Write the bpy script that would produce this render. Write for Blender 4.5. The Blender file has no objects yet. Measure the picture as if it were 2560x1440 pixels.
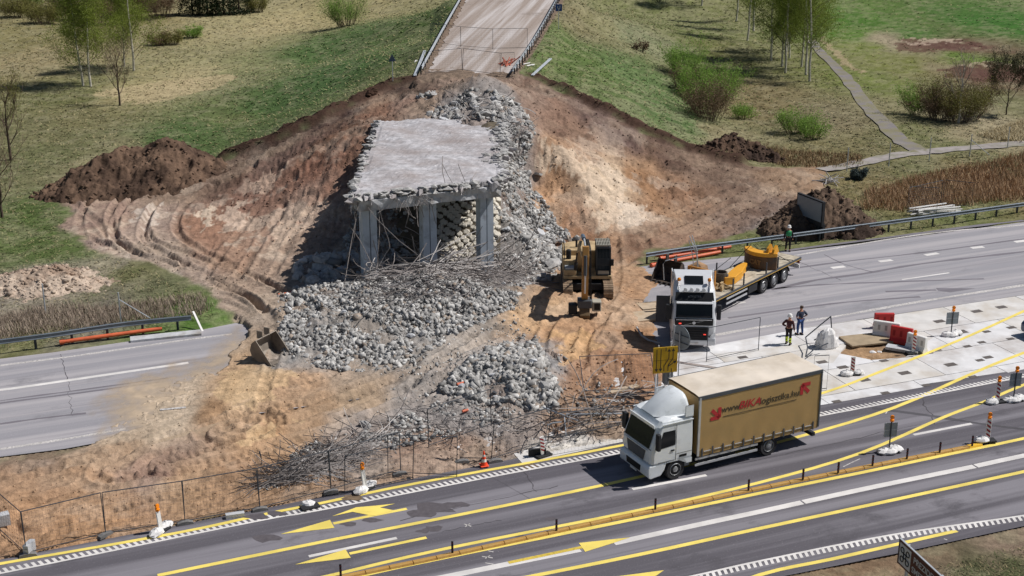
import bpy, bmesh, math, random
import numpy as np
from mathutils import Vector, Matrix
C = bpy.context.scene
COL = C.collection
R = math.radians

# ---------------- camera ----------------
CAMH, PITCH, FPX = 28.5, R(19.0), 3413.0
cam_d = bpy.data.cameras.new('camera'); cam = bpy.data.objects.new('camera', cam_d); COL.objects.link(cam)
cam_d.sensor_width = 36.0; cam_d.lens = FPX / 2560 * 36.0
cam_d.clip_start = 0.5; cam_d.clip_end = 5000
cam.location = (0, 0, CAMH); cam.rotation_euler = (R(90) - PITCH, 0, 0)
C.camera = cam

# ---------------- world, sun, exposure ----------------
SUN_EL = R(52.0)
SUN_DIR = Vector((0.985 * math.cos(SUN_EL), 0.17 * math.cos(SUN_EL), math.sin(SUN_EL))).normalized()
w = bpy.data.worlds.new('World'); C.world = w; w.use_nodes = True
nt = w.node_tree; nt.nodes.clear()
sky = nt.nodes.new('ShaderNodeTexSky'); sky.sky_type = 'NISHITA'; sky.sun_disc = False
sky.sun_elevation = SUN_EL; sky.sun_rotation = math.atan2(SUN_DIR.x, SUN_DIR.y)
sky.air_density = 1.0; sky.dust_density = 0.6
bg = nt.nodes.new('ShaderNodeBackground'); bg.inputs[1].default_value = 0.050
wo = nt.nodes.new('ShaderNodeOutputWorld')
nt.links.new(sky.outputs[0], bg.inputs[0]); nt.links.new(bg.outputs[0], wo.inputs[0])
sd_ = bpy.data.lights.new('sun', 'SUN'); sd_.energy = 4.8; sd_.angle = R(0.5); sd_.color = (1.0, 0.965, 0.92)
sun = bpy.data.objects.new('sun', sd_); COL.objects.link(sun)
sun.rotation_euler = SUN_DIR.to_track_quat('Z', 'Y').to_euler()
C.view_settings.view_transform = 'Standard'; C.view_settings.look = 'None'
C.view_settings.exposure = 0.0; C.view_settings.gamma = 1.0; C.view_settings.use_curve_mapping = False

# ---------------- photo pixel (2560 x 1440) -> world ----------------
sP, cP = math.sin(PITCH), math.cos(PITCH)
def ray(px, py):
    a, b = (px - 1280), (720 - py)
    return Vector((a, cP * FPX + sP * b, -sP * FPX + cP * b))
def P(px, py, z=0.0):
    d = ray(px, py); t = (z - CAMH) / d.z
    return Vector((d.x * t, d.y * t, z))
def PD(px, py, y):                       # the point of that ray at world depth y
    d = ray(px, py); t = y / d.y
    return Vector((d.x * t, y, CAMH + d.z * t))

# ---------------- noise (numpy) ----------------
_rng = np.random.RandomState(7)
_T = _rng.rand(256, 256)
def vnoise(x, y, seed=0):
    x = x + seed * 17.31; y = y - seed * 9.77
    xi = np.floor(x).astype(int); yi = np.floor(y).astype(int)
    fx = x - xi; fy = y - yi
    fx = fx * fx * (3 - 2 * fx); fy = fy * fy * (3 - 2 * fy)
    g = lambda a, b: _T[(a + seed * 31) & 255, b & 255]
    return (g(xi, yi) * (1 - fx) + g(xi + 1, yi) * fx) * (1 - fy) + (g(xi, yi + 1) * (1 - fx) + g(xi + 1, yi + 1) * fx) * fy
def fbm(x, y, scale, octv=4, seed=0, gain=0.5, ridged=False):
    s = 0; a = 1; n = 0; f = 1.0 / scale
    for i in range(octv):
        v = vnoise(x * f, y * f, seed + i)
        if ridged: v = 1 - abs(2 * v - 1)
        s = s + a * v; n += a; a *= gain
        c_, s_ = 0.8, 0.6
        x, y = x * c_ - y * s_, x * s_ + y * c_
        f *= 2.07
    return s / n                          # 0..1

# ---------------- polygons, polylines in world xy ----------------
def inpoly(x, y, poly):
    ins = np.zeros(x.shape, bool); n = len(poly)
    for i in range(n):
        x1, y1 = poly[i][0], poly[i][1]; x2, y2 = poly[(i + 1) % n][0], poly[(i + 1) % n][1]
        if y1 == y2: continue
        c = ((y1 > y) != (y2 > y)) & (x < (x2 - x1) * (y - y1) / (y2 - y1) + x1)
        ins ^= c
    return ins
def segdist(x, y, pts, closed=False):    # distance, arc length, signed side to a polyline
    best = np.full(x.shape, 1e9); arc = np.zeros(x.shape); side = np.zeros(x.shape); L = 0.0
    n = len(pts); m = n if closed else n - 1
    for i in range(m):
        ax, ay = pts[i][0], pts[i][1]; bx, by = pts[(i + 1) % n][0], pts[(i + 1) % n][1]
        dx, dy = bx - ax, by - ay; l2 = dx * dx + dy * dy; l = math.sqrt(l2)
        if l < 1e-6: continue
        t = np.clip(((x - ax) * dx + (y - ay) * dy) / l2, 0, 1)
        ex = x - ax - t * dx; ey = y - ay - t * dy; d = np.sqrt(ex * ex + ey * ey)
        k = d < best
        best = np.where(k, d, best); arc = np.where(k, L + t * l, arc)
        side = np.where(k, np.sign(dx * ey - dy * ex), side); L += l
    return best, arc, side
def smooth(pts, n=4):                    # Catmull-Rom through points
    p = [Vector(q) for q in pts]; out = []
    for i in range(len(p) - 1):
        a = p[max(i - 1, 0)]; b = p[i]; c = p[i + 1]; d = p[min(i + 2, len(p) - 1)]
        for k in range(n):
            t = k / n
            out.append(0.5 * ((2 * b) + (c - a) * t + (2 * a - 5 * b + 4 * c - d) * t * t + (3 * b - a - 3 * c + d) * t ** 3))
    out.append(p[-1]); return out
def s2l(h):
    h = h.lstrip('#'); v = [int(h[i:i + 2], 16) / 255 for i in (0, 2, 4)]
    return [((c + 0.055) / 1.055) ** 2.4 if c > 0.04045 else c / 12.92 for c in v]

# ---------------- materials ----------------
MATS = {}
def mat(name, color, rough=0.8, metal=0.0, var=0.15, scale=3.0, bump=0.0, bscale=20.0, spec=0.3, dirt=None, dirt_amt=0.0, dirt_scale=1.5, alpha=None, coat=0.0, emit=None):
    if name in MATS: return MATS[name]
    m = bpy.data.materials.new(name); m.use_nodes = True; n = m.node_tree; b = n.nodes['Principled BSDF']
    b.inputs['Roughness'].default_value = rough; b.inputs['Metallic'].default_value = metal
    b.inputs['Specular IOR Level'].default_value = spec
    if coat: b.inputs['Coat Weight'].default_value = coat; b.inputs['Coat Roughness'].default_value = 0.12
    tc = n.nodes.new('ShaderNodeTexCoord')
    ns = n.nodes.new('ShaderNodeTexNoise'); ns.inputs['Scale'].default_value = scale; ns.inputs['Detail'].default_value = 6
    n.links.new(tc.outputs['Object'], ns.inputs['Vector'])
    mr = n.nodes.new('ShaderNodeMapRange'); mr.inputs[1].default_value = 0.3; mr.inputs[2].default_value = 0.7
    mr.inputs[3].default_value = 1 - var; mr.inputs[4].default_value = 1 + var
    n.links.new(ns.outputs[0], mr.inputs[0])
    mx = n.nodes.new('ShaderNodeMix'); mx.data_type = 'RGBA'; mx.blend_type = 'MULTIPLY'; mx.inputs[0].default_value = 1
    mx.inputs[6].default_value = (*color, 1); n.links.new(mr.outputs[0], mx.inputs[7])
    out = mx.outputs[2]
    if dirt:
        n2 = n.nodes.new('ShaderNodeTexNoise'); n2.inputs['Scale'].default_value = dirt_scale; n2.inputs['Detail'].default_value = 8; n2.inputs['Roughness'].default_value = 0.65
        n.links.new(tc.outputs['Object'], n2.inputs['Vector'])
        m2 = n.nodes.new('ShaderNodeMapRange'); m2.inputs[1].default_value = 0.62 - 0.3 * dirt_amt; m2.inputs[2].default_value = 0.82 - 0.2 * dirt_amt
        n.links.new(n2.outputs[0], m2.inputs[0])
        x2 = n.nodes.new('ShaderNodeMix'); x2.data_type = 'RGBA'; x2.inputs[7].default_value = (*dirt, 1)
        n.links.new(m2.outputs[0], x2.inputs[0]); n.links.new(out, x2.inputs[6]); out = x2.outputs[2]
    n.links.new(out, b.inputs['Base Color'])
    if bump:
        n3 = n.nodes.new('ShaderNodeTexNoise'); n3.inputs['Scale'].default_value = bscale; n3.inputs['Detail'].default_value = 5
        n.links.new(tc.outputs['Object'], n3.inputs['Vector'])
        bp = n.nodes.new('ShaderNodeBump'); bp.inputs['Strength'].default_value = 0.6; bp.inputs['Distance'].default_value = bump
        n.links.new(n3.outputs[0], bp.inputs['Height']); n.links.new(bp.outputs[0], b.inputs['Normal'])
    if alpha is not None: b.inputs['Alpha'].default_value = alpha
    if emit: b.inputs['Emission Color'].default_value = (*emit[0], 1); b.inputs['Emission Strength'].default_value = emit[1]
    MATS[name] = m; return m
def mat_vcol(name, rough=0.95, var=0.25, scale=2.0, bump=0.05, bscale=6.0, vary2=0.0):
    m = bpy.data.materials.new(name); m.use_nodes = True; n = m.node_tree; b = n.nodes['Principled BSDF']
    b.inputs['Roughness'].default_value = rough; b.inputs['Specular IOR Level'].default_value = 0.1
    at = n.nodes.new('ShaderNodeAttribute'); at.attribute_name = 'Col'
    tc = n.nodes.new('ShaderNodeTexCoord')
    ns = n.nodes.new('ShaderNodeTexNoise'); ns.inputs['Scale'].default_value = scale; ns.inputs['Detail'].default_value = 8; ns.inputs['Roughness'].default_value = 0.7
    n.links.new(tc.outputs['Object'], ns.inputs['Vector'])
    mr = n.nodes.new('ShaderNodeMapRange'); mr.inputs[1].default_value = 0.3; mr.inputs[2].default_value = 0.7
    mr.inputs[3].default_value = 1 - var; mr.inputs[4].default_value = 1 + var
    n.links.new(ns.outputs[0], mr.inputs[0])
    mx = n.nodes.new('ShaderNodeMix'); mx.data_type = 'RGBA'; mx.blend_type = 'MULTIPLY'; mx.inputs[0].default_value = 1
    n.links.new(at.outputs['Color'], mx.inputs[6]); n.links.new(mr.outputs[0], mx.inputs[7])
    n.links.new(mx.outputs[2], b.inputs['Base Color'])
    if bump:
        n3 = n.nodes.new('ShaderNodeTexNoise'); n3.inputs['Scale'].default_value = bscale; n3.inputs['Detail'].default_value = 6; n3.inputs['Roughness'].default_value = 0.65
        n.links.new(tc.outputs['Object'], n3.inputs['Vector'])
        bp = n.nodes.new('ShaderNodeBump'); bp.inputs['Strength'].default_value = 0.8; bp.inputs['Distance'].default_value = bump
        n.links.new(n3.outputs[0], bp.inputs['Height']); n.links.new(bp.outputs[0], b.inputs['Normal'])
    MATS[name] = m; return m

# ---------------- mesh helpers ----------------
def tag(o, label=None, cat=None, group=None, kind=None):
    if label: o['label'] = label
    if cat: o['category'] = cat
    if group: o['group'] = group
    if kind: o['kind'] = kind
    return o
def empty(name, loc, rz=0.0, **k):
    o = bpy.data.objects.new(name, None); o.empty_display_size = 0.3; COL.objects.link(o)
    o.location = loc; o.rotation_euler = (0, 0, rz); return tag(o, **k)
def np_mesh(name, verts, faces, m, cols=None, smooth_=False, parent=None, kind=None):
    """verts (n,3), faces (m,k) arrays with k = 3 or 4"""
    me = bpy.data.meshes.new(name); verts = np.asarray(verts, np.float32); faces = np.asarray(faces, np.int32)
    nv, nf, k = len(verts), len(faces), faces.shape[1]
    me.vertices.add(nv); me.vertices.foreach_set('co', verts.ravel())
    me.loops.add(nf * k); me.loops.foreach_set('vertex_index', faces.ravel())
    me.polygons.add(nf); me.polygons.foreach_set('loop_start', np.arange(0, nf * k, k, dtype=np.int32))
    me.polygons.foreach_set('loop_total', np.full(nf, k, np.int32))
    if smooth_: me.polygons.foreach_set('use_smooth', np.ones(nf, bool))
    if cols is not None:
        a = me.attributes.new('Col', 'FLOAT_COLOR', 'POINT')
        a.data.foreach_set('color', np.concatenate([cols, np.ones((nv, 1))], 1).astype(np.float32).ravel())
    me.update(calc_edges=True); me.validate()
    me.materials.append(m)
    o = bpy.data.objects.new(name, me); COL.objects.link(o)
    if parent: o.parent = parent
    if kind: o['kind'] = kind
    return o
class MB:
    def __init__(s): s.v = []; s.f = []
    def add(s, vs, fs, M=None):
        b = len(s.v)
        for v in vs:
            v = Vector(v); s.v.append(tuple(M @ v) if M else tuple(v))
        for f in fs: s.f.append([b + i for i in f])
        return s
    def box(s, x0, x1, y0, y1, z0, z1, M=None, bev=0.0):
        if bev > 0:
            e = bev; vs = []; 
            # chamfered along all vertical/horizontal edges: superposed 3 rings
            ring = lambda i, z: [(x0 + i, y0 + e + i, z), (x0 + e + i, y0 + i, z), (x1 - e - i, y0 + i, z), (x1 - i, y0 + e + i, z), (x1 - i, y1 - e - i, z), (x1 - e - i, y1 - i, z), (x0 + e + i, y1 - i, z), (x0 + i, y1 - e - i, z)]
            vs = ring(e * .6, z0) + ring(0, z0 + e * .6) + ring(0, z1 - e * .6) + ring(e * .6, z1)
            fs = [list(range(7, -1, -1)), list(range(24, 32))]
            for r in range(3):
                for i in range(8):
                    j = (i + 1) % 8; fs.append([r * 8 + i, r * 8 + j, (r + 1) * 8 + j, (r + 1) * 8 + i])
            return s.add(vs, fs, M)
        vs = [(x0, y0, z0), (x1, y0, z0), (x1, y1, z0), (x0, y1, z0), (x0, y0, z1), (x1, y0, z1), (x1, y1, z1), (x0, y1, z1)]
        return s.add(vs, [[0, 3, 2, 1], [4, 5, 6, 7], [0, 1, 5, 4], [1, 2, 6, 5], [2, 3, 7, 6], [3, 0, 4, 7]], M)
    def tube(s, pts, r, n=6, M=None, r2=None, caps=True):
        pts = [Vector(p) for p in pts]; b = len(s.v); rings = []; m = len(pts)
        up = Vector((0, 0, 1))
        for i, p in enumerate(pts):
            d = (pts[min(i + 1, m - 1)] - pts[max(i - 1, 0)])
            if d.length < 1e-9: d = Vector((0, 0, 1))
            d.normalize(); a = d.cross(up if abs(d.z) < 0.95 else Vector((1, 0, 0))).normalized(); c = d.cross(a)
            rr = r if r2 is None else r + (r2 - r) * i / (m - 1)
            if isinstance(r, (list, tuple)): rr = r[i]
            for k in range(n):
                t = 2 * math.pi * k / n; v = p + a * (rr * math.cos(t)) + c * (rr * math.sin(t))
                s.v.append(tuple(M @ v) if M else tuple(v))
        for i in range(m - 1):
            for k in range(n):
                s.f.append([b + i * n + k, b + i * n + (k + 1) % n, b + (i + 1) * n + (k + 1) % n, b + (i + 1) * n + k])
        if caps: s.f.append([b + k for k in range(n)][::-1]); s.f.append([b + (m - 1) * n + k for k in range(n)])
        return s
    def prism(s, prof, a0, a1, axis='y', M=None, in0=0.0, in1=0.0):
        """extrude 2-D profile [(u,v)] between a0 and a1 along axis; u,v are the other two axes"""
        def mk(u, v, a): return {'y': (u, a, v), 'x': (a, u, v), 'z': (u, v, a)}[axis]
        n = len(prof); vs = [mk(u, v, a0) for u, v in prof] + [mk(u, v, a1) for u, v in prof]
        fs = [list(range(n))[::-1], [n + i for i in range(n)]] + [[i, (i + 1) % n, n + (i + 1) % n, n + i] for i in range(n)]
        return s.add(vs, fs, M)
    def lathe(s, prof, n=16, M=None, axis='z'):
        b = len(s.v); m = len(prof)
        for r, h in prof:
            for k in range(n):
                t = 2 * math.pi * k / n; c, q = r * math.cos(t), r * math.sin(t)
                v = Vector({'z': (c, q, h), 'y': (c, h, q), 'x': (h, c, q)}[axis]); s.v.append(tuple(M @ v) if M else tuple(v))
        for i in range(m - 1):
            for k in range(n): s.f.append([b + i * n + k, b + i * n + (k + 1) % n, b + (i + 1) * n + (k + 1) % n, b + (i + 1) * n + k])
        s.f.append([b + k for k in range(n)][::-1]); s.f.append([b + (m - 1) * n + k for k in range(n)])
        return s
    def ico(s, c, r, rnd=None, jit=0.25, sq=(1, 1, 1), M=None):
        t = (1 + 5 ** .5) / 2
        vs = [(-1, t, 0), (1, t, 0), (-1, -t, 0), (1, -t, 0), (0, -1, t), (0, 1, t), (0, -1, -t), (0, 1, -t), (t, 0, -1), (t, 0, 1), (-t, 0, -1), (-t, 0, 1)]
        fs = [(0, 11, 5), (0, 5, 1), (0, 1, 7), (0, 7, 10), (0, 10, 11), (1, 5, 9), (5, 11, 4), (11, 10, 2), (10, 7, 6), (7, 1, 8), (3, 9, 4), (3, 4, 2), (3, 2, 6), (3, 6, 8), (3, 8, 9), (4, 9, 5), (2, 4, 11), (6, 2, 10), (8, 6, 7), (9, 8, 1)]
        out = []
        for v in vs:
            q = 1 + (rnd.uniform(-jit, jit) if rnd else 0)
            out.append((c[0] + v[0] / 1.9 * r * q * sq[0], c[1] + v[1] / 1.9 * r * q * sq[1], c[2] + v[2] / 1.9 * r * q * sq[2]))
        return s.add(out, fs, M)
    def build(s, name, m, parent=None, loc=None, rz=0.0, bevel=0.0, smooth_=False, kind=None):
        me = bpy.data.meshes.new(name); me.from_pydata(s.v, [], s.f)
        bm = bmesh.new(); bm.from_mesh(me); bmesh.ops.recalc_face_normals(bm, faces=bm.faces); bm.to_mesh(me); bm.free()
        if smooth_: me.polygons.foreach_set('use_smooth', np.ones(len(me.polygons), bool))
        me.materials.append(m); o = bpy.data.objects.new(name, me); COL.objects.link(o)
        if parent: o.parent = parent
        if loc is not None: o.location = loc
        o.rotation_euler = (0, 0, rz)
        if bevel > 0:
            b = o.modifiers.new('b', 'BEVEL'); b.width = bevel; b.segments = 2; b.limit_method = 'ANGLE'; b.angle_limit = R(35)
        if kind: o['kind'] = kind
        return o
def copy_tree(o, parent=None):
    c = o.copy(); COL.objects.link(c)
    if parent: c.parent = parent; c.matrix_parent_inverse = o.matrix_parent_inverse.copy()
    for ch in list(o.children): copy_tree(ch, c)
    return c
# =====================================================================
# TERRAIN
# =====================================================================
def W(px, py, z): v = P(px, py, z); return (v.x, v.y, v.z)
HP = []   # height control points
for px, py, z in [
    # highway level
    (-300,1440,0),(0,1440,0),(600,1440,0),(1200,1440,0),(1900,1440,0),(2560,1440,0),(2900,1400,0),(0,1280,0),(600,1250,0),(1200,1180,0),(1700,1080,0),(2200,1000,0),(2560,1000,0),(2900,1000,0),
    (-300,1000,0),(0,1000,0),(300,920,0),(500,850,0),(1700,860,0),(2100,760,0),(2560,650,0),(1640,660,0),(2000,610,0),(2560,520,0),(2900,500,0),(1000,1000,0),(1400,1000,0),(1400,860,0),(1600,760,0),(1460,770,0),(800,1000,0),(650,900,0),(1300,780,0),
    (750,740,0),(925,668,0),(1070,668,0),(1210,660,0),(1350,650,.1),(1000,740,0),(1200,740,0),
    # ramp crest
    (1060,185,6.7),(1170,185,6.7),(1285,190,6.7),(1100,100,6.9),(1220,100,6.9),(1345,100,6.9),(1155,0,7.2),(1280,0,7.2),(1400,0,7.2),(1220,-120,7.4),(1500,-120,7.4),
    # slope toes
    (560,372,.2),(640,290,.2),(790,150,.2),(900,40,.2),(960,-60,.2),(1775,372,.1),(1745,270,.1),(1710,160,.1),(1660,40,.2),(1640,-60,.2),
    # mid slopes behind
    (850,230,3.2),(1000,100,3.4),(1500,220,4.4),(1560,120,3.6),(1600,300,2.9),(1480,60,5.0),
    # fields
    (400,330,.1),(200,300,0),(0,300,0),(-300,300,0),(0,480,0),(100,600,0),(0,720,0),(-300,700,0),(300,180,0),(0,50,0),(600,100,0),(300,-60,0),(700,-60,0),(-300,0,0),
    (2000,400,0),(2200,300,0),(2560,300,0),(2900,300,0),(2000,120,0),(2300,150,0),(2560,0,0),(2900,0,0),(2560,400,0),(2200,480,-.3),(2560,450,-.4),(1900,-60,0),(2200,-60,0),(2700,-60,0),(300,760,-.2),(100,800,-.2),
    # left berm edge and cut
    (985,215,6.0),(880,262,5.0),(800,305,4.2),(680,355,2.9),(560,405,1.5),(450,440,.9),(300,480,.4),(150,520,.2),
    (930,290,5.3),(860,380,4.5),(800,420,3.4),(700,450,2.1),(600,500,1.0),(700,520,1.2),(800,520,1.9),(500,600,.2),(650,650,.2),(800,620,.7),(300,620,.1),(450,720,0),(600,800,0),
    # right berm edge and cut
    (1350,208,6.0),(1480,268,4.9),(1620,335,3.2),(1740,385,1.7),(1860,420,.8),(2000,440,.3),(1980,520,0),
    (1300,330,5.4),(1330,440,3.0),(1380,380,4.5),(1400,560,.5),(1500,420,2.9),(1550,500,1.2),(1450,520,1.4),(1640,520,.4),(1700,480,.7),(1600,590,.1),(1300,480,2.7),(1300,580,.7),(1420,310,4.9),(1600,400,2.2)]:
    HP.append(W(px, py, z))
HP += [(-5, 104.5, 6.0), (-9, 105.5, 5.9), (0, 105, 6.0), (-5, 112, 6.4), (-5, 92.5, 2.0), (-5, 97, 3.9), (-10, 97, 3.6), (-1, 97, 3.8), (-10, 92, 1.6), (0, 92, 1.8), (-5, 101, 5.3), (-10, 101, 5.0), (0, 101, 5.2), (-5, 88.6, .15)]
HP += [(x, y, 0) for x in (-110, -70, 70, 110) for y in (40, 75, 110, 150, 200, 260)] + [(x, 290, 0) for x in (-60, 60)] + [(-12, 270, 6), (12, 270, 6)]
HP += [(x, 36, 0) for x in (-40, 0, 40)]
HP = np.array(HP)
def _phi(r2): return np.sqrt(r2 + 6.25)
_d2 = (HP[:, None, 0] - HP[None, :, 0]) ** 2 + (HP[:, None, 1] - HP[None, :, 1]) ** 2
_wts = np.linalg.solve(_phi(_d2) + np.eye(len(HP)) * 0.02 * -1, HP[:, 2])
def hbase(x, y):
    x = np.asarray(x, float); y = np.asarray(y, float); s = np.zeros(x.shape)
    for i in range(len(HP)): s += _wts[i] * _phi((x - HP[i, 0]) ** 2 + (y - HP[i, 1]) ** 2)
    e = np.maximum(np.abs(x) - 85, 0) + np.maximum(y - 240, 0) + np.maximum(40 - y, 0)
    return s * np.exp(-(e / 20.0) ** 2)
MOUNDS = []     # cx, cy, rx, ry, h  (rubble mounds, gaussian)
def mound(px, py, rx, ry, h, z=0):
    v = P(px, py, z); MOUNDS.append((v.x, v.y, rx, ry, h))
mound(1090, 765, 7.5, 3.2, 1.5); mound(860, 830, 5.0, 3.4, 0.8); mound(1100, 840, 6.0, 3.0, 0.5); mound(1290, 935, 3.2, 2.6, 1.0); mound(1150, 960, 3.0, 2.0, .5); mound(1330, 990, 2.2, 1.8, .5)
MOUNDS.append((-2.6, 112.5, 3.6, 2.6, 1.7)); MOUNDS.append((1.2, 103, 1.7, 2.4, 1.0))
mound(830, 690, 2.6, 2.0, .8)
BERMS = [([(1045,208,6.2),(985,212,6.1),(900,250,5.2),(800,305,4.2),(680,355,2.9),(560,402,1.5)], 0.85, .75),
         ([(1345,200,6.2),(1420,232,5.5),(1500,272,4.8),(1620,332,3.2),(1740,380,1.7),(1850,412,.8)], 0.8, .7)]
BERMS = [([W(*q) for q in a], b, c) for a, b, c in BERMS]
def hmid(x, y):
    h = hbase(x, y)
    for cx, cy, rx, ry, hh in MOUNDS:
        h = h + hh * np.exp(-(((x - cx) / rx) ** 2 + ((y - cy) / ry) ** 2))
    for pts, hh, wd in BERMS:
        d, a, s = segdist(x, y, pts); h = h + hh * np.exp(-(d / wd) ** 2) * (.6 + .8 * fbm(x, y, 1.6, 2, 61))
    return h
def G(px, py):                            # ray on the terrain
    d = ray(px, py); d = d / d.y
    ys = np.concatenate([np.arange(42, 130, .25), np.arange(130, 330, 1.0)])
    xs = d.x * ys; zs = CAMH + d.z * ys; hh = hmid(xs, ys)
    k = np.argmax(zs < hh)
    if zs[k] >= hh[k]: return P(px, py, 0)
    if k > 0:
        a = zs[k - 1] - hh[k - 1]; b = hh[k] - zs[k]; t = a / (a + b + 1e-9); yy = ys[k - 1] + t * (ys[k] - ys[k - 1])
    else: yy = ys[0]
    x = d.x * yy; return Vector((x, yy, float(hmid(np.array([x]), np.array([yy]))[0])))
def GP(lst): return [G(*q) for q in lst]

# bare-earth region
SOIL = GP([(985,205),(1060,188),(1180,178),(1290,188),(1352,205),(1430,236),(1500,268),(1620,328),(1740,378),(1850,408),(1990,418),(2070,425),(2055,470),(1990,530),(1900,580),(1840,596),(1700,618),(1625,632),(1600,665),(1660,690),(1625,740),(1640,800),(1655,850),(1640,880),(1690,905),(1660,960),(1640,1010),(1600,1100),(1500,1122),(1300,1163),(1000,1222),(640,1295),(300,1360),(0,1418),(-300,1476),(-300,1190),(0,1150),(130,1132),(240,1108),(300,1085),(390,1065),(470,1050),(500,1000),(530,950),(560,905),(600,870),(606,800),(540,775),(515,735),(430,690),(330,650),(200,622),(178,575),(150,520),(115,478),(200,455),(400,430),(560,395),(680,348),(800,298),(900,245)])
DUST = GP([(300,1075),(285,1035),(320,985),(400,962),(480,925),(560,880),(600,860),(600,930),(560,1010),(500,1070),(400,1100)])
TRK = [GP(t) for t in [
  [(1000,228),(800,322),(620,402),(430,446),(280,492),(236,560),(290,640),(420,700),(560,752),(622,800),(630,870)],
  [(600,430),(430,480),(345,520),(330,600),(430,645),(560,690),(660,735),(740,790)],
  [(560,1085),(700,1062),(850,1015),(980,965),(1110,885),(1290,795),(1400,765),(1500,790)],
  [(420,1165),(620,1120),(800,1060),(960,1000),(1090,930),(1240,850)],
  [(1370,225),(1500,288),(1640,352),(1800,425),(1960,446)],
  [(2010,440),(1850,505),(1700,585),(1560,640),(1480,680)],
  [(1575,600),(1590,700),(1560,800),(1510,900),(1540,980)],
  [(750,515),(690,600),(640,690)], [(672,530),(606,620),(560,690)],
  [(0,1250),(200,1190),(420,1130),(640,1060)], [(150,520),(200,560),(260,620),(420,665)],
  [(640,890),(600,1000),(620,1060)], [(1480,860),(1420,930),(1400,1000)],
  [(1050,215),(1180,205),(1330,222)], [(1400,330),(1500,380),(1650,430),(1850,470)], [(170,600),(260,640),(380,700),(480,760),(560,790),(600,860)], [(500,470),(420,520),(400,590),(470,640),(600,700),(690,750)], [(560,1010),(700,1000),(860,960),(1000,900)], [(1640,640),(1570,700),(1500,760),(1420,830),(1400,900)], [(1950,460),(1800,500),(1650,560),(1560,600)], [(100,1300),(300,1240),(560,1180),(760,1130)], [(300,1180),(420,1120),(520,1090),(600,1040)]]]
NEAR_ROAD = [P(*q) for q in [(-500,1493),(0,1399),(640,1275),(1000,1203),(1300,1144),(1565,1095),(1800,1047),(2057,1012),(2227,982),(2360,953),(2560,923),(3100,805),(3100,1195),(2560,1315),(2236,1385),(1976,1437),(1500,1530),(900,1640),(-500,1640)]]
FAR_ROAD = [P(*q) for q in [(-500,962),(0,897),(133,881),(463,833),(606,804),(900,762),(1620,664),(1989,627),(2200,603),(2560,555),(3100,487),(3100,655),(2560,737),(2343,770),(2050,813),(1790,862),(1300,940),(600,1040),(282,1100),(161,1122),(0,1142),(-500,1210)]]
APRON = [P(*q) for q in [(1560,903),(1790,862),(2050,813),(2343,770),(2560,737),(3100,655),(3100,805),(2560,923),(2360,953),(2227,982),(2057,1012),(1800,1047),(1565,1095)]]
PIT = [P(*q) for q in [(2108,858),(2150,838),(2215,838),(2285,860),(2290,885),(2230,900),(2130,893),(2060,880)]]

# grid: rows follow depression angle, columns fan out
NR, NC = 790, 920
_a = np.linspace(math.radians(37.5), math.radians(5.4), NR)
_y = 28.5 / np.tan(_a)
_u = np.linspace(-0.50, 0.50, NC)
GX = (_u[None, :] * (_y[:, None] * 0.945 + 9.3)); GY = np.repeat(_y[:, None], NC, 1)
GX = GX.ravel(); GY = GY.ravel()
_sub = hmid(GX.reshape(NR, NC)[::2, ::2].ravel(), GY.reshape(NR, NC)[::2, ::2].ravel()).reshape(NR // 2, NC // 2)
def upx(a):                               # bilinear x2
    r, c = a.shape; ri = np.minimum(np.arange(r * 2) / 2, r - 1); ci = np.minimum(np.arange(c * 2) / 2, c - 1)
    r0 = ri.astype(int); r1 = np.minimum(r0 + 1, r - 1); fr = (ri - r0)[:, None]
    c0 = ci.astype(int); c1 = np.minimum(c0 + 1, c - 1); fc = (ci - c0)[None, :]
    b = a[r0] * (1 - fr) + a[r1] * fr; return b[:, c0] * (1 - fc) + b[:, c1] * fc
Z = upx(_sub).ravel()
n1 = fbm(GX, GY, 4.0, 4, 1) - .5; n2 = fbm(GX, GY, 1.2, 4, 5) - .5
def sdist(poly):
    d, a, s = segdist(GX, GY, poly, True); return np.where(inpoly(GX, GY, poly), d, -d)
sd_soil = sdist(SOIL); sd_dust = sdist(DUST)
soil_s = sd_soil + n1 * 2.6 + n2 * 1.0
dust_s = (sd_dust - 1.6) * .45 + n1 * 3.0 + n2 * 1.6 - .3 + 2.4 * (fbm(GX, GY * 1.0, .35, 3, 161, .8) - .5)
soil = np.clip(soil_s * 1.3 + .5, 0, 1)
road = inpoly(GX, GY, NEAR_ROAD) | inpoly(GX, GY, FAR_ROAD) | inpoly(GX, GY, APRON)
near_or_apron = inpoly(GX, GY, NEAR_ROAD)
ridg = fbm(GX, GY, 2.2, 5, 21, .55, True) - .6
lump = fbm(GX, GY, .8, 3, 33, .6) - .5
# rough areas: more on the cut slopes and the sides, less on driven sand
rough = np.clip(.20 + np.abs(Z) * .45, 0, 1)
for q, rr, amt in [((300,640),9,.35),((500,690),8,.4),((1560,830),9,.25),((1480,960),7,.35),((1750,500),10,.6),((640,470),9,.7),((300,1180),12,.25),((1250,1080),9,.35),((1850,540),6,.7)]:
    v = P(*q); rough = np.maximum(rough, amt * 1.6 * np.exp(-((GX - v.x) ** 2 + (GY - v.y) ** 2) / rr ** 2))
for q, rx_, ry_ in [((600,960),7,4.5),((300,1290),14,3),((640,1060),6,2.6),((1400,760),5,4),((450,1000),4,4),((850,1060),5,2)]:
    v = P(*q); rough = rough * (1 - .75 * np.exp(-(((GX - v.x) / rx_) ** 2 + ((GY - v.y) / ry_) ** 2)))
rough = np.clip(rough, 0, 1.1)
fine_ = fbm(GX, GY, .45, 4, 44, .65, True) - .6
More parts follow.
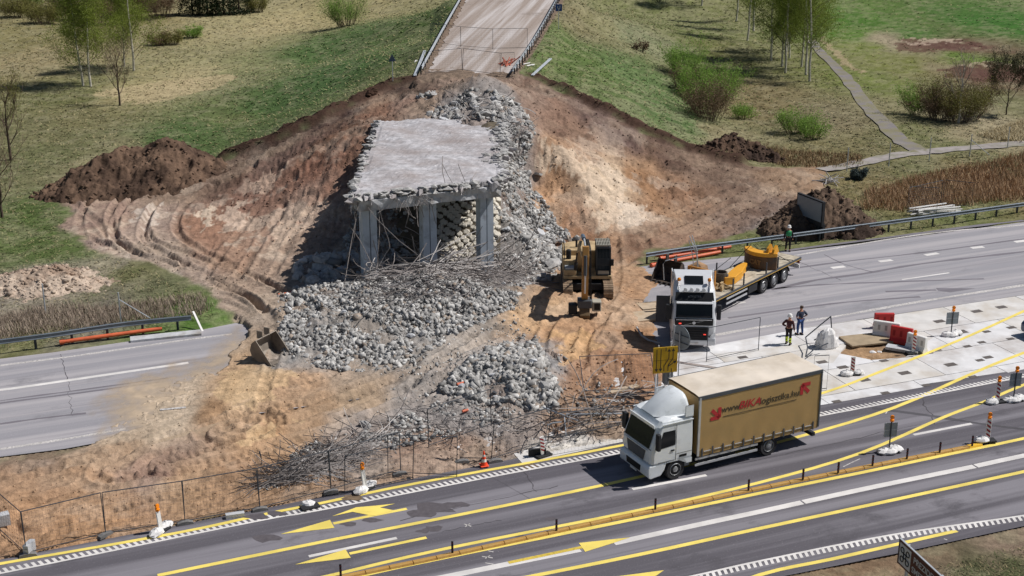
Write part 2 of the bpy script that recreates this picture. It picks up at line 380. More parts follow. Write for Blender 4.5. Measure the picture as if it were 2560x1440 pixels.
zs = rough * (.70 * ridg + .42 * lump + .42 * fine_) + (1 - rough) * (.16 * ridg + .10 * lump + .16 * fine_) + .05 * (fbm(GX, GY, .3, 2, 40) - .5)
rut = np.zeros(len(GX)); tread = np.zeros(len(GX)); lane = np.zeros(len(GX))
TWT = [1.1, .9, .8, .8, .8, .8, .6, .45, .45, .7, .7, .5, .5, .4, .5, .9, .8, .6, .7, .7, .6, .6]
for ti, tr in enumerate(TRK):
    tw = TWT[ti]
    tr = smooth([(p.x, p.y, 0) for p in tr], 3)
    xs = [p[0] for p in tr]; ys = [p[1] for p in tr]
    k = np.where((GX > min(xs) - 4) & (GX < max(xs) + 4) & (GY > min(ys) - 4) & (GY < max(ys) + 4))[0]
    d, a, s = segdist(GX[k], GY[k], tr)
    d = d + .25 * (fbm(a, a * 0 + tr[0][0], 5.0, 2, 3) - .5)
    for off, wd in ((1.15, .34),):
        g = np.exp(-(np.abs(d - off) / .27) ** 6); rim = np.exp(-((np.abs(d - off) - .42) / .12) ** 2)
        am = .55 + .9 * (fbm(a, d * 0 + 7, 3.0, 2, 9) - .3)
        rut[k] += (-.26 * g + .15 * rim) * am * tw; lane[k] = np.maximum(lane[k], tw * np.clip(1.9 - d * .9 + (fbm(GX[k], GY[k], 1.5, 3, 77) - .5) * 1.2, 0, 1))
        tread[k] = np.maximum(tread[k], g * (np.sin(a * 2 * math.pi / .42 + 1.5 * s * 0) > .2))
lane = np.clip(lane, 0, 1); zs = zs * (1 - .55 * lane) + rut * np.clip(sd_soil, 0, 1.5) / 1.5 + .09 * tread * np.clip(fbm(GX, GY, 2.0, 3, 155) * 2.6 - .7, 0, 1)
zg = .10 * (fbm(GX, GY, 1.5, 3, 51) - .5) + .35 * (fbm(GX, GY, 9, 2, 55) - .5)
h_soil = Z + .05 + zs * np.clip(sd_soil * .7 + .15, 0.05, 1)
rubm = np.zeros(len(GX))
for q, rx_, ry_ in [((1000,800),9.5,5.5),((1290,930),4.0,3.2),((1330,560),3.0,6.0),((1140,950),3.5,2.5)]:
    v = P(*q); rubm = np.maximum(rubm, np.clip(1.3 - ((GX - v.x) / rx_) ** 2 - ((GY - v.y) / ry_) ** 2, 0, 1))
zs = zs + rubm * (.75 * (fbm(GX, GY, 2.4, 4, 171, .6, True) - .62) + .30 * (fbm(GX, GY, .8, 3, 175, .6) - .5))
h_grass = Z + zg * np.clip(-sd_soil / 2, 0, 1)
H_ = h_grass * (1 - soil) + h_soil * soil
edge_s = np.minimum(soil_s, 3.0); eh = np.where(soil_s > 0, np.clip(soil_s * .10, 0, .16) + .012, -.16)
dh = np.where(dust_s > 0, np.clip(dust_s * .02, 0, .02) + .006 + .01 * (n2 + .5), -.16)
onroad = np.maximum(eh + np.where(soil_s > .3, (zs) * np.clip(soil_s / 3, 0, 1), 0), dh)
onroad = np.where((soil_s > .2), np.maximum(onroad, .014), onroad)
near_edge = inpoly(GX, GY, NEAR_ROAD) | (inpoly(GX, GY, APRON) & (sd_soil < .1))
H_ = np.where(road & (Z < .6), np.where(near_edge & (sd_soil < 2), -.2, np.maximum(onroad, -.2) + np.maximum(Z, 0) * (soil_s > 0)), H_)
sdp = sdist(PIT); H_ = np.where(sdp > -.1, -.19 + .22 * fbm(GX, GY, .9, 4, 71), H_)
# verge falls a little beside the roads so that grass does not cover asphalt
for rd in (NEAR_ROAD, FAR_ROAD):
    s_ = sdist(rd); H_ = np.where((s_ < 0) & (s_ > -1.0) & (sd_soil < .2) & (np.abs(Z) < .6), np.minimum(H_, -.03), H_)
RL = [P(1048,196,6.7), P(1052,185,6.8), P(1098,100,7.0), P(1154,0,7.2), P(1215,-110,7.4)]; RR = [P(1292,196,6.7), P(1292,188,6.8), P(1350,100,7.0), P(1408,0,7.2), P(1470,-110,7.4)]
def ramp_xz(y, L): return np.interp(y, [p.y for p in L], [p.x for p in L]), np.interp(y, [p.y for p in L], [p.z for p in L])
xl_, zr_ = ramp_xz(GY, RL); xr_, _z = ramp_xz(GY, RR)
dout = np.maximum(np.maximum(xl_ - GX, GX - xr_), 0); inr = np.clip(1 - dout / 3.5, 0, 1); inr = inr * inr * (3 - 2 * inr) * np.clip((GY - 118.5) / 3, 0, 1)
inr = np.where(GY > 235, 0, inr)
H_ = H_ * (1 - inr) + (zr_ - .02 + .03 * (n2)) * inr
mudz = (GY > 118.5) * np.clip((126.5 - GY) / 4, 0, 1) * np.clip((fbm(GX, GY, 1.6, 4, 231, .6) - .42) * 1.1, 0, .25) * (dout < .5); H_ = H_ + mudz; _cap = zr_ + .25; H_ = np.where((GY > 121) & (GY < 235) & (dout < 12), np.minimum(H_, _cap), H_)
# keep ground off the deck, below riprap
TERR = H_.reshape(NR, NC)
def hz(x, y):                             # height of the finished terrain
    ang = math.atan2(28.5, y); i = (ang - _a[0]) / (_a[-1] - _a[0]) * (NR - 1)
    u = x / (y * 0.945 + 9.3); j = (u + .5) * (NC - 1)
    i = min(max(i, 0), NR - 1.001); j = min(max(j, 0), NC - 1.001); a, b = int(i), int(j); f, g = i - a, j - b
    return float((TERR[a, b] * (1 - f) + TERR[a + 1, b] * f) * (1 - g) + (TERR[a, b + 1] * (1 - f) + TERR[a + 1, b + 1] * f) * g)
def hzv(x, y):
    ang = np.arctan2(28.5, y); i = np.clip((ang - _a[0]) / (_a[-1] - _a[0]) * (NR - 1), 0, NR - 1.001)
    j = np.clip((x / (y * 0.945 + 9.3) + .5) * (NC - 1), 0, NC - 1.001); a = i.astype(int); b = j.astype(int); f = i - a; g = j - b
    return (TERR[a, b] * (1 - f) + TERR[a + 1, b] * f) * (1 - g) + (TERR[a, b + 1] * (1 - f) + TERR[a + 1, b + 1] * f) * g
def GH(px, py):
    v = G(px, py); return Vector((v.x, v.y, hz(v.x, v.y)))

# ---- colour ----
SC = """1000,225,54433a 800,312,51403a 650,362,4c3c34 700,405,745c50 850,350,80604c 800,430,896350 650,470,886756 560,550,98735c 720,560,a98b78 600,620,9b7a64 690,640,a58c78 350,560,a08a7c 250,560,93796a 180,600,8f7a70 350,650,a3907f 450,720,a59385 560,700,9b8472 640,800,a89582 400,470,85705f 300,480,76604f 600,420,6a5548
1380,230,6f594c 1500,290,65504a 1650,350,644e42 1800,430,6c5648 1950,440,876c55 2050,440,95775c 1400,330,7b5f4e 1440,365,a58468 1520,425,cdb394 1490,480,c8aa8a 1560,530,cbb39b 1450,520,b08463 1400,450,b58c68 1600,440,96704f 1700,480,8d6b52 1750,560,866a56 1850,540,80695a 1900,570,85786f 1500,560,a37c5c 1600,600,704e3a 1450,590,825a42 1700,620,93705a 1620,520,9a7556
1150,200,97806f 1100,250,96806d 1000,260,8d7262 930,290,856450 1300,230,8a7262 1350,270,8d6f5c
1400,700,b08b68 1350,780,c39e76 1450,850,b38963 1560,720,a98260 1600,850,a87f5c 1550,950,986f50 1450,960,9c7456 1600,780,b8987a 1620,700,a5835f
600,950,bd9972 650,1000,c8a984 540,1000,a07d5b 750,980,b69270 800,1040,ad8a68 650,1070,b2906f 450,1000,c0ab92 380,1040,bfaa90 320,1020,bba58b 700,1080,b38c66
560,1120,a3856b 300,1130,a98c70 100,1200,a68466 300,1220,a98666 500,1250,ab8866 200,1330,ad8560 50,1300,ad8663 400,1180,98796a 150,1160,86705f 700,1230,a07f60 480,1120,957a68 600,1180,a5805f
900,1000,a58c70 950,1060,9c9189 1100,1000,9a928c 1150,950,a09a95 1050,1130,a08470 900,1130,9b8a7c 1250,1080,8f8279 1400,1060,94745a 1200,1130,a58d78 1450,1130,c8c2ba 1330,1140,bdb5aa 1000,1180,a8876a 1520,1080,a58c74 2170,870,a5835f 2240,885,8a7460
1000,800,7d7974 850,800,7d7974 1200,750,7d7974 1300,620,827c76 1350,560,827c76 1280,430,9a8f88 1300,900,8f8d8c 1150,870,a59c92 1050,880,9a958f 1180,250,8f8883 800,680,8d7d70 1060,720,8a8785 750,880,8f8d8a"""
GC = """700,250,566a40 500,330,586840 440,210,b3a27e 330,225,9a8d66 560,200,80805a 1000,100,5a6b3d 700,60,ad9c76 600,40,a39670 850,110,566a40 300,60,8a7d5a 100,150,938463 100,100,807650 200,300,77704f 60,330,757050 400,380,54663e 250,400,8a8062 100,400,6b6a49 60,580,5c683d 120,620,5e693e 200,230,6b6a44 850,40,a2946c 900,130,586a40 950,220,686c46 600,300,6a7048 800,200,556b42 750,300,6a7050
1450,150,5f6d40 1500,60,807a58 1600,200,627249 1700,300,5b6e44 1600,100,76785a 1430,40,6f6448 1800,350,83785a 1900,250,7a6c4e 2100,300,80745a 1800,120,68673f 1900,30,74744a 1750,80,6c7046 2150,50,50702e 2300,90,476a2c 2500,60,446a2d 2150,120,6c7438 2100,80,587430 2240,105,9a8a74 2330,112,6b4d46 2400,118,6b4d46 2450,182,6b4d46 2540,185,6b4d46 2330,170,7d7052 2420,150,67783a 2250,160,71733e 2450,240,6c6a48 2180,200,6e7440 2300,350,6e6e48 2100,400,7a7050 2350,430,6e6c4a 2250,480,7a6a4c 2450,450,8a6a4e 2000,600,6a6c44 2350,520,6a7044 2500,350,95866a 2480,310,a09278 2560,420,6b6c48
200,720,95897a 60,700,93877a 400,780,666b42 100,640,5f6b40 300,700,6c6a48 120,770,857a6c 300,790,80766a 450,800,5f7a3c 2450,1400,485031 2550,1400,46502f 2300,1430,706150 2480,1350,8d7768 2560,1335,91796a 2200,1420,8a705a 100,830,6b6a44 0,1170,857060"""
def parse(t, fn):
    a = []
    for q in t.split():
        x, y, c = q.split(','); v = fn(float(x), float(y)); a.append((v.x, v.y, *s2l(c)))
    return np.array(a)
def colmap(ctrl, x, y, pw=3.0, ysc=.55):
    num = np.zeros((len(x), 3)); den = np.zeros(len(x))
    for cx, cy, r, g, b in ctrl:
        d2 = (x - cx) ** 2 + ((y - cy) * ysc) ** 2 + .6; w_ = d2 ** (-pw); den += w_; num += w_[:, None] * np.array([r, g, b])
    return num / den[:, None]
wx = GX + 5.0 * (fbm(GX, GY, 6, 3, 81) - .5) + 1.6 * (fbm(GX, GY, 1.2, 3, 84) - .5); wy = GY + 9.0 * (fbm(GX, GY, 6, 3, 91) - .5) + 2.2 * (fbm(GX, GY, 1.2, 3, 95) - .5)
def lowcol(ctrl, pw):                      # evaluated on a third-resolution grid would blur; use stride 2
    a = colmap(ctrl, wx.reshape(NR, NC)[::2, ::2].ravel(), wy.reshape(NR, NC)[::2, ::2].ravel(), pw).reshape(NR // 2, NC // 2, 3)
    return np.stack([upx(a[:, :, i]) for i in range(3)], 2).reshape(-1, 3)
scol = lowcol(parse(SC, G), 2.2); lum_ = scol @ np.array([.25,.6,.15]); scol = scol * .92 + .08 * lum_[:, None] * np.array([1.04, 1.0, .96]); scol = scol * np.array([.99, 1.01, 1.05]); gcol = lowcol(parse(GC, G), 1.9)
# grass: straw / green mottling
mo = fbm(GX, GY, 1.0, 4, 101, .65); mo2 = fbm(GX, GY * .5, 7.0, 3, 105)
kk = np.clip((mo - .5) * 4.2 + (mo2 - .5) * 1.6 + .35, 0, 1)[:, None]
straw = np.array(s2l('a2987c')); gcol = gcol * (1 - .34 * kk) + straw * .34 * kk; gr_ = np.clip((gcol[:, 1] / (gcol[:, 0] + 1e-4) - 1.0) * 3, 0, 1)[:, None]; gcol = gcol * (1 + gr_ * np.array([-.10, -.06, -.14]))
gcol = gcol * np.array([.93, .97, .97]) * (.74 + .62 * fbm(GX, GY, .7, 3, 111)[:, None])
cl = fbm(GX, GY, .9, 4, 121, .65, True)
scol = scol * (.70 + .52 * cl[:, None]) * (.86 + .30 * fbm(GX, GY, .35, 3, 125, .7)[:, None])
vL = P(420, 640); lz = np.exp(-(((GX - vL.x) / 13) ** 2 + ((GY - vL.y) / 12) ** 2)); vR = P(1540, 470, 1.5); lz = np.maximum(lz, .7 * np.exp(-(((GX - vR.x) / 4) ** 2 + ((GY - vR.y) / 7) ** 2)))
pale = np.clip((fbm(GX, GY, 2.4, 5, 131, .6) - .56) * (8 + 18 * lz), 0, 1)[:, None] * (.22 + .45 * lz[:, None])
scol = scol * (1 - pale) + np.array(s2l('c6b5a4')) * pale
ln_ = (lane * .30 * np.clip(fbm(GX, GY, 1.2, 3, 151) * 2 - .4, 0, 1))[:, None]; scol = scol * (1 - ln_) + np.array(s2l('c9b29a')) * ln_
scol = scol * (1 - .22 * (tread * np.clip(fbm(GX, GY, 2.0, 3, 155) * 2.6 - .7, 0, 1)))[:, None]
dk = np.clip((fbm(GX, GY, 2.2, 4, 141, .6) - .60) * 6, 0, 1)[:, None] * np.clip(rough, 0, 1)[:, None] * .5
scol = scol * (1 - dk) + np.array(s2l('5d4538')) * dk
for pts_, cc_, am_ in (([(1345,362),(1400,368),(1450,395),(1500,430),(1570,470),(1590,520),(1560,565),(1515,570),(1490,520),(1455,455),(1390,415)], 'd0bca6', .7), ([(1530,500),(1600,520),(1610,560),(1560,570)], 'cfbfae', .7), ([(640,445),(700,428),(700,465),(650,485),(620,480)], 'bfa592', .7), ([(540,528),(600,515),(625,545),(600,575),(545,572)], 'c4ae9c', .8), ([(345,520),(385,515),(400,560),(365,575)], 'c9bbae', .7),
    ([(690,560),(740,540),(760,580),(700,620),(680,600)], 'c8b29e', .7), ([(490,545),(515,520),(525,560),(500,590)], 'd0bda9', .8), ([(300,630),(360,650),(420,690),(500,740),(470,770),(390,720),(310,660)], 'c7b8a8', .6), ([(560,930),(660,920),(720,960),(700,1010),(600,1030),(540,990)], 'cdb08a', .55), ([(620,1075),(720,1050),(730,1075),(640,1100)], 'cfb28c', .6), ([(1370,840),(1470,830),(1500,880),(1420,910)], 'c9a377', .6), ([(1380,1120),(1560,1085),(1560,1105),(1400,1140),(1320,1155)], 'd8d2ca', .85), ([(1480,1090),(1440,1115),(1340,1140),(1330,1125),(1420,1095)], 'd5cfc6', .8)):
    pw_ = [(p.x, p.y) for p in GP(pts_)]; xs_, ys_ = zip(*pw_); k_ = np.where((GX > min(xs_) - 2) & (GX < max(xs_) + 2) & (GY > min(ys_) - 3) & (GY < max(ys_) + 3))[0]
    f3 = fbm(GX[k_], GY[k_], .7, 4, 191, .6) - .5; m_ = inpoly(GX[k_] + 2.2 * n2[k_] + 1.2 * f3, GY[k_] + 3.0 * n2[k_] + 2.4 * f3, pw_); q_ = k_[m_]; scol[q_] = scol[q_] * (1 - am_) + np.array(s2l(cc_)) * am_ * (.84 + .32 * cl[q_])[:, None]
for pts, hh, wd in BERMS:
    d, a, s = segdist(GX, GY, pts); kq = np.clip(1.5 - d / 1.0 + n2 * 1.5, 0, 1)[:, None]; scol = scol * (1 - kq) + np.array(s2l('4a382f')) * kq; gcol = gcol * (1 - kq) + np.array(s2l('4a382f')) * kq
sm = np.clip(soil_s * 2 + .5, 0, 1)[:, None]; sm = np.where((road & ((dust_s > 0) | (soil_s > 0)))[:, None], 1, sm)
sm = np.where((sdp > -.1)[:, None], 1, sm)
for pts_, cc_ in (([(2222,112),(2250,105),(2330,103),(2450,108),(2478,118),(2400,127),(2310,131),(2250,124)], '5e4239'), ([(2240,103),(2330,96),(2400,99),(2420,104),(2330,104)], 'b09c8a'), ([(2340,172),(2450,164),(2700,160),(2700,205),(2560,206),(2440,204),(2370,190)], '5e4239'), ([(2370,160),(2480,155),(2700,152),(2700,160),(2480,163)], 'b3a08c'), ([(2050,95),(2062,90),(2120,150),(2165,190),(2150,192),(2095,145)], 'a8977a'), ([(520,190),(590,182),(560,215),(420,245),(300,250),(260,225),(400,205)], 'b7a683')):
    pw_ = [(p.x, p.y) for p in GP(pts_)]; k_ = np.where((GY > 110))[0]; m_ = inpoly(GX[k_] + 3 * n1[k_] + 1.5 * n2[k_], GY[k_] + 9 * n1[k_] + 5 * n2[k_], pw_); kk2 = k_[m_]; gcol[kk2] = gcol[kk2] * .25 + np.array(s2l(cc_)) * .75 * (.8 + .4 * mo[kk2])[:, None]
cor_ = (GY > 119) & (GY < 235) & (dout < .15); sm = np.where(cor_[:, None], 1, sm); scol = np.where(cor_[:, None], np.array(s2l('7f6e60')) * (.75 + .5 * cl[:, None]), scol)
COLR = (scol * sm + gcol * (1 - sm)) * 0.84
MT = mat_vcol('earth_and_turf', var=.36, scale=2.6, bump=.11, bscale=5.0)
idx = np.arange(NR * NC).reshape(NR, NC)
fc = np.stack([idx[:-1, :-1], idx[:-1, 1:], idx[1:, 1:], idx[1:, :-1]], -1).reshape(-1, 4)
np_mesh('ground', np.stack([GX, GY, H_], 1), fc, MT, cols=np.clip(COLR, 0, 1), smooth_=False, kind='structure')
# far countryside sheet out to the horizon
fv = []; ff = []
rad = [0, 60, 130, 250, 500, 1200, 3500]
m_far = mat('far_fields', s2l('66703f'), var=.4, scale=.03)
b_ = MB(); b_.add([(-3500, -1500, -1.2), (3500, -1500, -1.2), (3500, 4000, -1.2), (-3500, 4000, -1.2)], [[0, 1, 2, 3]])
b_.build('countryside', m_far, kind='structure')
# =====================================================================
# ROADS, APRON, MARKINGS
# =====================================================================
RDANG = math.atan2(.386, .922)
def mat_asphalt(name, c1, c2, c3, ang=None):
    ang = RDANG if ang is None else ang
    m = bpy.data.materials.new(name); m.use_nodes = True; n = m.node_tree; b = n.nodes['Principled BSDF']
    b.inputs['Roughness'].default_value = .85; b.inputs['Specular IOR Level'].default_value = .25
    tc = n.nodes.new('ShaderNodeTexCoord')
    def noise(scl, sc, det=5, rg=.5):
        mp = n.nodes.new('ShaderNodeMapping'); mp.vector_type = 'TEXTURE'; mp.inputs['Rotation'].default_value = (0, 0, ang); mp.inputs['Scale'].default_value = scl
        n.links.new(tc.outputs['Object'], mp.inputs['Vector'])
        t = n.nodes.new('ShaderNodeTexNoise'); t.inputs['Scale'].default_value = sc; t.inputs['Detail'].default_value = det; t.inputs['Roughness'].default_value = rg
        n.links.new(mp.outputs[0], t.inputs['Vector']); return t.outputs[0]
    def mix(a, bb, f, lo, hi, typ='MIX'):
        r = n.nodes.new('ShaderNodeMapRange'); r.inputs[1].default_value = lo; r.inputs[2].default_value = hi; n.links.new(f, r.inputs[0])
        x = n.nodes.new('ShaderNodeMix'); x.data_type = 'RGBA'; x.blend_type = typ; n.links.new(r.outputs[0], x.inputs[0])
        if isinstance(a, tuple): x.inputs[6].default_value = (*a, 1)
        else: n.links.new(a, x.inputs[6])
        x.inputs[7].default_value = (*bb, 1); return x.outputs[2]
    o = mix(tuple(c1), tuple(c2), noise((60, 1.3, 1), 1.0, 4), .44, .58)      # long wheel-path bands
    o = mix(o, tuple(c3), noise((14, .35, 1), 1.0, 5, .6), .52, .75)          # streaks
    o = mix(o, tuple(c * .72 for c in c1), noise((3, 2, 1), .6, 8, .7), .57, .72)
    o = mix(o, tuple(min(1, c * 1.5) for c in c2), noise((1, 1, 1), 14, 3, .7), .60, .80)
    n.links.new(o, b.inputs['Base Color'])
    bp = n.nodes.new('ShaderNodeBump'); bp.inputs['Strength'].default_value = .35; bp.inputs['Distance'].default_value = .01
    n.links.new(noise((1, 1, 1), 30, 3), bp.inputs['Height']); n.links.new(bp.outputs[0], b.inputs['Normal'])
    return m
M_NEAR = mat_asphalt('asphalt_near', s2l('57545a'), s2l('7c797f'), s2l('68656b'))
M_FARR = mat_asphalt('asphalt_old', s2l('8d8b90'), s2l('a19da0'), s2l('827f84'))
M_SHOULD = mat_asphalt('asphalt_shoulder', s2l('8f8480'), s2l('9c928c'), s2l('7a7272'))
def sheet(name, pts, z, m, kind='structure', parent=None):
    bm = bmesh.new(); vs = [bm.verts.new((p[0], p[1], z)) for p in pts]; f = bm.faces.new(vs)
    bmesh.ops.triangulate(bm, faces=[f]); bmesh.ops.recalc_face_normals(bm, faces=bm.faces)
    for f in bm.faces:
        if f.normal.z < 0: f.normal_flip()
    me = bpy.data.meshes.new(name); bm.to_mesh(me); bm.free(); me.materials.append(m)
    o = bpy.data.objects.new(name, me); COL.objects.link(o)
    if parent: o.parent = parent
    if kind: o['kind'] = kind
    return o
sheet('road', NEAR_ROAD, 0.0, M_NEAR); sheet('road', FAR_ROAD, 0.0, M_FARR)
# gravel/asphalt shoulder strip between far-side edge line and concrete, median side of old road is one sheet already
def strip_pts(px, wd, z=None):
    p = [P(*q) if len(q) == 2 else Vector(q) for q in px]; L = []; Rr = []
    for i, a in enumerate(p):
        d = (p[min(i + 1, len(p) - 1)] - p[max(i - 1, 0)]); d.z = 0; d.normalize(); nrm = Vector((-d.y, d.x, 0))
        L.append(a + nrm * wd / 2); Rr.append(a - nrm * wd / 2)
    return L, Rr
def strip(name, px, wd, m, z=.004, wear=0.0, smo=4, seed=1, kind='structure', label=None):
    p = [P(*q) for q in px]
    if len(p) > 2 and smo: p = smooth(p, smo)
    # resample
    out = [p[0]]
    for a, b in zip(p[:-1], p[1:]):
        l = (b - a).length; k = max(1, int(l / 1.0))
        for i in range(1, k + 1): out.append(a.lerp(b, i / k))
    rnd = random.Random(seed); v = []; f = []
    for i, a in enumerate(out):
        d = (out[min(i + 1, len(out) - 1)] - out[max(i - 1, 0)]); d.normalize(); nn = Vector((-d.y, d.x, 0)); j = 1 + rnd.uniform(-wear, wear)
        v += [a + nn * wd / 2 * j + Vector((0, 0, z)), a - nn * wd / 2 * j + Vector((0, 0, z))]
    for i in range(len(out) - 1): f.append([2 * i, 2 * i + 1, 2 * i + 3, 2 * i + 2])
    o = MB().add(v, f).build(name, m)
    for pl in o.data.polygons:
        if pl.normal.z < 0: pl.flip()
    o['kind'] = kind
    if label: o['label'] = label
    return o
def paint(name, c, wear_lo, wear_hi, sc=6.0):
    """road paint worn through to the asphalt: broken by noise"""
    m = bpy.data.materials.new(name); m.use_nodes = True; n = m.node_tree; b = n.nodes['Principled BSDF']
    b.inputs['Roughness'].default_value = .6; b.inputs['Specular IOR Level'].default_value = .3; b.inputs['Base Color'].default_value = (*c, 1)
    tc = n.nodes.new('ShaderNodeTexCoord')
    t = n.nodes.new('ShaderNodeTexNoise'); t.inputs['Scale'].default_value = sc; t.inputs['Detail'].default_value = 8; t.inputs['Roughness'].default_value = .7
    n.links.new(tc.outputs['Object'], t.inputs['Vector'])
    r = n.nodes.new('ShaderNodeMapRange'); r.inputs[1].default_value = wear_lo; r.inputs[2].default_value = wear_hi; n.links.new(t.outputs[0], r.inputs[0])
    x = n.nodes.new('ShaderNodeMix'); x.data_type = 'RGBA'; x.inputs[6].default_value = (*c, 1); x.inputs[7].default_value = (*[q * .55 for q in c], 1)
    n.links.new(r.outputs[0], x.inputs[0])
    t2 = n.nodes.new('ShaderNodeTexNoise'); t2.inputs['Scale'].default_value = .8; t2.inputs['Detail'].default_value = 4; n.links.new(tc.outputs['Object'], t2.inputs['Vector'])
    r2 = n.nodes.new('ShaderNodeMapRange'); r2.inputs[1].default_value = .35; r2.inputs[2].default_value = .65; r2.inputs[3].default_value = .82; r2.inputs[4].default_value = 1.05; n.links.new(t2.outputs[0], r2.inputs[0])
    x3 = n.nodes.new('ShaderNodeMix'); x3.data_type = 'RGBA'; x3.blend_type = 'MULTIPLY'; x3.inputs[0].default_value = 1; n.links.new(x.outputs[2], x3.inputs[6]); n.links.new(r2.outputs[0], x3.inputs[7])
    n.links.new(x3.outputs[2], b.inputs['Base Color']); MATS[name] = m; return m
Y_P = paint('yellow_paint', s2l('e8d26c'), .60, .75); Y_O = paint('yellow_paint_old', s2l('d2b850'), .50, .66)
W_P = paint('white_paint', s2l('d6d2cf'), .60, .75); W_O = paint('white_paint_worn', s2l('c9c4c1'), .47, .58, 9.0)
YB = [(394,1439),(800,1356),(1253,1266),(1600,1192),(1993,1093),(2233,1020),(2433,933),(2560,882),(2900,760)]
YA = [(-300,1464),(0,1410),(437,1334),(672,1284),(800,1259),(1050,1207),(1565,1112),(1800,1055),(2060,982),(2200,930),(2400,850),(2560,778),(2700,716)]
YC = [(600,1490),(825,1439),(1112,1372),(1600,1275),(1900,1206),(2151,1133),(2359,1043),(2467,1002),(2560,962),(2900,830)]
YD = [(650,1498),(903,1439),(1112,1394),(1600,1295),(1900,1233),(2190,1174),(2389,1132),(2560,1096),(2900,1020)]
strip('yellow_lane_line', YB, .24, Y_P, seed=2, z=.008); strip('yellow_lane_line', YA, .22, Y_P, wear=.06, seed=3, z=.016)
strip('yellow_lane_line', YC, .22, Y_P, seed=4); strip('yellow_lane_line', YD, .24, Y_P, seed=5)
strip('yellow_lane_line', [(1200,1466),(1337,1439),(1600,1386),(1900,1321),(2200,1257),(2560,1179),(2900,1103)], .24, Y_P)
strip('yellow_edge_line', [(1700,1518),(1900,1437),(2083,1397),(2250,1359),(2392,1327)], .22, Y_P)
strip('white_lane_line', [(900,1484),(1128,1439),(1300,1404),(1450,1374)], .36, W_P); strip('white_lane_line', [(1535,1358),(1740,1313),(1900,1279),(2005,1256)], .36, W_P)
strip('white_lane_line', [(2009,1255),(2200,1214),(2436,1166)], .36, W_P); strip('white_lane_line', [(2440,1165),(2560,1139),(2900,1070)], .36, W_P)
strip('white_lane_dash', [(772,1391),(992,1345)], .2, W_P); strip('white_lane_dash', [(1581,1223),(1766,1188)], .2, W_P); strip('white_lane_dash', [(2284,1087),(2429,1059)], .2, W_P)
for a, b in [((2108,1167),(2130,1156)), ((2130,1156),(2150,1147)), ((1160,1310),(1178,1316)), ((1163,1317),(1175,1309)), ((1205,1391),(1232,1395)), ((1213,1396),(1225,1389)), ((1220,1377),(1234,1380)), ((1213,1407),(1235,1411)), ((2214,1034),(2219,1027)), ((2360,1347),(2368,1350))]:
    strip('survey_mark', [a, b], .06, W_O)
def patch_poly(name, pts, m, z=.006, **k):
    return sheet(name, [P(*q) for q in pts], z, m)
cr8 = lambda l: [(800 + x / 3.2, 1000 + y / 3.2) for x, y in l]
patch_poly('yellow_arrow', cr8([(95,932),(290,860),(450,846),(600,830),(480,862),(590,884),(440,927),(385,921),(260,896)]), Y_P, .012)
patch_poly('yellow_arrow', [(701,1336),(825,1300),(836,1320)], Y_P, .012)
patch_poly('yellow_arrow', [(737,1412),(864,1374),(877,1395)], Y_P, .012)
patch_poly('yellow_arrow', [(1447,1358),(1463,1380),(1530,1359),(1575,1344)], Y_P, .012)
patch_poly('yellow_arrow', [(1500,1447),(1660,1426),(1640,1440),(1610,1450)], Y_P, .012)
strip('yellow_arrow_shaft', [(833,1309),(925,1290),(1017,1272)], .2, Y_P, smo=0); strip('yellow_arrow_shaft', [(874,1384),(1066,1344)], .2, Y_P, smo=0)
strip('yellow_arrow_shaft', [(1271,1407),(1456,1368)], .2, Y_O, z=.008, smo=0)
def rumble(px, side, name='rumble_line'):
    p = smooth([P(*q) for q in px], 6); pts = [p[0]]
    mb = MB(); acc = 0
    for a, b in zip(p[:-1], p[1:]):
        d = (b - a).normalized(); nn = Vector((-d.y, d.x, 0)) * side; l = (b - a).length
        mb.add([a + nn * 0 + Vector((0,0,.010)), b + Vector((0,0,.010)), b - nn * .12 + Vector((0,0,.010)), a - nn * .12 + Vector((0,0,.010))], [[0, 1, 2, 3]])
        t = acc
        while t < l:
            q = a + d * t; s_ = .14
            e = q + d * s_; sh = d * (-.10)
            mb.add([q + Vector((0,0,.010)) + nn * .001, e + Vector((0,0,.010)) + nn * .001, e + nn * .32 + sh + Vector((0,0,.010)), q + nn * .32 + sh + Vector((0,0,.010))], [[0, 1, 2, 3]])
            t += .27
        acc = t - l
    o = mb.build(name, W_P); 
    for pl in o.data.polygons:
        if pl.normal.z < 0: pl.flip()
    o['kind'] = 'structure'; return o
rumble([(-300,1486),(0,1432),(640,1302),(800,1274),(1269,1183),(1565,1129),(1800,1083),(2053,1038),(2300,991),(2560,941),(2900,878)], 1)
rumble([(1500,1490),(1740,1441),(1900,1405),(2233,1339),(2560,1291),(2900,1235)], -1)
# far road
strip('white_edge_line', [(-300,957),(0,914),(157,894),(298,874),(463,850),(580,835)], .22, W_O, wear=.2)
strip('white_lane_line', [(-300,1010),(0,975),(157,953),(471,907)], .30, W_P, smo=4)
strip('white_edge_line', [(-300,1170),(0,1123),(160,1098),(314,1072)], .24, W_O, wear=.2)
strip('white_lane_line', [(400,1026),(465,1020)], .2, W_O, z=.045)
strip('white_edge_line', [(1900,653),(1997,637),(2210,600),(2380,577),(2560,562),(2900,520)], .22, W_O, wear=.2)
strip('white_edge_line', [(1789,838),(1900,818),(2077,793),(2300,754),(2560,713),(2900,660)], .30, W_O, wear=.25)
for a, b in [((2079,670),(2112,666)),((2198,654),(2230,650)),((2313,638),(2345,633)),((2428,620),(2459,617)),((2537,605),(2570,601)),((2650,590),(2680,586))]:
    strip('white_lane_dash', [a, b], .40, W_P)
strip('white_lane_dash', [(2255,699),(2373,682)], .16, W_P)
strip('white_lane_dash', [(1831,762),(1863,755)], .2, W_P)
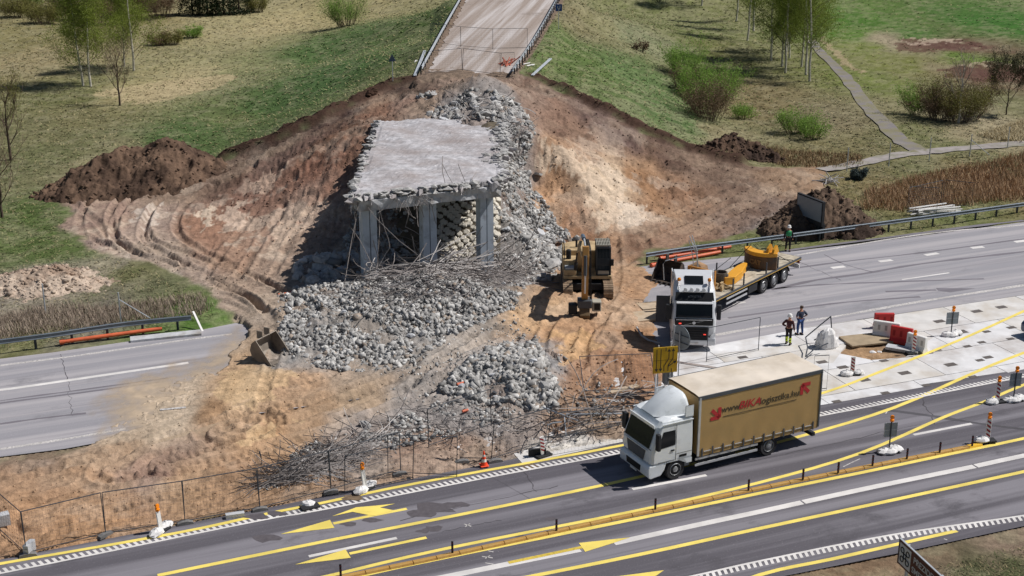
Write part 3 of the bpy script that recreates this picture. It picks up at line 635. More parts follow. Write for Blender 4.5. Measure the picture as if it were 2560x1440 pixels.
M_DARK = mat_asphalt('tyre_marks', s2l('6d696f'), s2l('77737a'), s2l('68656b')); M_DARKN = mat_asphalt('tar_patch', s2l('4c4a4e'), s2l('565459'), s2l('48464a'))
def dark(px, wd, m=None, seed=1, name='tyre_mark', z=.0025): strip(name, px, wd, m or M_DARK, z=z, wear=.4, seed=seed)
dark([(-300,1050),(0,1002),(200,975),(420,945)], .16, seed=9); dark([(-300,1054),(0,1008),(200,982),(400,955)], .18, seed=11); dark([(0,1060),(100,1046),(215,1033)], .2, seed=12)
dark([(1960,674),(2100,655),(2300,632),(2560,597),(2800,565)], .22, seed=13); dark([(1930,725),(2040,700),(2160,684),(2300,660),(2560,629),(2800,600)], .30, seed=14)
dark([(1900,725),(2050,712),(2250,704),(2460,697)], .2, seed=15); dark([(1820,795),(1960,775),(2120,755),(2300,742)], .25, seed=16); dark([(2214,729),(2340,725)], .25, seed=17); dark([(2060,636),(2110,660),(2180,680)], .12, seed=31)
patch_poly('tar_patch', [(2340,720),(2440,721),(2375,731),(2345,727)], M_DARK, .003)
dark([(1900,640),(1990,623),(2200,596),(2420,567),(2560,551)], .35, seed=18)
dark([(2180,1020),(2330,1040),(2470,1062),(2620,1080)], .28, M_DARKN, 19); dark([(1690,905),(1800,922),(1900,935)], .2, M_SHOULD, 20, z=.031)
dark([(1130,1135),(1330,1250)], .03, M_DARKN, 21)
for a, b, w_ in [((150,884),(172,965),.022),((172,965),(180,1040),.018),((1965,640),(2100,700),.03),((1300,1160),(1340,1230),.03),((2300,990),(2340,1060),.04),((1750,1180),(2100,1105),.03),((2100,1105),(2300,1060),.03),((1000,1300),(1400,1215),.03),((1850,1290),(2200,1215),.03),((1100,1330),(1250,1300),.02)]:
    p0, p1 = P(*a), P(*b); r_c = random.Random(int(a[0])); ptl = []
    for k in range(13): q = p0.lerp(p1, k / 12); ptl.append(Vector((q.x + r_c.gauss(0, .05), q.y + r_c.gauss(0, .05), 0)))
    L, Rr = [], []
    mbk = MB()
    for u, v_ in zip(ptl[:-1], ptl[1:]):
        d = (v_ - u).normalized(); nn = Vector((-d.y, d.x, 0)) * w_ * r_c.uniform(.4, 1); z3 = Vector((0, 0, .002)); mbk.add([u + nn + z3, v_ + nn + z3, v_ - nn + z3, u - nn + z3], [[0, 1, 2, 3]])
    mbk.build('crack', mat('crack_dark', s2l('454246'), var=.2), kind='structure')
# mud tracked along the edge of the near road
# wet/oil stains
rnd = random.Random(3)
for x, y, s_ in [(1080,1270,.9),(1140,1262,.5),(1060,1283,.6),(930,1300,.4),(870,1310,.3),(1300,1340,.2),(1082,1321,.4),(1057,1328,.3),(1378,1297,.25),(880,1245,.5),(1318,1166,.5),(667,1345,.6),(640,1292,.5),(690,1285,.4)]:
    c = P(x, y); n_ = 11; patch_poly
    pts = []
    for k in range(n_):
        t = 2 * math.pi * k / n_; r_ = s_ * rnd.uniform(.55, 1.1); pts.append((c.x + math.cos(t) * r_ * 1.3, c.y + math.sin(t) * r_ * .7))
    sheet('oil_stain', pts, (.0175 if y < 1300 and x < 1000 else .0015) + rnd.random() * .0008, mat('stain', s2l('565155'), var=.15, scale=5) if x not in (880, 1318) else mat('mud_patch', s2l('6f5e4c'), var=.3, scale=5))
# concrete apron: base + slabs
M_SLAB = mat('apron_concrete', s2l('cfcecf'), var=.10, scale=1.2, dirt=tuple(s2l('a8a09a')), dirt_amt=.55, dirt_scale=.35, bump=.004, bscale=30)
M_SLAB2 = mat('apron_concrete_dusty', s2l('c9c6c3'), var=.10, scale=1.2, dirt=tuple(s2l('b5aca0')), dirt_amt=.55, dirt_scale=.5)
M_JOINT = mat('joint_dark', s2l('5c574f'), var=.2)
apron = sheet('concrete_apron', APRON, -0.19, M_JOINT)
ux = Vector((math.cos(RDANG - .022), math.sin(RDANG - .022), 0)); vx = Vector((-ux.y, ux.x, 0))
org = P(2057, 1012)
ap2 = [(p.x, p.y) for p in APRON]
def clip(poly, a, b, keep):               # keep side of line a->b where cross*keep>=0
    out = []; n = len(poly)
    f = lambda p: ((b[0] - a[0]) * (p[1] - a[1]) - (b[1] - a[1]) * (p[0] - a[0])) * keep
    for i in range(n):
        p, q = poly[i], poly[(i + 1) % n]; fp, fq = f(p), f(q)
        if fp >= 0: out.append(p)
        if fp * fq < 0: t = fp / (fp - fq); out.append((p[0] + (q[0] - p[0]) * t, p[1] + (q[1] - p[1]) * t))
    return out
Uc = lambda u, v: (org.x + ux.x * u + vx.x * v, org.y + ux.y * u + vx.y * v)
pit_c = PIT
vb = [-2.2, .95, 3.9, 6.9, 9.9, 13.5]; rnd = random.Random(5)
def rect_sub(poly, hole):                 # poly minus convex quad aligned on u,v -> list
    res = []; cur = poly
    for i in range(len(hole)):
        a, b = hole[i], hole[(i + 1) % len(hole)]
        o_ = clip(cur, a, b, -1); cur = clip(cur, a, b, 1)
        if len(o_) > 2: res.append(o_)
        if len(cur) < 3: break
    return res
pc = [P(*q) for q in [(2100,884),(2128,846),(2216,836),(2293,872),(2262,894),(2180,900)]]
hole = [(p.x, p.y) for p in pc]
ar = sum(hole[i][0] * hole[(i + 1) % 6][1] - hole[(i + 1) % 6][0] * hole[i][1] for i in range(6))
if ar < 0: hole = hole[::-1]
for r_ in range(5):
    u0 = -20 + rnd.uniform(0, 5)
    while u0 < 26:
        ln = 5.6 + rnd.uniform(-.3, .4); g = .022; sk = .15
        quad = [Uc(u0 + g, vb[r_] + g), Uc(u0 + ln - g, vb[r_] + g), Uc(u0 + ln - g, vb[r_ + 1] - g), Uc(u0 + g, vb[r_ + 1] - g)]
        poly = quad
        # clip by near and far edges of the apron (sampled lines)
        near = [P(*q) for q in [(3100,805),(2560,923),(2360,953),(2227,982),(2057,1012),(1800,1052),(1565,1103)]]; far = [P(*q) for q in [(1560,903),(1790,862),(2050,813),(2343,770),(2560,737),(3100,655)]]
        cx = sum(q[0] for q in quad) / 4
        def line_at(ls, x):
            ls = sorted(ls, key=lambda p: p.x)
            for a, b in zip(ls[:-1], ls[1:]):
                if a.x <= x <= b.x: return a, b
            return (ls[0], ls[1]) if x < ls[0].x else (ls[-2], ls[-1])
        a, b = line_at(near, cx); poly = clip(poly, a, b, 1)
        if len(poly) > 2: a, b = line_at(far, cx); poly = clip(poly, a, b, -1)
        if len(poly) > 2:
            pieces = rect_sub(poly, hole) if inpoly(np.array([cx]), np.array([sum(q[1] for q in quad) / 4]), [Uc(u, v) for u, v in [(-6, -2), (14, -2), (14, 13), (-6, 13)]])[0] else [poly]
            for pc_ in pieces:
                n = len(pc_); zt = rnd.uniform(0, .004); v = [(p[0], p[1], -.18) for p in pc_] + [(p[0], p[1], zt + .002) for p in pc_]
                A_ = abs(sum(pc_[i][0] * pc_[(i + 1) % n][1] - pc_[(i + 1) % n][0] * pc_[i][1] for i in range(n))) / 2
                if A_ < .05: continue
                f = [list(range(n))[::-1], [n + i for i in range(n)]] + [[i, (i + 1) % n, n + (i + 1) % n, n + i] for i in range(n)]
                MB().add(v, f).build('slab', M_SLAB if rnd.random() < .8 else M_SLAB2, apron)
        u0 += ln
M_PATCHD = mat('repair_patch', s2l('5b5552'), var=.2)
pk = MB()
cr4 = lambda x, y: (1900 + x / 3, 700 + y / 3)
for x, y, s_ in [(620,655,1),(1085,698,1.1),(785,750,1),(940,848,.8),(575,912,.8),(1430,635,1.1),(1650,602,.8),(1710,580,.9),(1555,498,.8),(1662,468,.8),(1880,442,.8),(1330,526,.8),(1268,548,.7),(1505,390,1.3),(1700,388,.8),(1885,357,.9),(1345,310,1.1),(1625,235,1.1),(1810,204,1.1),(930,606,.8),(465,616,1),(1598,727,.8),(1245,790,.8),(-130,580,.9),(-85,640,.8)]:
    c = P(*cr4(x, y)); a = s_ * .31; b = s_ * .19
    pk.add([c + ux * (sx * a) + vx * (sy * b) + Vector((0, 0, .0115)) for sx, sy in ((-1, -1), (1, -1), (1, 1), (-1, 1))], [[0, 1, 2, 3]])
pk.build('repair_patch', M_PATCHD, kind='structure')

# thin film of blown sand fading out over the old road
DUST_OUT = [(p.x, p.y) for p in [P(*q) for q in [(230,1110),(200,1050),(230,980),(330,930),(430,895),(520,850),(600,800),(660,860),(660,1000),(560,1090),(380,1120)]]]
xs_ = np.arange(min(p[0] for p in DUST_OUT), max(p[0] for p in DUST_OUT), .12); ys_ = np.arange(min(p[1] for p in DUST_OUT), max(p[1] for p in DUST_OUT), .2)
gx_, gy_ = np.meshgrid(xs_, ys_); sh_ = gx_.shape; gx_ = gx_.ravel(); gy_ = gy_.ravel(); dd_, _a1, _s1 = segdist(gx_, gy_, DUST_OUT, True); dd_ = np.where(inpoly(gx_, gy_, DUST_OUT), dd_, -dd_)
al_ = np.clip(dd_ / 3.2 + 1.5 * (fbm(gx_, gy_, 2.4, 4, 201, .6) - .52) + .8 * (fbm(gx_, gy_, .5, 3, 205, .7) - .5), 0, 1) * np.clip(dd_ * 1.5, 0, 1)
ii = np.arange(len(gx_)).reshape(sh_); ff_ = np.stack([ii[:-1, :-1], ii[:-1, 1:], ii[1:, 1:], ii[1:, :-1]], -1).reshape(-1, 4); ff_ = ff_[(dd_[ff_] > 0).any(1) & (al_[ff_] > 0).any(1)]
us_ = np.unique(ff_); rm_ = np.full(len(gx_), -1); rm_[us_] = np.arange(len(us_))
M_DUST = mat_vcol('sand_film', var=.12, scale=3, bump=0)
_nn = M_DUST.node_tree; _at = _nn.nodes.new('ShaderNodeAttribute'); _at.attribute_name = 'Film'; _nn.links.new(_at.outputs['Fac'], _nn.nodes['Principled BSDF'].inputs['Alpha'])
od = np_mesh('sand_film', np.stack([gx_, gy_, gx_ * 0 + .006], 1)[us_], rm_[ff_], M_DUST, cols=np.repeat(np.array([s2l('beaa92')]), len(us_), 0) * (.85 + .25 * fbm(gx_, gy_, .8, 3, 211)[us_])[:, None], kind='stuff'); od['label'] = 'thin film of blown sand over the left road'
_f = od.data.attributes.new('Film', 'FLOAT', 'POINT'); _f.data.foreach_set('value', (al_[us_] * .85).astype(np.float32))
# =====================================================================
# RAMP ROAD, BRIDGE STUMP, RIPRAP, HEAPS, RUBBLE
# =====================================================================
M_CONC = mat('concrete_grey', s2l('b4b5b8'), var=.16, scale=2.5, dirt=tuple(s2l('8b8379')), dirt_amt=.45, dirt_scale=.8, bump=.02, bscale=14)
M_DECK = mat('deck_concrete', s2l('adabae'), var=.32, scale=1.6, dirt=tuple(s2l('938a88')), dirt_amt=.75, dirt_scale=.33, bump=.05, bscale=5)
M_COLM = mat('column_concrete', s2l('b3bcc6'), var=.10, scale=1.5, dirt=tuple(s2l('7f8288')), dirt_amt=.3, dirt_scale=1.2)
M_BROK = mat('broken_concrete', s2l('a3a19f'), var=.30, scale=4, bump=.05, bscale=8)
M_STEEL = mat('galvanised_steel', s2l('b7bcc2'), rough=.45, metal=.35, var=.10, scale=2, spec=.5)
M_POST = mat('dark_steel', s2l('4a4e55'), rough=.6, metal=.4, var=.15)
M_REBAR = mat('rebar_steel', s2l('87807d'), rough=.7, metal=.25, var=.3, scale=1.5)
M_REBAR2 = mat('rebar_dusty', s2l('a8a3a0'), rough=.8, metal=.0, var=.25, scale=1.5)
M_PIPE = mat('orange_plastic', s2l('c8623f'), rough=.5, var=.12)
M_BLACK = mat('black_rubber', s2l('2b2b2d'), rough=.8, var=.2)
M_WHITE = mat('white_plastic', s2l('dcdad7'), rough=.6, var=.06, dirt=tuple(s2l('a79a8c')), dirt_amt=.2)
M_SACK = mat('white_sack', s2l('d9d7d6'), rough=.7, var=.08, dirt=tuple(s2l('9a948e')), dirt_amt=.25, dirt_scale=4)

# ---- ramp road ----
def rnd_e(i, k): return .18 * math.sin(i * .9 + k * 2) * math.sin(i * .37 + k) + (.5 * random.Random(i * 7 + k).random() if i < 4 else .08 * random.Random(i * 7 + k).random())
M_RAMP = mat_asphalt('broken_ramp_asphalt', s2l('94877e'), s2l('b6afac'), s2l('84756b'), R(82))
rv = []; rf = []; nx = 16; ys_ = np.arange(RL[1].y - .6, RL[-1].y, .5)
for i, y in enumerate(ys_):
    x0 = float(ramp_xz(y, RL)[0]) + .55 + rnd_e(i, 1); x1 = float(ramp_xz(y, RR)[0]) - .45 + rnd_e(i, 2); z = float(ramp_xz(y, RL)[1])
    for j in range(nx + 1): t = j / nx; rv.append((x0 + (x1 - x0) * t, y, z + .03 + .03 * math.sin(t * math.pi) + .012 * math.sin(i * 1.7 + j)))
for i in range(len(ys_) - 1):
    for j in range(nx): a = i * (nx + 1) + j; rf.append([a, a + 1, a + nx + 2, a + nx + 1])
MB().add(rv, rf).build('ramp_road', M_RAMP, kind='structure', smooth_=True)
def ramp_z(x, y): return hz(x, y) + .12

# ---- bridge stump ----
FL, FR = Vector((-9.9, 81.9, 0)), Vector((-0.8, 85.9, 0)); BL, BR = Vector((-10.4, 104.6, 0)), Vector((-.4, 106.0, 0))
br = empty('bridge_deck', (FL + FR) / 2, label='half demolished concrete bridge end standing on three columns', cat='bridge')
bo = br.location
rnd = random.Random(11)
def deckpt(s, t): a = FL.lerp(FR, s); b = BL.lerp(BR, s); return a.lerp(b, t)
N1, N2 = 56, 110; dv = []; df = []
jl = [rnd.gauss(0, .24) + .25 * math.sin(i * .31) * .5 for i in range(N2 + 1)]; jr = [rnd.gauss(0, .26) for i in range(N2 + 1)]; jf = [rnd.gauss(0, .26) - .15 * math.sin(i * .5) for i in range(N1 + 1)]
for i in range(N2 + 1):
    for j in range(N1 + 1):
        s, t = j / N1, i / N2; p = deckpt(s, t)
        if j == 0: p.x += jl[i]
        if j == N1: p.x += jr[i] - (.5 if i < 14 else 0) * rnd.random()
        if i == 0: p.y += jf[j]
        e = min(j, N1 - j, i, N2 - i)
        z = 6.3 + .06 * math.sin(p.x * 1.3 + p.y * .7) + rnd.gauss(0, .012) + (-rnd.random() * .16 if e == 0 else (-rnd.random() * .06 if e < 3 else 0))
        dv.append((p.x - bo.x, p.y - bo.y, z))
W_ = N1 + 1
for i in range(N2):
    for j in range(N1): a = i * W_ + j; df.append([a, a + 1, a + W_ + 1, a + W_])
# skirt: broken face of slab
per = [j for j in range(W_)] + [i * W_ + N1 for i in range(1, N2 + 1)] + [N2 * W_ + j for j in range(N1 - 1, -1, -1)] + [i * W_ for i in range(N2 - 1, 0, -1)]
nb = len(dv); m1 = []
for lev, (dz, ins) in enumerate([(.22, -.10), (.45, .22), (.62, .30)]):
    for q in per:
        x, y, z = dv[q]; cx, cy = (deckpt(.5, .5) - bo).xy; d = Vector((x - cx * 1, y - cy, 0)); d = Vector((math.copysign(1, d.x) if abs(x - cx) > 4.3 else 0, math.copysign(1, d.y) if abs(y - cy) > 9.5 else 0, 0))
        k = ins + rnd.gauss(0, .09); dv.append((x - d.x * k, y - d.y * k, 6.3 - dz + rnd.gauss(0, .05)))
L_ = len(per)
for lev in range(3):
    for i in range(L_):
        a = per[i] if lev == 0 else nb + (lev - 1) * L_ + i; b = per[(i + 1) % L_] if lev == 0 else nb + (lev - 1) * L_ + (i + 1) % L_
        df.append([a, nb + lev * L_ + i, nb + lev * L_ + (i + 1) % L_, b])
MB().add(dv, df).build('deck_slab', M_DECK, br)
# girders under the deck
for k in range(7):
    s = .07 + k * .143; a = deckpt(s, .03) - bo; b = deckpt(s, .97) - bo
    MB().add([(a.x - .25, a.y, 5.35), (a.x + .25, a.y, 5.35), (a.x + .3, a.y, 5.8), (a.x - .3, a.y, 5.8), (b.x - .25, b.y, 5.35), (b.x + .25, b.y, 5.35), (b.x + .3, b.y, 5.8), (b.x - .3, b.y, 5.8)],
             [[0, 1, 2, 3], [4, 5, 6, 7], [0, 1, 5, 4], [1, 2, 6, 5], [2, 3, 7, 6], [3, 0, 4, 7]]).build('girder', M_CONC, br)
cdir = Vector((.918, .396, 0)); cn = Vector((-.396, .918, 0))
c0 = Vector((-9.15, 83.35, 0)); 
cols = [Vector((-9.15, 83.35, 0)), Vector((-5.45, 84.95, 0)), Vector((-1.80, 86.5, 0))]
RM = Matrix.Rotation(math.atan2(cdir.y, cdir.x), 4, 'Z')
capb = MB(); Mx = Matrix.Translation(cols[1] - bo - cn * .42) @ RM
xs_ = [-4.95 + 9.6 * i / 24 for i in range(25)]; cv = []
for x in xs_:
    j1, j2, j3 = rnd.gauss(0, .05), rnd.gauss(0, .05), rnd.gauss(0, .05)
    cv += [(x, -.75 + j1, 5.28 + j2 * .3), (x, .75, 5.28), (x, .75, 6.0), (x, -.85 + j3, 5.98), (x, -.80 + j2, 5.65)]
cf = []
for i in range(24):
    for k in range(5): cf.append([i * 5 + k, i * 5 + (k + 1) % 5, (i + 1) * 5 + (k + 1) % 5, (i + 1) * 5 + k])
cf += [[0, 1, 2, 3, 4], [120, 121, 122, 123, 124]]
MB().add(cv, cf, Mx).build('cap_beam', M_CONC, br)
for c in cols:
    M = Matrix.Translation(c - bo) @ RM; z0 = -.3; z1 = 5.279
    prof = [(-.46, -.40), (-.03, -.40), (-.03, -.22), (.03, -.22), (.03, -.40), (.46, -.40), (.46, .40), (-.46, .40)]
    MB().prism(prof, z0, z1, 'z', M).build('column', M_COLM, br)
M_BRK2 = M_BROK
eb = MB()
for i in range(900):
    q = rnd.random()
    if i > 560: q = 2
    if q == 2: p = deckpt(1 - abs(rnd.gauss(0, .06)), 1 - rnd.random() ** 2 * .75) + Vector((rnd.uniform(-.2, .5), 0, 0)); z = 6.3 + rnd.random() ** 3 * .35 if p.x < .2 else rnd.uniform(5.6, 6.5)
    elif q < .42: p = deckpt(rnd.random(), 0) + Vector((0, rnd.uniform(-.15, .25), 0)); z = rnd.uniform(5.9, 6.4)
    elif q < .75: p = deckpt(0, rnd.random()) + Vector((rnd.uniform(-.25, .15), 0, 0)); z = rnd.uniform(5.8, 6.4)
    else: p = deckpt(1, rnd.random()) + Vector((rnd.uniform(-.2, .3), 0, 0)); z = rnd.uniform(5.8, 6.4)
    eb.ico((p.x - bo.x, p.y - bo.y, z), rnd.uniform(.05, .16) if rnd.random() < .75 else rnd.uniform(.16, .36), rnd, .42, (1.3, 1, rnd.uniform(.3, .8)))
eb.build('broken_edge', M_BROK, br, kind='stuff')
def strand(p, d, L, bend, r_=None, seg=7, rr=rnd, droop=.25):
    p = Vector(p); d = Vector(d).normalized(); pts = [p.copy()]; c = Vector((rr.gauss(0, 1), rr.gauss(0, 1), rr.gauss(0, .5))) * bend
    for i in range(seg):
        d = (d + c * .22 + Vector((rr.gauss(0, .08), rr.gauss(0, .08), rr.gauss(0, .05) - droop * .2))).normalized(); p = p + d * (L / seg); pts.append(p.copy())
    return pts
hb = MB()
for i in range(64):
    s = rnd.random(); s = s if i > 34 else .25 + .3 * rnd.random(); p = deckpt(s, 0) - bo; p.z = rnd.uniform(5.7, 6.25)
    hb.tube(strand(p, (rnd.gauss(0, .8), -.5 - rnd.random() * .4, -.25), rnd.uniform(.4, 1.5), .5, droop=.7), .012, 4)
for i, (x, L) in enumerate([(-9.6, 5.2), (-9.2, 4.9), (-8.6, 3.2), (-8.2, 4.4), (-5.2, 2.2), (-7.0, 1.8), (-6.6, 2.0), (-6.2, 2.1), (-6.0, 1.6), (-10, 3.6)]):
    t = (x + 9.9) / 9.1; p = deckpt(max(t, 0), 0) - bo; p.z = 5.9
    hb.tube(strand(p, (rnd.gauss(0, .3), -.35, -1), L, .35, seg=10, droop=.35), .024, 4)
for i in range(40):
    p = deckpt(0, rnd.random() * .8) - bo; p.z = rnd.uniform(5.6, 6.2); hb.tube(strand(p, (-.7, rnd.gauss(0, .5), -.3), rnd.uniform(.4, 1.2), .5, droop=.6), .016, 4)
for x, y, L, dx in [(.62, .015, 2.3, -.25), (.68, .015, 1.7, -.5), (.76, .015, 1.4, -.4), (.80, .02, 1.0, .2)]:
    p = deckpt(x, y) - bo; p.z = 6.2; hb.tube(strand(p, (dx, .3, 1), L, .3, seg=9, droop=.2), .022, 4)
hb.build('hanging_rebar', M_REBAR, br, kind='stuff')

# ---- riprap slope ----
M_RIP = mat('riprap_stone', s2l('cdc6b9'), var=.16, scale=2.5, dirt=tuple(s2l('8c7f68')), dirt_amt=.3, dirt_scale=2, bump=.03, bscale=12)
M_RIPD = mat('riprap_bed', s2l('5b5244'), var=.3, bump=.05, bscale=5)
sp_v = []; sp_f = []; nxr, nyr = 14, 30
for i in range(nyr + 1):
    for j in range(nxr + 1):
        x = -8.0 + 7.2 * j / nxr; y = 86.6 + (x + 5) * .36 + 15 * i / nyr; sp_v.append((x, y, hz(x, y) + .10))
for i in range(nyr):
    for j in range(nxr): a = i * (nxr + 1) + j; sp_f.append([a, a + 1, a + nxr + 2, a + nxr + 1])
slope = MB().add(sp_v, sp_f).build('stone_slope', M_RIPD, kind='structure')
protos = []
for k in range(8):
    n = rnd.choice((6, 7, 7)); ang = sorted(rnd.uniform(0, 1) + i for i in range(n)); v = []; 
    base = [(math.cos(2 * math.pi * (i + rnd.uniform(-.2, .2)) / n), math.sin(2 * math.pi * (i + rnd.uniform(-.2, .2)) / n)) for i in range(n)]
    for sc_, z in ((.24, -.05), (.245, .05), (.18, .10)):
        for bx, by in base: v.append((bx * sc_, by * sc_, z + rnd.uniform(-.015, .015)))
    f = [[2 * n + i for i in range(n)]] + [[r_ * n + i, r_ * n + (i + 1) % n, (r_ + 1) * n + (i + 1) % n, (r_ + 1) * n + i] for r_ in range(2) for i in range(n)]
    o = MB().add(v, f).build('stone', M_RIP, slope); protos.append(o)
cnt = 0
for i in range(24):
    for j in range(12):
        x = -5.9 + j * .43 + (i % 2) * .215 + rnd.uniform(-.07, .07); y = 87.6 + (x + 5) * .36 + i * .40 + rnd.uniform(-.05, .05)
        if cnt < 8: o = protos[cnt]
        else: o = bpy.data.objects.new('stone', protos[rnd.randrange(8)].data); COL.objects.link(o); o.parent = slope
        e = .3; nx_ = (hz(x + e, y) - hz(x - e, y)) / (2 * e); ny_ = (hz(x, y + e) - hz(x, y - e)) / (2 * e); nrm = Vector((-nx_, -ny_, 1)).normalized()
        q = nrm.to_track_quat('Z', 'Y'); s_ = rnd.uniform(.78, 1.12); o.scale = (s_, s_, s_); 
        o.rotation_mode = 'QUATERNION'; o.rotation_quaternion = q @ Matrix.Rotation(rnd.uniform(0, 6.3), 3, 'Z').to_quaternion(); o.location = (x, y, hz(x, y) + .12); cnt += 1

# ---- earth heaps ----
def ico_verts(rr, jit, sq):
    t = (1 + 5 ** .5) / 2; v = np.array([(-1, t, 0), (1, t, 0), (-1, -t, 0), (1, -t, 0), (0, -1, t), (0, 1, t), (0, -1, -t), (0, 1, -t), (t, 0, -1), (t, 0, 1), (-t, 0, -1), (-t, 0, 1)]) / 1.9
    return v * (1 + rr.uniform(-jit, jit, (12, 1))) * np.array(sq)
IF = np.array([(0, 11, 5), (0, 5, 1), (0, 1, 7), (0, 7, 10), (0, 10, 11), (1, 5, 9), (5, 11, 4), (11, 10, 2), (10, 7, 6), (7, 1, 8), (3, 9, 4), (3, 4, 2), (3, 2, 6), (3, 6, 8), (3, 8, 9), (4, 9, 5), (2, 4, 11), (6, 2, 10), (8, 6, 7), (9, 8, 1)])

M_HEAP = {}
def heap(name, label, peaks, slope_, c1, c2, rgh=.5, seed=1, cat='soil heap', scale_=1.5):
    P3 = [PD(*q) for q in peaks]; x0 = min(p.x for p in P3) - 6; x1 = max(p.x for p in P3) + 6; y0 = min(p.y for p in P3) - 6; y1 = max(p.y for p in P3) + 6
    n = int((x1 - x0) / .11); m_ = int((y1 - y0) / .14); gx, gy = np.meshgrid(np.linspace(x0, x1, n), np.linspace(y0, y1, m_)); gx = gx.ravel(); gy = gy.ravel()
    h = np.full(gx.shape, -50.0)
    # ridge line: interpolate between consecutive peaks
    seq = []
    for a, b in zip(P3[:-1], P3[1:]):
        for k in range(5): seq.append(a.lerp(b, k / 5))
    seq.append(P3[-1])
    for p in seq:
        d = np.sqrt((gx - p.x) ** 2 + ((gy - p.y) * 1.0) ** 2 + .12); h = np.maximum(h, p.z - slope_ * (d - .3))
    r1 = fbm(gx, gy, 1.6, 5, seed, .58, True) - .62; r2 = fbm(gx, gy, .5, 3, seed + 7, .6, True) - .6
    r3_ = fbm(gx, gy, .35, 3, seed + 8, .65) - .5; h = h + rgh * (r1 * 1.6 + r2 * .85 + r3_ * .5)
    t = hzv(gx, gy); z = np.where(h > t - .05, h, t - .3); c = fbm(gx, gy, scale_, 4, seed + 3, .6)
    cc = np.array(s2l(c1))[None] * (1 - np.clip((c - .35) * 3, 0, 1))[:, None] + np.array(s2l(c2))[None] * np.clip((c - .35) * 3, 0, 1)[:, None]
    cc = cc * (.8 + .4 * fbm(gx, gy, .3, 2, seed + 9))[:, None]
    idx = np.arange(n * m_).reshape(m_, n); f = np.stack([idx[:-1, :-1], idx[:-1, 1:], idx[1:, 1:], idx[1:, :-1]], -1).reshape(-1, 4)
    keep = (h > t - .25)[f].any(1); f = f[keep]; use = np.unique(f); rm = np.full(n * m_, -1); rm[use] = np.arange(len(use))
    ox, oy = P3[len(P3) // 2].x, P3[len(P3) // 2].y
    o = np_mesh(name, np.stack([gx - ox, gy - oy, z], 1)[use], rm[f], MATS['earth_and_turf'], cols=cc[use], smooth_=True); o.location = (ox, oy, 0)
    ks = use[(h[use] > t[use] + .05)]; nk = 700; kk_ = np.random.RandomState(seed).choice(ks, nk); rs_ = np.random.RandomState(seed + 1); s_ = .06 + .30 * rs_.uniform(0, 1, nk) ** 3
    vv = np.stack([ico_verts(rs_, .35, (1, .9, .7)) for _ in range(20)])[rs_.randint(0, 20, nk)] * s_[:, None, None] * .6; vv[:, :, 0] += (gx[kk_] - ox)[:, None]; vv[:, :, 1] += (gy[kk_] - oy)[:, None]; vv[:, :, 2] += z[kk_][:, None]
    np_mesh('clods', vv.reshape(-1, 3), (IF[None] + (np.arange(nk) * 12)[:, None, None]).reshape(-1, 3), MATS['earth_and_turf'], cols=np.repeat(cc[kk_] * rs_.uniform(.8, 1.2, (nk, 1)), 12, 0), parent=o, kind='stuff')
    return tag(o, label, cat)
heap('soil_heap', 'long dark brown topsoil heap on the left of the cut', [(165,448,105),(215,412,106),(270,385,107),(315,368,108),(360,372,108.3),(415,345,108.5),(455,365,108.3),(500,392,108.2),(545,400,108.5)], .62, '493a31', '6f5a4b', .55, 11)
heap('soil_heap', 'dark brown topsoil heap at the right end of the cut edge', [(1765,378,114.5),(1800,350,116),(1835,340,117),(1880,355,117),(1925,385,116),(1965,408,115)], .75, '3c302a', '5a483c', .7, 23)
heap('soil_heap', 'dark soil heap behind the billboard and guardrail on the right', [(1975,525,95.5),(2010,498,96.5),(2060,472,97.5),(2095,490,97),(2120,520,96)], .85, '3d322c', '675649', .7, 35)
heap('soil_heap', 'low pale grey brown soil heap on the grass at far left', [(15,705,83),(60,685,83.8),(110,675,84.3),(160,690,84),(215,698,84),(265,725,83.2),(160,740,82.2),(70,735,82.3),(20,720,82.5)], .28, 'b3a292', '8d7868', .32, 47)
heap('soil_heap', 'small dark soil heap beside the ramp road above the left cut', [(925,232,118),(955,215,119.3),(990,203,120.3),(1020,211,121)], .9, '45342b', '5c463a', .4, 59)

# ---- rubble ----
CF = np.array([(0, 2, 1), (0, 3, 2), (4, 5, 6), (4, 6, 7), (0, 1, 5), (0, 5, 4), (1, 2, 6), (1, 6, 5), (2, 3, 7), (2, 7, 6), (3, 0, 4), (3, 4, 7)])
def cube_verts(rr, jit, sq):
    v = np.array([(-1, -1, -1), (1, -1, -1), (1, 1, -1), (-1, 1, -1), (-1, -1, 1), (1, -1, 1), (1, 1, 1), (-1, 1, 1)]) * .72
    return (v + rr.uniform(-jit, jit, (8, 3))) * np.array(sq)
nr = np.random.RandomState(42)
def rotm(n):
    q = nr.normal(size=(n, 4)); q /= np.linalg.norm(q, axis=1)[:, None]; w_, x, y, z = q.T
    return np.stack([1 - 2 * (y * y + z * z), 2 * (x * y - z * w_), 2 * (x * z + y * w_), 2 * (x * y + z * w_), 1 - 2 * (x * x + z * z), 2 * (y * z - x * w_), 2 * (x * z - y * w_), 2 * (y * z + x * w_), 1 - 2 * (x * x + y * y)], 1).reshape(n, 3, 3)
def sample(poly, n):
    xs = [p[0] for p in poly]; ys = [p[1] for p in poly]; ox = np.zeros(0); oy = np.zeros(0)
    while len(ox) < n:
        x = nr.uniform(min(xs), max(xs), n * 3); y = nr.uniform(min(ys), max(ys), n * 3); k = inpoly(x, y, poly); ox = np.concatenate([ox, x[k]]); oy = np.concatenate([oy, y[k]])
    return ox[:n], oy[:n]
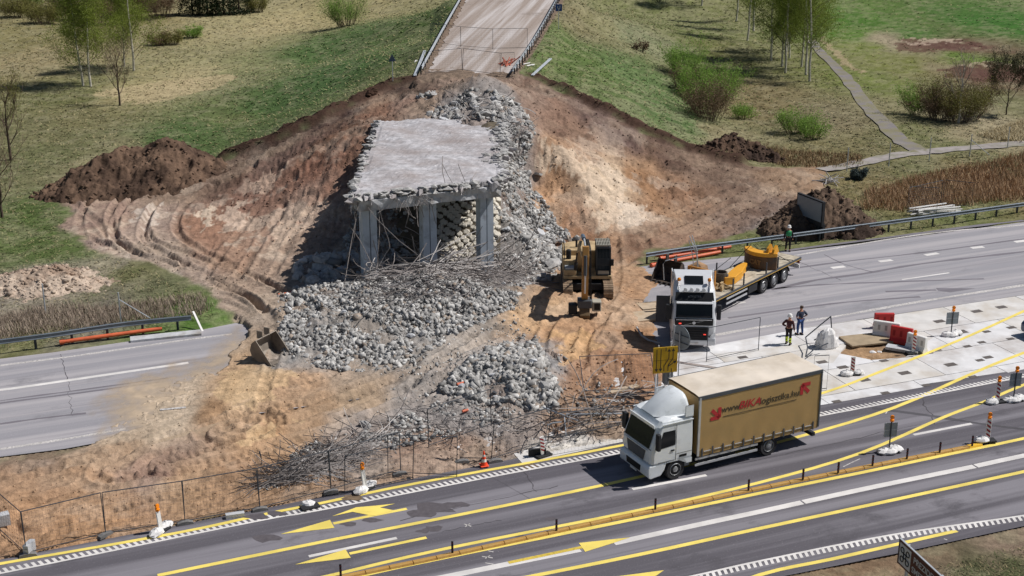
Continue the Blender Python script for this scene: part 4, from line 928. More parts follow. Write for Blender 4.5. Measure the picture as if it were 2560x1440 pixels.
ZR = {k: [(p.x, p.y) for p in GP(v)] for k, v in dict(
 main=[(715,790),(700,740),(790,715),(860,700),(905,660),(1000,645),(1200,640),(1300,640),(1400,600),(1440,640),(1400,680),(1320,720),(1285,780),(1200,820),(1130,860),(1030,905),(950,938),(860,935),(780,925),(705,885),(700,840)],
 second=[(1120,940),(1180,905),(1240,875),(1340,865),(1370,930),(1400,985),(1390,1025),(1330,1030),(1250,1010),(1170,1000),(1100,985)],
 slope=[(1262,330),(1325,302),(1335,350),(1312,410),(1325,460),(1375,530),(1425,595),(1430,630),(1330,650),(1230,650),(1225,560),(1240,480),(1260,420)],
 slopeL=[(880,520),(1010,500),(1060,640),(900,665),(850,640)],
 top=[(1060,300),(1110,272),(1150,242),(1185,222),(1230,236),(1290,264),(1325,296),(1290,310),(1140,312)],
 shade=[(730,700),(760,650),(860,640),(905,665),(860,700),(790,715)],
 fringe1=[(850,700),(690,740),(680,850),(700,910),(960,950),(1100,890),(1400,1040),(1300,1060),(1060,1050),(900,1080),(740,1140),(720,1110),(900,1040),(1080,960),(980,960),(1290,830),(1420,900),(1420,1000)],
 mid=[(1000,920),(1140,860),(1290,800),(1350,850),(1230,880),(1110,960),(1060,1000),(960,1010)],
 low=[(720,1150),(800,1110),(950,1060),(1100,1010),(1200,1010),(1300,1040),(1180,1080),(1000,1120),(800,1180)],
 r2=[(1440,940),(1600,980),(1560,1060),(1440,1050)], tr=[(1040,240),(1095,236),(1095,252),(1045,255)],
 toe=[(1330,560),(1450,600),(1440,690),(1340,720),(1300,660)]).items()}
acc_v = []; acc_f = []; acc_c = []; nvt = 0
bigs = []
def scatter(zone, n, smin, smax, pw, flat=.75, col=('8a8886', 'cdcbc8'), sink=.15, bury=1.0):
    global nvt
    x, y = sample(ZR[zone], n); u = nr.uniform(0, 1, n); s = smin + (smax - smin) * u ** pw
    z = hzv(x, y) + s * sink - s * .9 * np.clip((fbm(x, y, 1.5, 3, 221, .6) - .50) * 5, 0, 1)
    shp = np.stack([cube_verts(nr, .34, (nr.uniform(.8, 1.5), nr.uniform(.6, 1.1), nr.uniform(.35, .95) * flat * 1.2)) for _ in range(120)])
    v = shp[nr.randint(0, 120, n)] * s[:, None, None] * .55; Rm = rotm(n); v = np.einsum('nij,nkj->nki', Rm, v)
    v[:, :, 0] += x[:, None]; v[:, :, 1] += y[:, None]; v[:, :, 2] += z[:, None]
    f = CF[None] + (np.arange(n) * 8)[:, None, None] + nvt
    a, b = np.array(s2l(col[0])), np.array(s2l(col[1])); t = nr.uniform(0, 1, (n, 1)) ** 1.3; c = a * (1 - t) + b * t; c *= nr.uniform(.72, 1.15, (n, 1))
    k = nr.uniform(0, 1, n) < .06; c[k] = np.array(s2l('a3968a')) * nr.uniform(.8, 1.1, (k.sum(), 1))
    acc_v.append(v.reshape(-1, 3)); acc_f.append(f.reshape(-1, 3)); acc_c.append(np.repeat(c, 8, 0)); nvt += n * 8
scatter('main', 25000, .05, .40, 2.6); scatter('second', 7500, .05, .42, 2.6); scatter('slope', 9500, .05, .38, 2.8); scatter('top', 1100, .10, .6, 2.2, .35); scatter('slopeL', 700, .1, .5, 2.6)
scatter('shade', 120, .3, .9, 1.6); scatter('fringe1', 1500, .05, .26, 3); scatter('mid', 900, .04, .18, 3); scatter('low', 1500, .06, .35, 3); scatter('r2', 120, .08, .3, 3); scatter('tr', 60, .1, .5, 2); scatter('toe', 500, .1, .6, 2.4)
M_RUB = mat_vcol('rubble', var=.18, scale=6, bump=.02, bscale=20)
ZR['bund'] = [(p.x, p.y) for p in GP([(640,1230),(700,1180),(850,1110),(960,1080),(1010,1120),(860,1180),(740,1225)])]; scatter('bund', 900, .05, .3, 3)
np_mesh('rubble', np.concatenate(acc_v), np.concatenate(acc_f), M_RUB, cols=np.concatenate(acc_c) * .9, kind='stuff')['label'] = 'crushed grey concrete rubble spread in front of the bridge columns'
# individually liftable blocks
bl = []
for k in range(14):
    slab = k % 3 == 0; r3 = random.Random(k)
    if slab:
        n = r3.choice((5, 6)); v = []; 
        for z in (-.11, .11):
            for i in range(n): t = 2 * math.pi * (i + .3 * r3.random()) / n; v.append((math.cos(t) * .5 * r3.uniform(.7, 1.1), math.sin(t) * .38, z * r3.uniform(.8, 1.2)))
        o = MB().add(v, [list(range(n))[::-1], [n + i for i in range(n)]] + [[i, (i + 1) % n, n + (i + 1) % n, n + i] for i in range(n)])
    else:
        o = MB().ico((0, 0, 0), .52, r3, .34, (1.2, .9, .62))
    b = o.build('concrete_block', M_BROK if k % 4 else M_CONC); bl.append(b)
used = 0
def block(x, y, s, lab, grp, z=None, tilt=1.0):
    global used
    if used < 14: o = bl[used]
    else: o = bpy.data.objects.new('concrete_block', bl[rnd.randrange(14)].data); COL.objects.link(o)
    used += 1; o.location = (x, y, (hz(x, y) if z is None else z) + s * .16); o.scale = (s, s, s); o.rotation_euler = (rnd.uniform(-.6, .6) * tilt, rnd.uniform(-.6, .6) * tilt, rnd.uniform(0, 6.28))
    tag(o, lab, 'concrete block', grp); return o
for zone, n, s0, s1, lab, grp in [('main', 110, .30, .52, 'concrete block on the main rubble pile before the columns', 'blocks on the main rubble pile'),
    ('second', 46, .32, .62, 'concrete block on the smaller rubble pile by the road', 'blocks on the smaller rubble pile'),
    ('slope', 40, .30, .50, 'concrete block on the rubble slope beside the deck', 'blocks on the rubble slope'),
    ('top', 34, .5, 1.0, 'broken concrete piece in the pile behind the deck', 'pieces in the pile behind the deck'),
    ('shade', 26, .7, 1.1, 'concrete block in the shade left of the columns', 'blocks in the shade of the deck'),
    ('toe', 14, .6, 1.1, 'concrete block at the rubble edge beside the excavator', 'blocks beside the excavator')]:
    x, y = sample(ZR[zone], n)
    mx_, my_ = float(np.median(x)), float(np.median(y))
    for a, b in zip(x, y):
        sz = rnd.uniform(s0, s1); w1 = 'larger' if sz > (s0 + s1) / 2 else 'smaller'; w2 = ('left' if a < mx_ else 'right') + (' far' if b > my_ else ' near') + ' part'
        l2 = w1 + ' ' + lab + ', ' + w2.replace(' part', ' side'); block(float(a), float(b), sz, l2, grp + ', ' + w1 + ' ones in the ' + w2)
for px, py, s, lab in [(915,1069,.6,'lone grey concrete block left of the fallen fence on the sand'), (1320,432,.75,'rounded dark block at top of the rubble slope'), (1345,438,.8,'rounded dark block right of its neighbour on the rubble slope'), (1300,450,.5,'small rounded block left of the pair on the rubble slope'),
    (1390,660,.9,'tan coloured block at the rubble edge left of the excavator'), (1085,243,.7,'pale block on the dirt left of the pile behind the deck')]:
    v = GH(px, py); block(v.x, v.y, s, lab, None)
# clods of soil over the worked ground
acc_v = []; acc_f = []; acc_c = []; nvt = 0
nr2 = nr
def clods(n, cond, smin, smax):
    global nvt
    k = nr2.choice(np.where(cond)[0], n); x = GX[k] + nr2.uniform(-.2, .2, n); y = GY[k] + nr2.uniform(-.3, .3, n); s = smin + (smax - smin) * nr2.uniform(0, 1, n) ** 3
    shp = np.stack([ico_verts(nr2, .35, (1, .9, .6)) for _ in range(30)]); v = shp[nr2.randint(0, 30, n)] * s[:, None, None] * .55; v = np.einsum('nij,nkj->nki', rotm(n), v)
    z = hzv(x, y) + s * .1; v[:, :, 0] += x[:, None]; v[:, :, 1] += y[:, None]; v[:, :, 2] += z[:, None]
    acc_v.append(v.reshape(-1, 3)); acc_f.append((IF[None] + (np.arange(n) * 12)[:, None, None] + nvt).reshape(-1, 3)); c = COLR[k] * nr2.uniform(.8, 1.15, (n, 1)); acc_c.append(np.repeat(c, 12, 0)); nvt += n * 12
infr = (np.abs(GX) < .40 * (GY * .945 + 9.3)) & (sd_soil > .5) & (sdp < 0)
clods(6000, infr & (rough > .45), .04, .22); clods(4000, infr, .04, .12)
np_mesh('soil_clods', np.concatenate(acc_v), np.concatenate(acc_f), M_RUB, cols=np.concatenate(acc_c), kind='stuff')['label'] = 'clods of brown soil over the worked ground'

# ---- rebar tangles ----
def tangle(name, label, zone, n, L0, L1, bend, r_, m, dirv=None, h=.5, seed=1, spread=.5):
    r4 = random.Random(seed); mb = MB(); poly = [(p.x, p.y) for p in GP(zone)]; x, y = sample(poly, n)
    for a, b in zip(x, y):
        a, b = float(a), float(b); z = hz(a, b) + .05 + r4.random() ** 1.5 * h
        d = Vector(dirv or (1, 0, 0)); d = Vector((d.x + r4.gauss(0, spread), d.y + r4.gauss(0, spread), r4.gauss(0, .25 + spread * .3))); d = d * r4.choice((-1, 1))
        pts = strand((a, b, z), d, r4.uniform(L0, L1), bend, rr=r4, droop=.15, seg=6)
        pts = [Vector((p.x, p.y, max(p.z, hz(p.x, p.y) + .02))) for p in pts]
        mb.tube(pts, r_ * r4.uniform(.8, 1.4), 3, caps=False)
    o = mb.build(name, m, kind='stuff'); tag(o, label); return o
tangle('rebar_tangle', 'tangle of grey reinforcing bars at the foot of the columns', [(1030,680),(1110,650),(1200,650),(1290,650),(1310,700),(1230,740),(1100,760),(960,770),(890,740),(960,700)], 420, 1.2, 4.2, .5, .022, M_REBAR, (1, .15, .1), .9, 2, .6)
tangle('rebar_tangle', 'pale dusty bundle of bars right of the middle column', [(1040,700),(1090,655),(1200,650),(1180,690),(1060,725)], 130, 2, 4.5, .25, .028, M_REBAR2, (.9, .45, .2), 1.1, 3, .25)
tangle('rebar_tangle', 'wiry ball of bars at the foot of the left column', [(905,690),(930,665),(960,680),(950,710),(915,712)], 130, .6, 1.6, 1.1, .018, M_REBAR2, (.3, .3, .8), 1.1, 4, 1.0)
tangle('rebar_tangle', 'wiry bars at the right end of the tangle', [(1210,680),(1290,650),(1320,680),(1290,720),(1220,720)], 150, .6, 2.0, .9, .018, M_REBAR, (.8, .3, .4), .9, 5, .9)
tangle('rebar_tangle', 'low bundle of cut bars behind the mesh fence by the road', [(655,1222),(700,1185),(770,1155),(850,1128),(900,1132),(860,1168),(770,1205),(700,1224)], 430, .8, 2.4, .45, .014, M_REBAR, (.93, .30, 0), .35, 6, .38)
tangle('rebar_tangle', 'pale bars over the bundle behind the mesh fence', [(690,1205),(740,1170),(850,1130),(900,1115),(950,1090),(980,1100),(900,1135),(770,1195)], 190, .6, 2.2, .55, .016, M_REBAR2, (.93, .30, 0), .35, 7, .5)
tangle('rebar_tangle', 'loose bent bars strewn on the ground near the road', [(760,1120),(950,1050),(1100,1010),(1250,1050),(1330,1080),(1150,1110),(980,1110),(850,1150)], 130, .5, 2.0, .8, .016, M_REBAR, (.9, .3, 0), .2, 8, .8)
tangle('rebar_tangle', 'fallen fence wires and bars beside the white truck', [(1350,1070),(1420,1010),(1570,1000),(1600,960),(1640,960),(1600,1080),(1540,1100),(1420,1110)], 70, 1.0, 4.0, .3, .020, M_REBAR, (.93, .25, 0), .9, 9, .5)
tangle('rebar_tangle', 'bars sticking out of the pile behind the deck', [(1100,290),(1180,240),(1280,270),(1320,300),(1200,305)], 50, 1.0, 3.0, .5, .03, M_REBAR2, (.7, -.5, .1), .7, 10, .7)
tangle('rebar_tangle', 'bars in the rubble along the right edge of the deck', [(1240,420),(1262,330),(1320,320),(1310,380),(1265,430)], 70, .6, 1.8, .7, .022, M_REBAR, (.7, -.5, .1), .9, 11, .8)
# =====================================================================
# VEHICLES
# =====================================================================
M_CABW = mat('cab_white_paint', s2l('dde1e4'), rough=.35, var=.05, spec=.5, coat=.5, dirt=tuple(s2l('a9acab')), dirt_amt=.25)
M_CABS = mat('cab_silver_paint', s2l('cfd1d4'), rough=.35, metal=.1, var=.05, spec=.5, coat=.4)
M_GLASS = mat('dark_glass', s2l('15191c'), rough=.12, var=.1, spec=.25)
M_TYRE = mat('tyre_rubber', s2l('2f2e30'), rough=.85, var=.2, bump=.01)
M_RIM = mat('wheel_rim', s2l('a7a9ab'), rough=.4, metal=.6, var=.1)
M_CHAS = mat('chassis_dark', s2l('2b2c2f'), rough=.7, var=.2)
M_GRILL = mat('grille_black', s2l('1a1b1d'), rough=.5, var=.1)
M_ALU = mat('aluminium', s2l('c9cbce'), rough=.4, metal=.5, var=.08)
M_TARP = mat('ochre_tarpaulin', s2l('ab8c5c'), rough=.55, var=.07, scale=1.0, spec=.35, dirt=tuple(s2l('a0865a')), dirt_amt=.5, dirt_scale=.7, bump=.015, bscale=1.2)
M_TARPR = mat('dusty_roof_tarpaulin', s2l('cfc4b6'), rough=.7, var=.10, scale=.7, dirt=tuple(s2l('b8ab99')), dirt_amt=.6, dirt_scale=.5)
M_DTRIM = mat('grey_trim', s2l('4f5257'), rough=.6, var=.1)
M_LAMP = mat('lamp_glass', s2l('d8dadc'), rough=.15, var=.05, spec=.7)
M_REDL = mat('red_marker_lamp', s2l('d24440'), rough=.3, emit=(s2l('ff4a3a'), 1.5))
M_LETB = mat('lettering_dark', s2l('453e32'), rough=.6, var=.0); M_LETR = mat('lettering_red', s2l('b03236'), rough=.6, var=.0); M_LETW = mat('lettering_white', s2l('cfcccb'), rough=.6, var=.0); M_LETG = mat('lettering_grey', s2l('77797c'), rough=.6, var=0)
def text(name, s, size, m, parent, M, ext=.004, sx=1.0, shear=0, bold=0):
    c = bpy.data.curves.new(name, 'FONT'); c.body = s; c.size = size; c.extrude = ext; c.align_x = 'CENTER'; c.align_y = 'CENTER'; c.shear = shear; c.offset = bold
    o = bpy.data.objects.new(name, c); COL.objects.link(o)
    dg = bpy.context.evaluated_depsgraph_get(); me = bpy.data.meshes.new_from_object(o.evaluated_get(dg)); bpy.data.objects.remove(o)
    me.transform(Matrix.Diagonal((sx, 1, 1, 1))); me.transform(M); me.materials.clear(); me.materials.append(m)
    o = bpy.data.objects.new(name, me); COL.objects.link(o); o.parent = parent; return o
# frame: text plane with x = reading direction, y = up, z = out
def facing(origin, right, up): r_, u = Vector(right).normalized(), Vector(up).normalized(); n = r_.cross(u); M = Matrix((r_, u, n)).transposed().to_4x4(); M.translation = Vector(origin); return M
def wheel(parent, x, y, r_=.5, wd=.32, out=1, dual=False):
    """wheel with axis y, outer face towards out*y"""
    w2 = wd / 2
    t = MB().lathe([(r_ * .60, -w2), (r_ * .93, -w2), (r_, -w2 * .6), (r_, w2 * .6), (r_ * .93, w2), (r_ * .60, w2 * .9)], 24, Matrix.Translation((x, y, r_)), 'y').build('wheel', M_TYRE, parent)
    q = out * w2
    rim = MB().lathe([(r_ * .60, q * .9), (r_ * .56, q * 1.02), (r_ * .50, q * .55), (r_ * .34, q * .5), (r_ * .26, q * .95), (r_ * .12, q * 1.05)] if out > 0 else [(r_ * .12, q * 1.05), (r_ * .26, q * .95), (r_ * .34, q * .5), (r_ * .50, q * .55), (r_ * .56, q * 1.02), (r_ * .60, q * .9)], 20, Matrix.Translation((x, y, r_)), 'y').build('rim', M_RIM, t)
    nb = MB()
    for k in range(8):
        a = k * math.pi / 4; nb.lathe([(.03, q * .5), (.03, q * .75)] if out > 0 else [(.03, q * .75), (.03, q * .5)], 6, Matrix.Translation((x + math.cos(a) * r_ * .36, y, r_ + math.sin(a) * r_ * .36)), 'y')
    nb.build('bolts', M_CHAS, t)
    return t
def loft_cab(name, m, sections, parent, bevel=.05):
    """sections: list of (z, x0 back, x1 front, half width, corner)"""
    mb = MB(); n = 0
    for z, xb, xf, hw, c in sections:
        ring = [(xb, -hw), (xf - c, -hw), (xf - c * .25, -hw + c * .35), (xf, -hw + c), (xf, hw - c), (xf - c * .25, hw - c * .35), (xf - c, hw), (xb, hw)]
        mb.v += [(x, y, z) for x, y in ring]; n += 1
    for i in range(n - 1):
        for k in range(8): mb.f.append([i * 8 + k, i * 8 + (k + 1) % 8, (i + 1) * 8 + (k + 1) % 8, (i + 1) * 8 + k])
    mb.f.append(list(range(8))[::-1]); mb.f.append([(n - 1) * 8 + k for k in range(8)])
    return mb.build(name, m, parent, bevel=bevel)

# ---- A: curtain sided lorry on the near road ----
fc_ = P(1686, 1197); rc_ = P(1919, 1138); hd = (fc_ - rc_); hd.z = 0; wb = hd.length; hd.normalize(); left = Vector((-hd.y, hd.x, 0))
# near side is the vehicle's left (driver seated left, seen from the camera)
org_ = fc_ - left * 1.15
lorry = empty('curtain_lorry', org_, math.atan2(hd.y, hd.x), label='white cabbed lorry with ochre curtain sides driving on the near road', cat='lorry')
cabm = loft_cab('cab', M_CABW, [(.95, -.85, 1.30, 1.20, .12), (1.05, -.85, 1.36, 1.235, .16), (1.55, -.85, 1.38, 1.24, .18), (1.72, -.85, 1.34, 1.24, .18), (2.72, -.85, .98, 1.21, .20), (2.95, -.85, .80, 1.18, .25), (3.06, -.80, .45, 1.08, .3)], lorry)
# lower cab front & bumper, wheel arch
MB().prism([(.50, .95), (.62, .60), (.80, .36), (1.36, .30), (1.48, .42), (1.50, .80), (1.40, .949)], -1.22, 1.22, 'y').build('bumper', M_CABW, lorry, bevel=.05)
MB().box(-.85, .50, -1.05, 1.05, .45, .95).build('wheel_bay', M_CHAS, lorry)
for s in (-1, 1):
    pr = [(-.85, .949), (-.85, .72), (-.66, .72)] + [(math.cos(a) * .62, .5 + math.sin(a) * .62) for a in [R(160 - 14 * k) for k in range(9)]] + [(.62, .949)]
    MB().prism(pr, s * 1.05, s * 1.235, 'y').build('wheel_arch', M_CABW, lorry)
    MB().box(.95, 1.47, s * .75, s * 1.20, .50, .68).build('headlight', M_LAMP, lorry, bevel=.02)
# windscreen following the rake
def quadslab(name, pts, m, parent, t=.015):
    a = [Vector(p) for p in pts]; n = (a[1] - a[0]).cross(a[2] - a[0]).normalized() * t; k = len(a)
    return MB().add(a + [p + n for p in a], [list(range(k))[::-1], [k + i for i in range(k)]] + [[i, (i + 1) % k, k + (i + 1) % k, k + i] for i in range(k)]).build(name, m, parent)
quadslab('windscreen', [(1.355, -1.0, 1.76), (1.355, 1.0, 1.76), (1.02, .97, 2.68), (1.02, -.97, 2.68)], M_GLASS, lorry)
quadslab('sun_visor', [(1.06, -1.02, 2.66), (1.06, 1.02, 2.66), (1.10, 1.0, 2.84), (1.10, -1.0, 2.84)], M_CABW, lorry, .04)
quadslab('grille', [(1.392, -.62, 1.05), (1.392, .62, 1.05), (1.375, .80, 1.62), (1.375, -.80, 1.62)], M_DTRIM, lorry)
quadslab('grille_opening', [(1.502, -.55, .50), (1.502, .55, .50), (1.50, .60, .79), (1.50, -.60, .79)], M_GRILL, lorry)
MB().box(1.40, 1.425, -.95, .95, 1.62, 1.66).build('grille_trim', M_CABW, lorry)
for s in (-1, 1):
    y = s * 1.236
    quadslab('side_window', [(.10, y, 1.78), (1.02, y, 1.70), (.74, y - s * .02, 2.50), (.10, y - s * .02, 2.50)] if s < 0 else [(.10, y, 1.78), (.10, y - .02, 2.50), (.74, y - .02, 2.50), (1.02, y, 1.70)], M_GLASS, lorry)
    MB().box(.04, .055, s * 1.232, s * 1.245, 1.0, 2.75).build('door_gap', M_CHAS, lorry)
    MB().box(.14, .32, s * 1.235, s * 1.27, 1.50, 1.56).build('door_handle', M_GRILL, lorry)
    MB().box(1.02, 1.20, s * 1.26, s * 1.50, 1.75, 2.55, bev=.03).build('mirror', M_CHAS if s > 0 else M_CHAS, lorry)
    MB().box(-.85, .80, s * 1.20, s * 1.248, 2.84, 2.88).build('roof_rail', M_CABW, lorry)
    MB().box(-.70, -.45, s * 1.15, s * 1.25, .60, .72).build('step', M_DTRIM, lorry)
for s in (-1, 1):
    MB().box(-.84, .0, s * 1.236, s * 1.246, 1.30, 1.315).build('panel_crease', M_DTRIM, lorry); MB().box(.10, 1.0, s * 1.236, s * 1.246, 1.02, 1.035).build('door_sill_gap', M_CHAS, lorry)
    MB().box(-.86, -.40, s * 1.19, s * 1.22, 3.0, 3.55, bev=.02).build('side_collar', M_CABW, lorry)
    MB().box(-.55, -.15, s * 1.236, s * 1.25, 1.10, 1.22, bev=.005).build('side_vent', M_GRILL, lorry)
    MB().tube([(1.33, s * .55, 1.80), (1.20, s * .15, 2.15)], .012, 4).build('wiper', M_GRILL, lorry)
MB().box(1.30, 1.345, -1.12, 1.12, 1.70, 1.735).build('cowl_line', M_DTRIM, lorry)
MB().box(1.49, 1.505, -.26, .26, .34, .44).build('number_plate', M_WHITE, lorry)
# roof air deflector: half-dome wedge
dv_ = []; df_ = []; nx2, ny2 = 14, 14
for i in range(nx2 + 1):
    u = i / nx2
    for j in range(ny2 + 1):
        v = j / ny2 * 2 - 1; hw = 1.08 * (.42 + .58 * min(1, (u + .02) ** .55)); top = 3.04 + .86 * (1 - (1 - u) ** 1.7) ** 1.0
        x = .85 - 1.6 * u; prof_ = max(0, 1 - abs(v) ** 4.5); dv_.append((x, v * hw, 3.02 + (top - 3.02) * prof_))
for i in range(nx2):
    for j in range(ny2): a = i * (ny2 + 1) + j; df_.append([a, a + 1, a + ny2 + 2, a + ny2 + 1])
base_ = len(dv_); dv_ += [(-.75, -1.1, 3.0), (-.75, 1.1, 3.0)]; last = nx2 * (ny2 + 1); df_.append([last + j for j in range(ny2 + 1)] + [base_ + 1, base_])
MB().add(dv_, df_).build('roof_deflector', M_CABW, lorry, smooth_=True)
# body
BX0, BX1, BZ0, BZ1, BW = -(wb + 2.85), -1.12, .98, 3.90, 1.25
MB().box(BX0, BX1, -BW + .02, BW - .02, BZ0, BZ1 - .12).build('box_body', M_TARP, lorry)
rv_ = []; rf_ = []
for i in range(25):
    x = BX0 - .03 + (BX1 - BX0 + .06) * i / 24; sag = .02 * math.sin(i * 1.9)
    for j in range(9): y = -BW + 2 * BW * j / 8; rv_.append((x, y, BZ1 - (.035 if j in (0, 8) else 0) + sag * (1 - (y / BW) ** 2)))
for i in range(24):
    for j in range(8): a = i * 9 + j; rf_.append([a, a + 1, a + 10, a + 9])
ro = MB().add(rv_, rf_).build('roof_sheet', M_TARPR, lorry, smooth_=True)
for s in (-1, 1):
    MB().box(BX0 - .04, BX1 + .04, s * BW - .03, s * BW + .03, BZ1 - .20, BZ1 - .03).build('roof_edge_rail', M_DTRIM, lorry)
    # curtain: wavy sheet
    cvv = []; cff = []; nxx, nzz = 60, 14
    for i in range(nxx + 1):
        for j in range(nzz + 1):
            x = BX0 + .04 + (BX1 - BX0 - .12) * i / nxx; z = BZ0 - .10 + (BZ1 - .16 - BZ0 + .10) * j / nzz
            wv = .006 * math.sin(i * .9 + j * .15) * (1 - j / nzz) ** 2 + .004 * math.sin(i * .31 + j * .6)
            cvv.append((x, s * (BW + .012 + wv), z))
    for i in range(nxx):
        for j in range(nzz): a = i * (nzz + 1) + j; cff.append([a, a + 1, a + nzz + 2, a + nzz + 1])
    cur = MB().add(cvv, cff).build('curtain', M_TARP, lorry, smooth_=True)
    MB().box(BX1 - .09, BX1 + .02, s * BW - .02, s * BW + .045, BZ0 - .05, BZ1 - .1).build('corner_post', M_ALU, lorry)
    MB().box(BX0 - .02, BX0 + .06, s * BW - .02, s * BW + .045, BZ0 - .05, BZ1 - .1).build('corner_post', M_DTRIM, lorry)
    for k in range(12):
        x = BX0 + .35 + k * (BX1 - BX0 - .6) / 11; b_ = MB(); b_.box(x - .035, x + .035, s * (BW + .03), s * (BW + .055), BZ0 - .12, BZ0 + .30); b_.build('strap', M_DTRIM, cur)
        if k < 11: MB().box(x + .10, x + (BX1 - BX0 - .6) / 11 - .10, s * (BW + .025), s * (BW + .045), BZ0 + .10, BZ0 + .14).build('buckle_rail', M_ALU, cur)
    for z in (.42, .72): MB().box(-wb + .70, -1.05, s * 1.20, s * 1.24, z, z + .11).build('side_guard', M_ALU, lorry)
MB().box(BX0, -.85, -.45, .45, .62, .96).build('chassis', M_CHAS, lorry)
MB().box(-3.4, -1.3, -1.1, 1.1, .45, .95).build('underbody_box', M_CHAS, lorry)
MB().box(-wb - 1.0, -wb + .85, -1.18, 1.18, .93, .975).build('mudguard', M_CHAS, lorry)
MB().box(BX0 + .1, BX0 + .3, -1.2, 1.2, .45, .62).build('rear_bumper', M_CHAS, lorry)
MB().box(BX1 + .02, -.88, -.9, .9, 1.0, 2.6).build('cab_gap_box', M_CHAS, lorry)
for s in (-1, 1):
    wheel(lorry, 0, s * 1.06, .50, .30, s); wheel(lorry, -wb, s * 1.0, .50, .40, s)
yl = BW + .045; up = Vector((0, 0, 1)); side = 1
# near side is +y here: reading direction runs towards -x (rear)
LBL = (BX0 + BX1) / 2
cur = lorry
def ntext(nm, s, x, z, size, m, **k): return text(nm, s, size, m, lorry, facing((x, BW + .026, z), (-1, 0, 0), (0, 0, 1)), ext=.0015, **k)
ntext('lettering', 'www.', BX1 - 1.80, 2.98, .46, M_LETB, sx=1.05, bold=.004); ntext('lettering', 'BIKA', BX1 - 2.82, 2.99, .52, M_LETR, sx=1.15, shear=.25, bold=.008)
ntext('lettering', 'logisztika.hu', BX1 - 4.55, 2.96, .46, M_LETB, sx=1.02, bold=.004)
MB().box(BX1 - 5.55, BX1 - 1.35, BW + .022, BW + .029, 2.62, 2.645).build('lettering_underline', M_LETB, lorry)
def arrow(cx, cz, s, dx, dz):            # pointing (dx towards rear, dz up)
    mb = MB(); d = Vector((-dx, 0, dz)).normalized(); n = Vector((-d.z, 0, d.x)); c = Vector((cx, BW + .022, cz)); w_ = .11 * s
    def bar(a, b): e = (b - a).normalized(); q = Vector((-e.z, 0, e.x)) * w_; o_ = Vector((0, .006, 0)); vs = [a - q, a + q, b + q, b - q]; mb.add(vs + [v + o_ for v in vs], [[0, 1, 2, 3], [4, 5, 6, 7], [0, 1, 5, 4], [1, 2, 6, 5], [2, 3, 7, 6], [3, 0, 4, 7]])
    tip = c + d * .38 * s; bar(c - d * .38 * s, tip)
    bar(tip, tip + Vector((math.copysign(1, -d.x), 0, 0)) * .62 * s); bar(tip, tip + Vector((0, 0, -math.copysign(1, d.z))) * .62 * s)
    mb.build('arrow_mark', M_LETR, lorry)
arrow(BX1 - .92, 2.86, .80, 1, -1); arrow(BX1 - 6.05, 3.10, .80, -1, 1)

# ---- B: tractor unit facing the camera ----
tb = P(1737, 866, 0.25)
tu = empty('truck_tractor', (tb.x - .02, tb.y + 1.45, 0), R(-93.5), label='silver white tractor unit with roof spoiler and four roof lamps facing the camera', cat='truck')
loft_cab('cab', M_CABS, [(.80, -.85, 1.32, 1.20, .10), (1.0, -.85, 1.42, 1.235, .16), (1.80, -.85, 1.44, 1.245, .20), (2.80, -.85, 1.12, 1.22, .26), (3.30, -.85, .72, 1.18, .32), (3.62, -.85, .30, 1.10, .4)], tu)
MB().prism([(.62, .80), (.74, .36), (1.30, .28), (1.50, .34), (1.54, .60), (1.50, .80)], -1.24, 1.24, 'y').build('bumper', M_CABS, tu, bevel=.05)
MB().box(-.85, .60, -1.0, 1.0, .42, .80).build('wheel_bay', M_CHAS, tu)
for s in (-1, 1):
    pr = [(-.85, .799), (-.85, .60), (-.70, .60)] + [(math.cos(a) * .60, .5 + math.sin(a) * .60) for a in [R(150 - 15 * k) for k in range(8)]] + [(.62, .799)]
    MB().prism(pr, s * 1.05, s * 1.23, 'y').build('wheel_arch', M_CABS, tu)
    quadslab('headlight', [(1.53, s * .80, .52), (1.47, s * 1.20, .60), (1.42, s * 1.22, 1.12), (1.50, s * .98, .95)] if s < 0 else [(1.53, .80, .52), (1.50, .98, .95), (1.42, 1.22, 1.12), (1.47, 1.20, .60)], M_LAMP, tu, .03)
    MB().box(.95, 1.16, s * 1.28, s * 1.52, 1.75, 2.62, bev=.04).build('mirror', M_CHAS, tu)
    quadslab('side_window', [(.10, s * 1.245, 1.95), (1.12, s * 1.245, 1.85), (.86, s * 1.235, 2.66), (.10, s * 1.235, 2.66)], M_GLASS, tu)
    # spoiler side fins behind the cab roof
    MB().prism([(-.85, 2.2), (-.82, 3.62), (-.85, 3.95), (-1.45, 3.95), (-1.45, 2.2)], s * 1.14, s * 1.20, 'y').build('side_deflector', M_CABS, tu, bevel=.02)
    MB().tube([(1.0, s * .78, 3.02), (.60, s * .88, 3.50), (.05, s * .92, 3.80)], .035, 6).build('roof_rail', M_ALU, tu)
    MB().ico((.35, s * .85, 3.86), .13, None, 0, (1, 1, 1)).build('beacon', mat('amber_lens', s2l('d8831f'), rough=.2, var=0), tu)
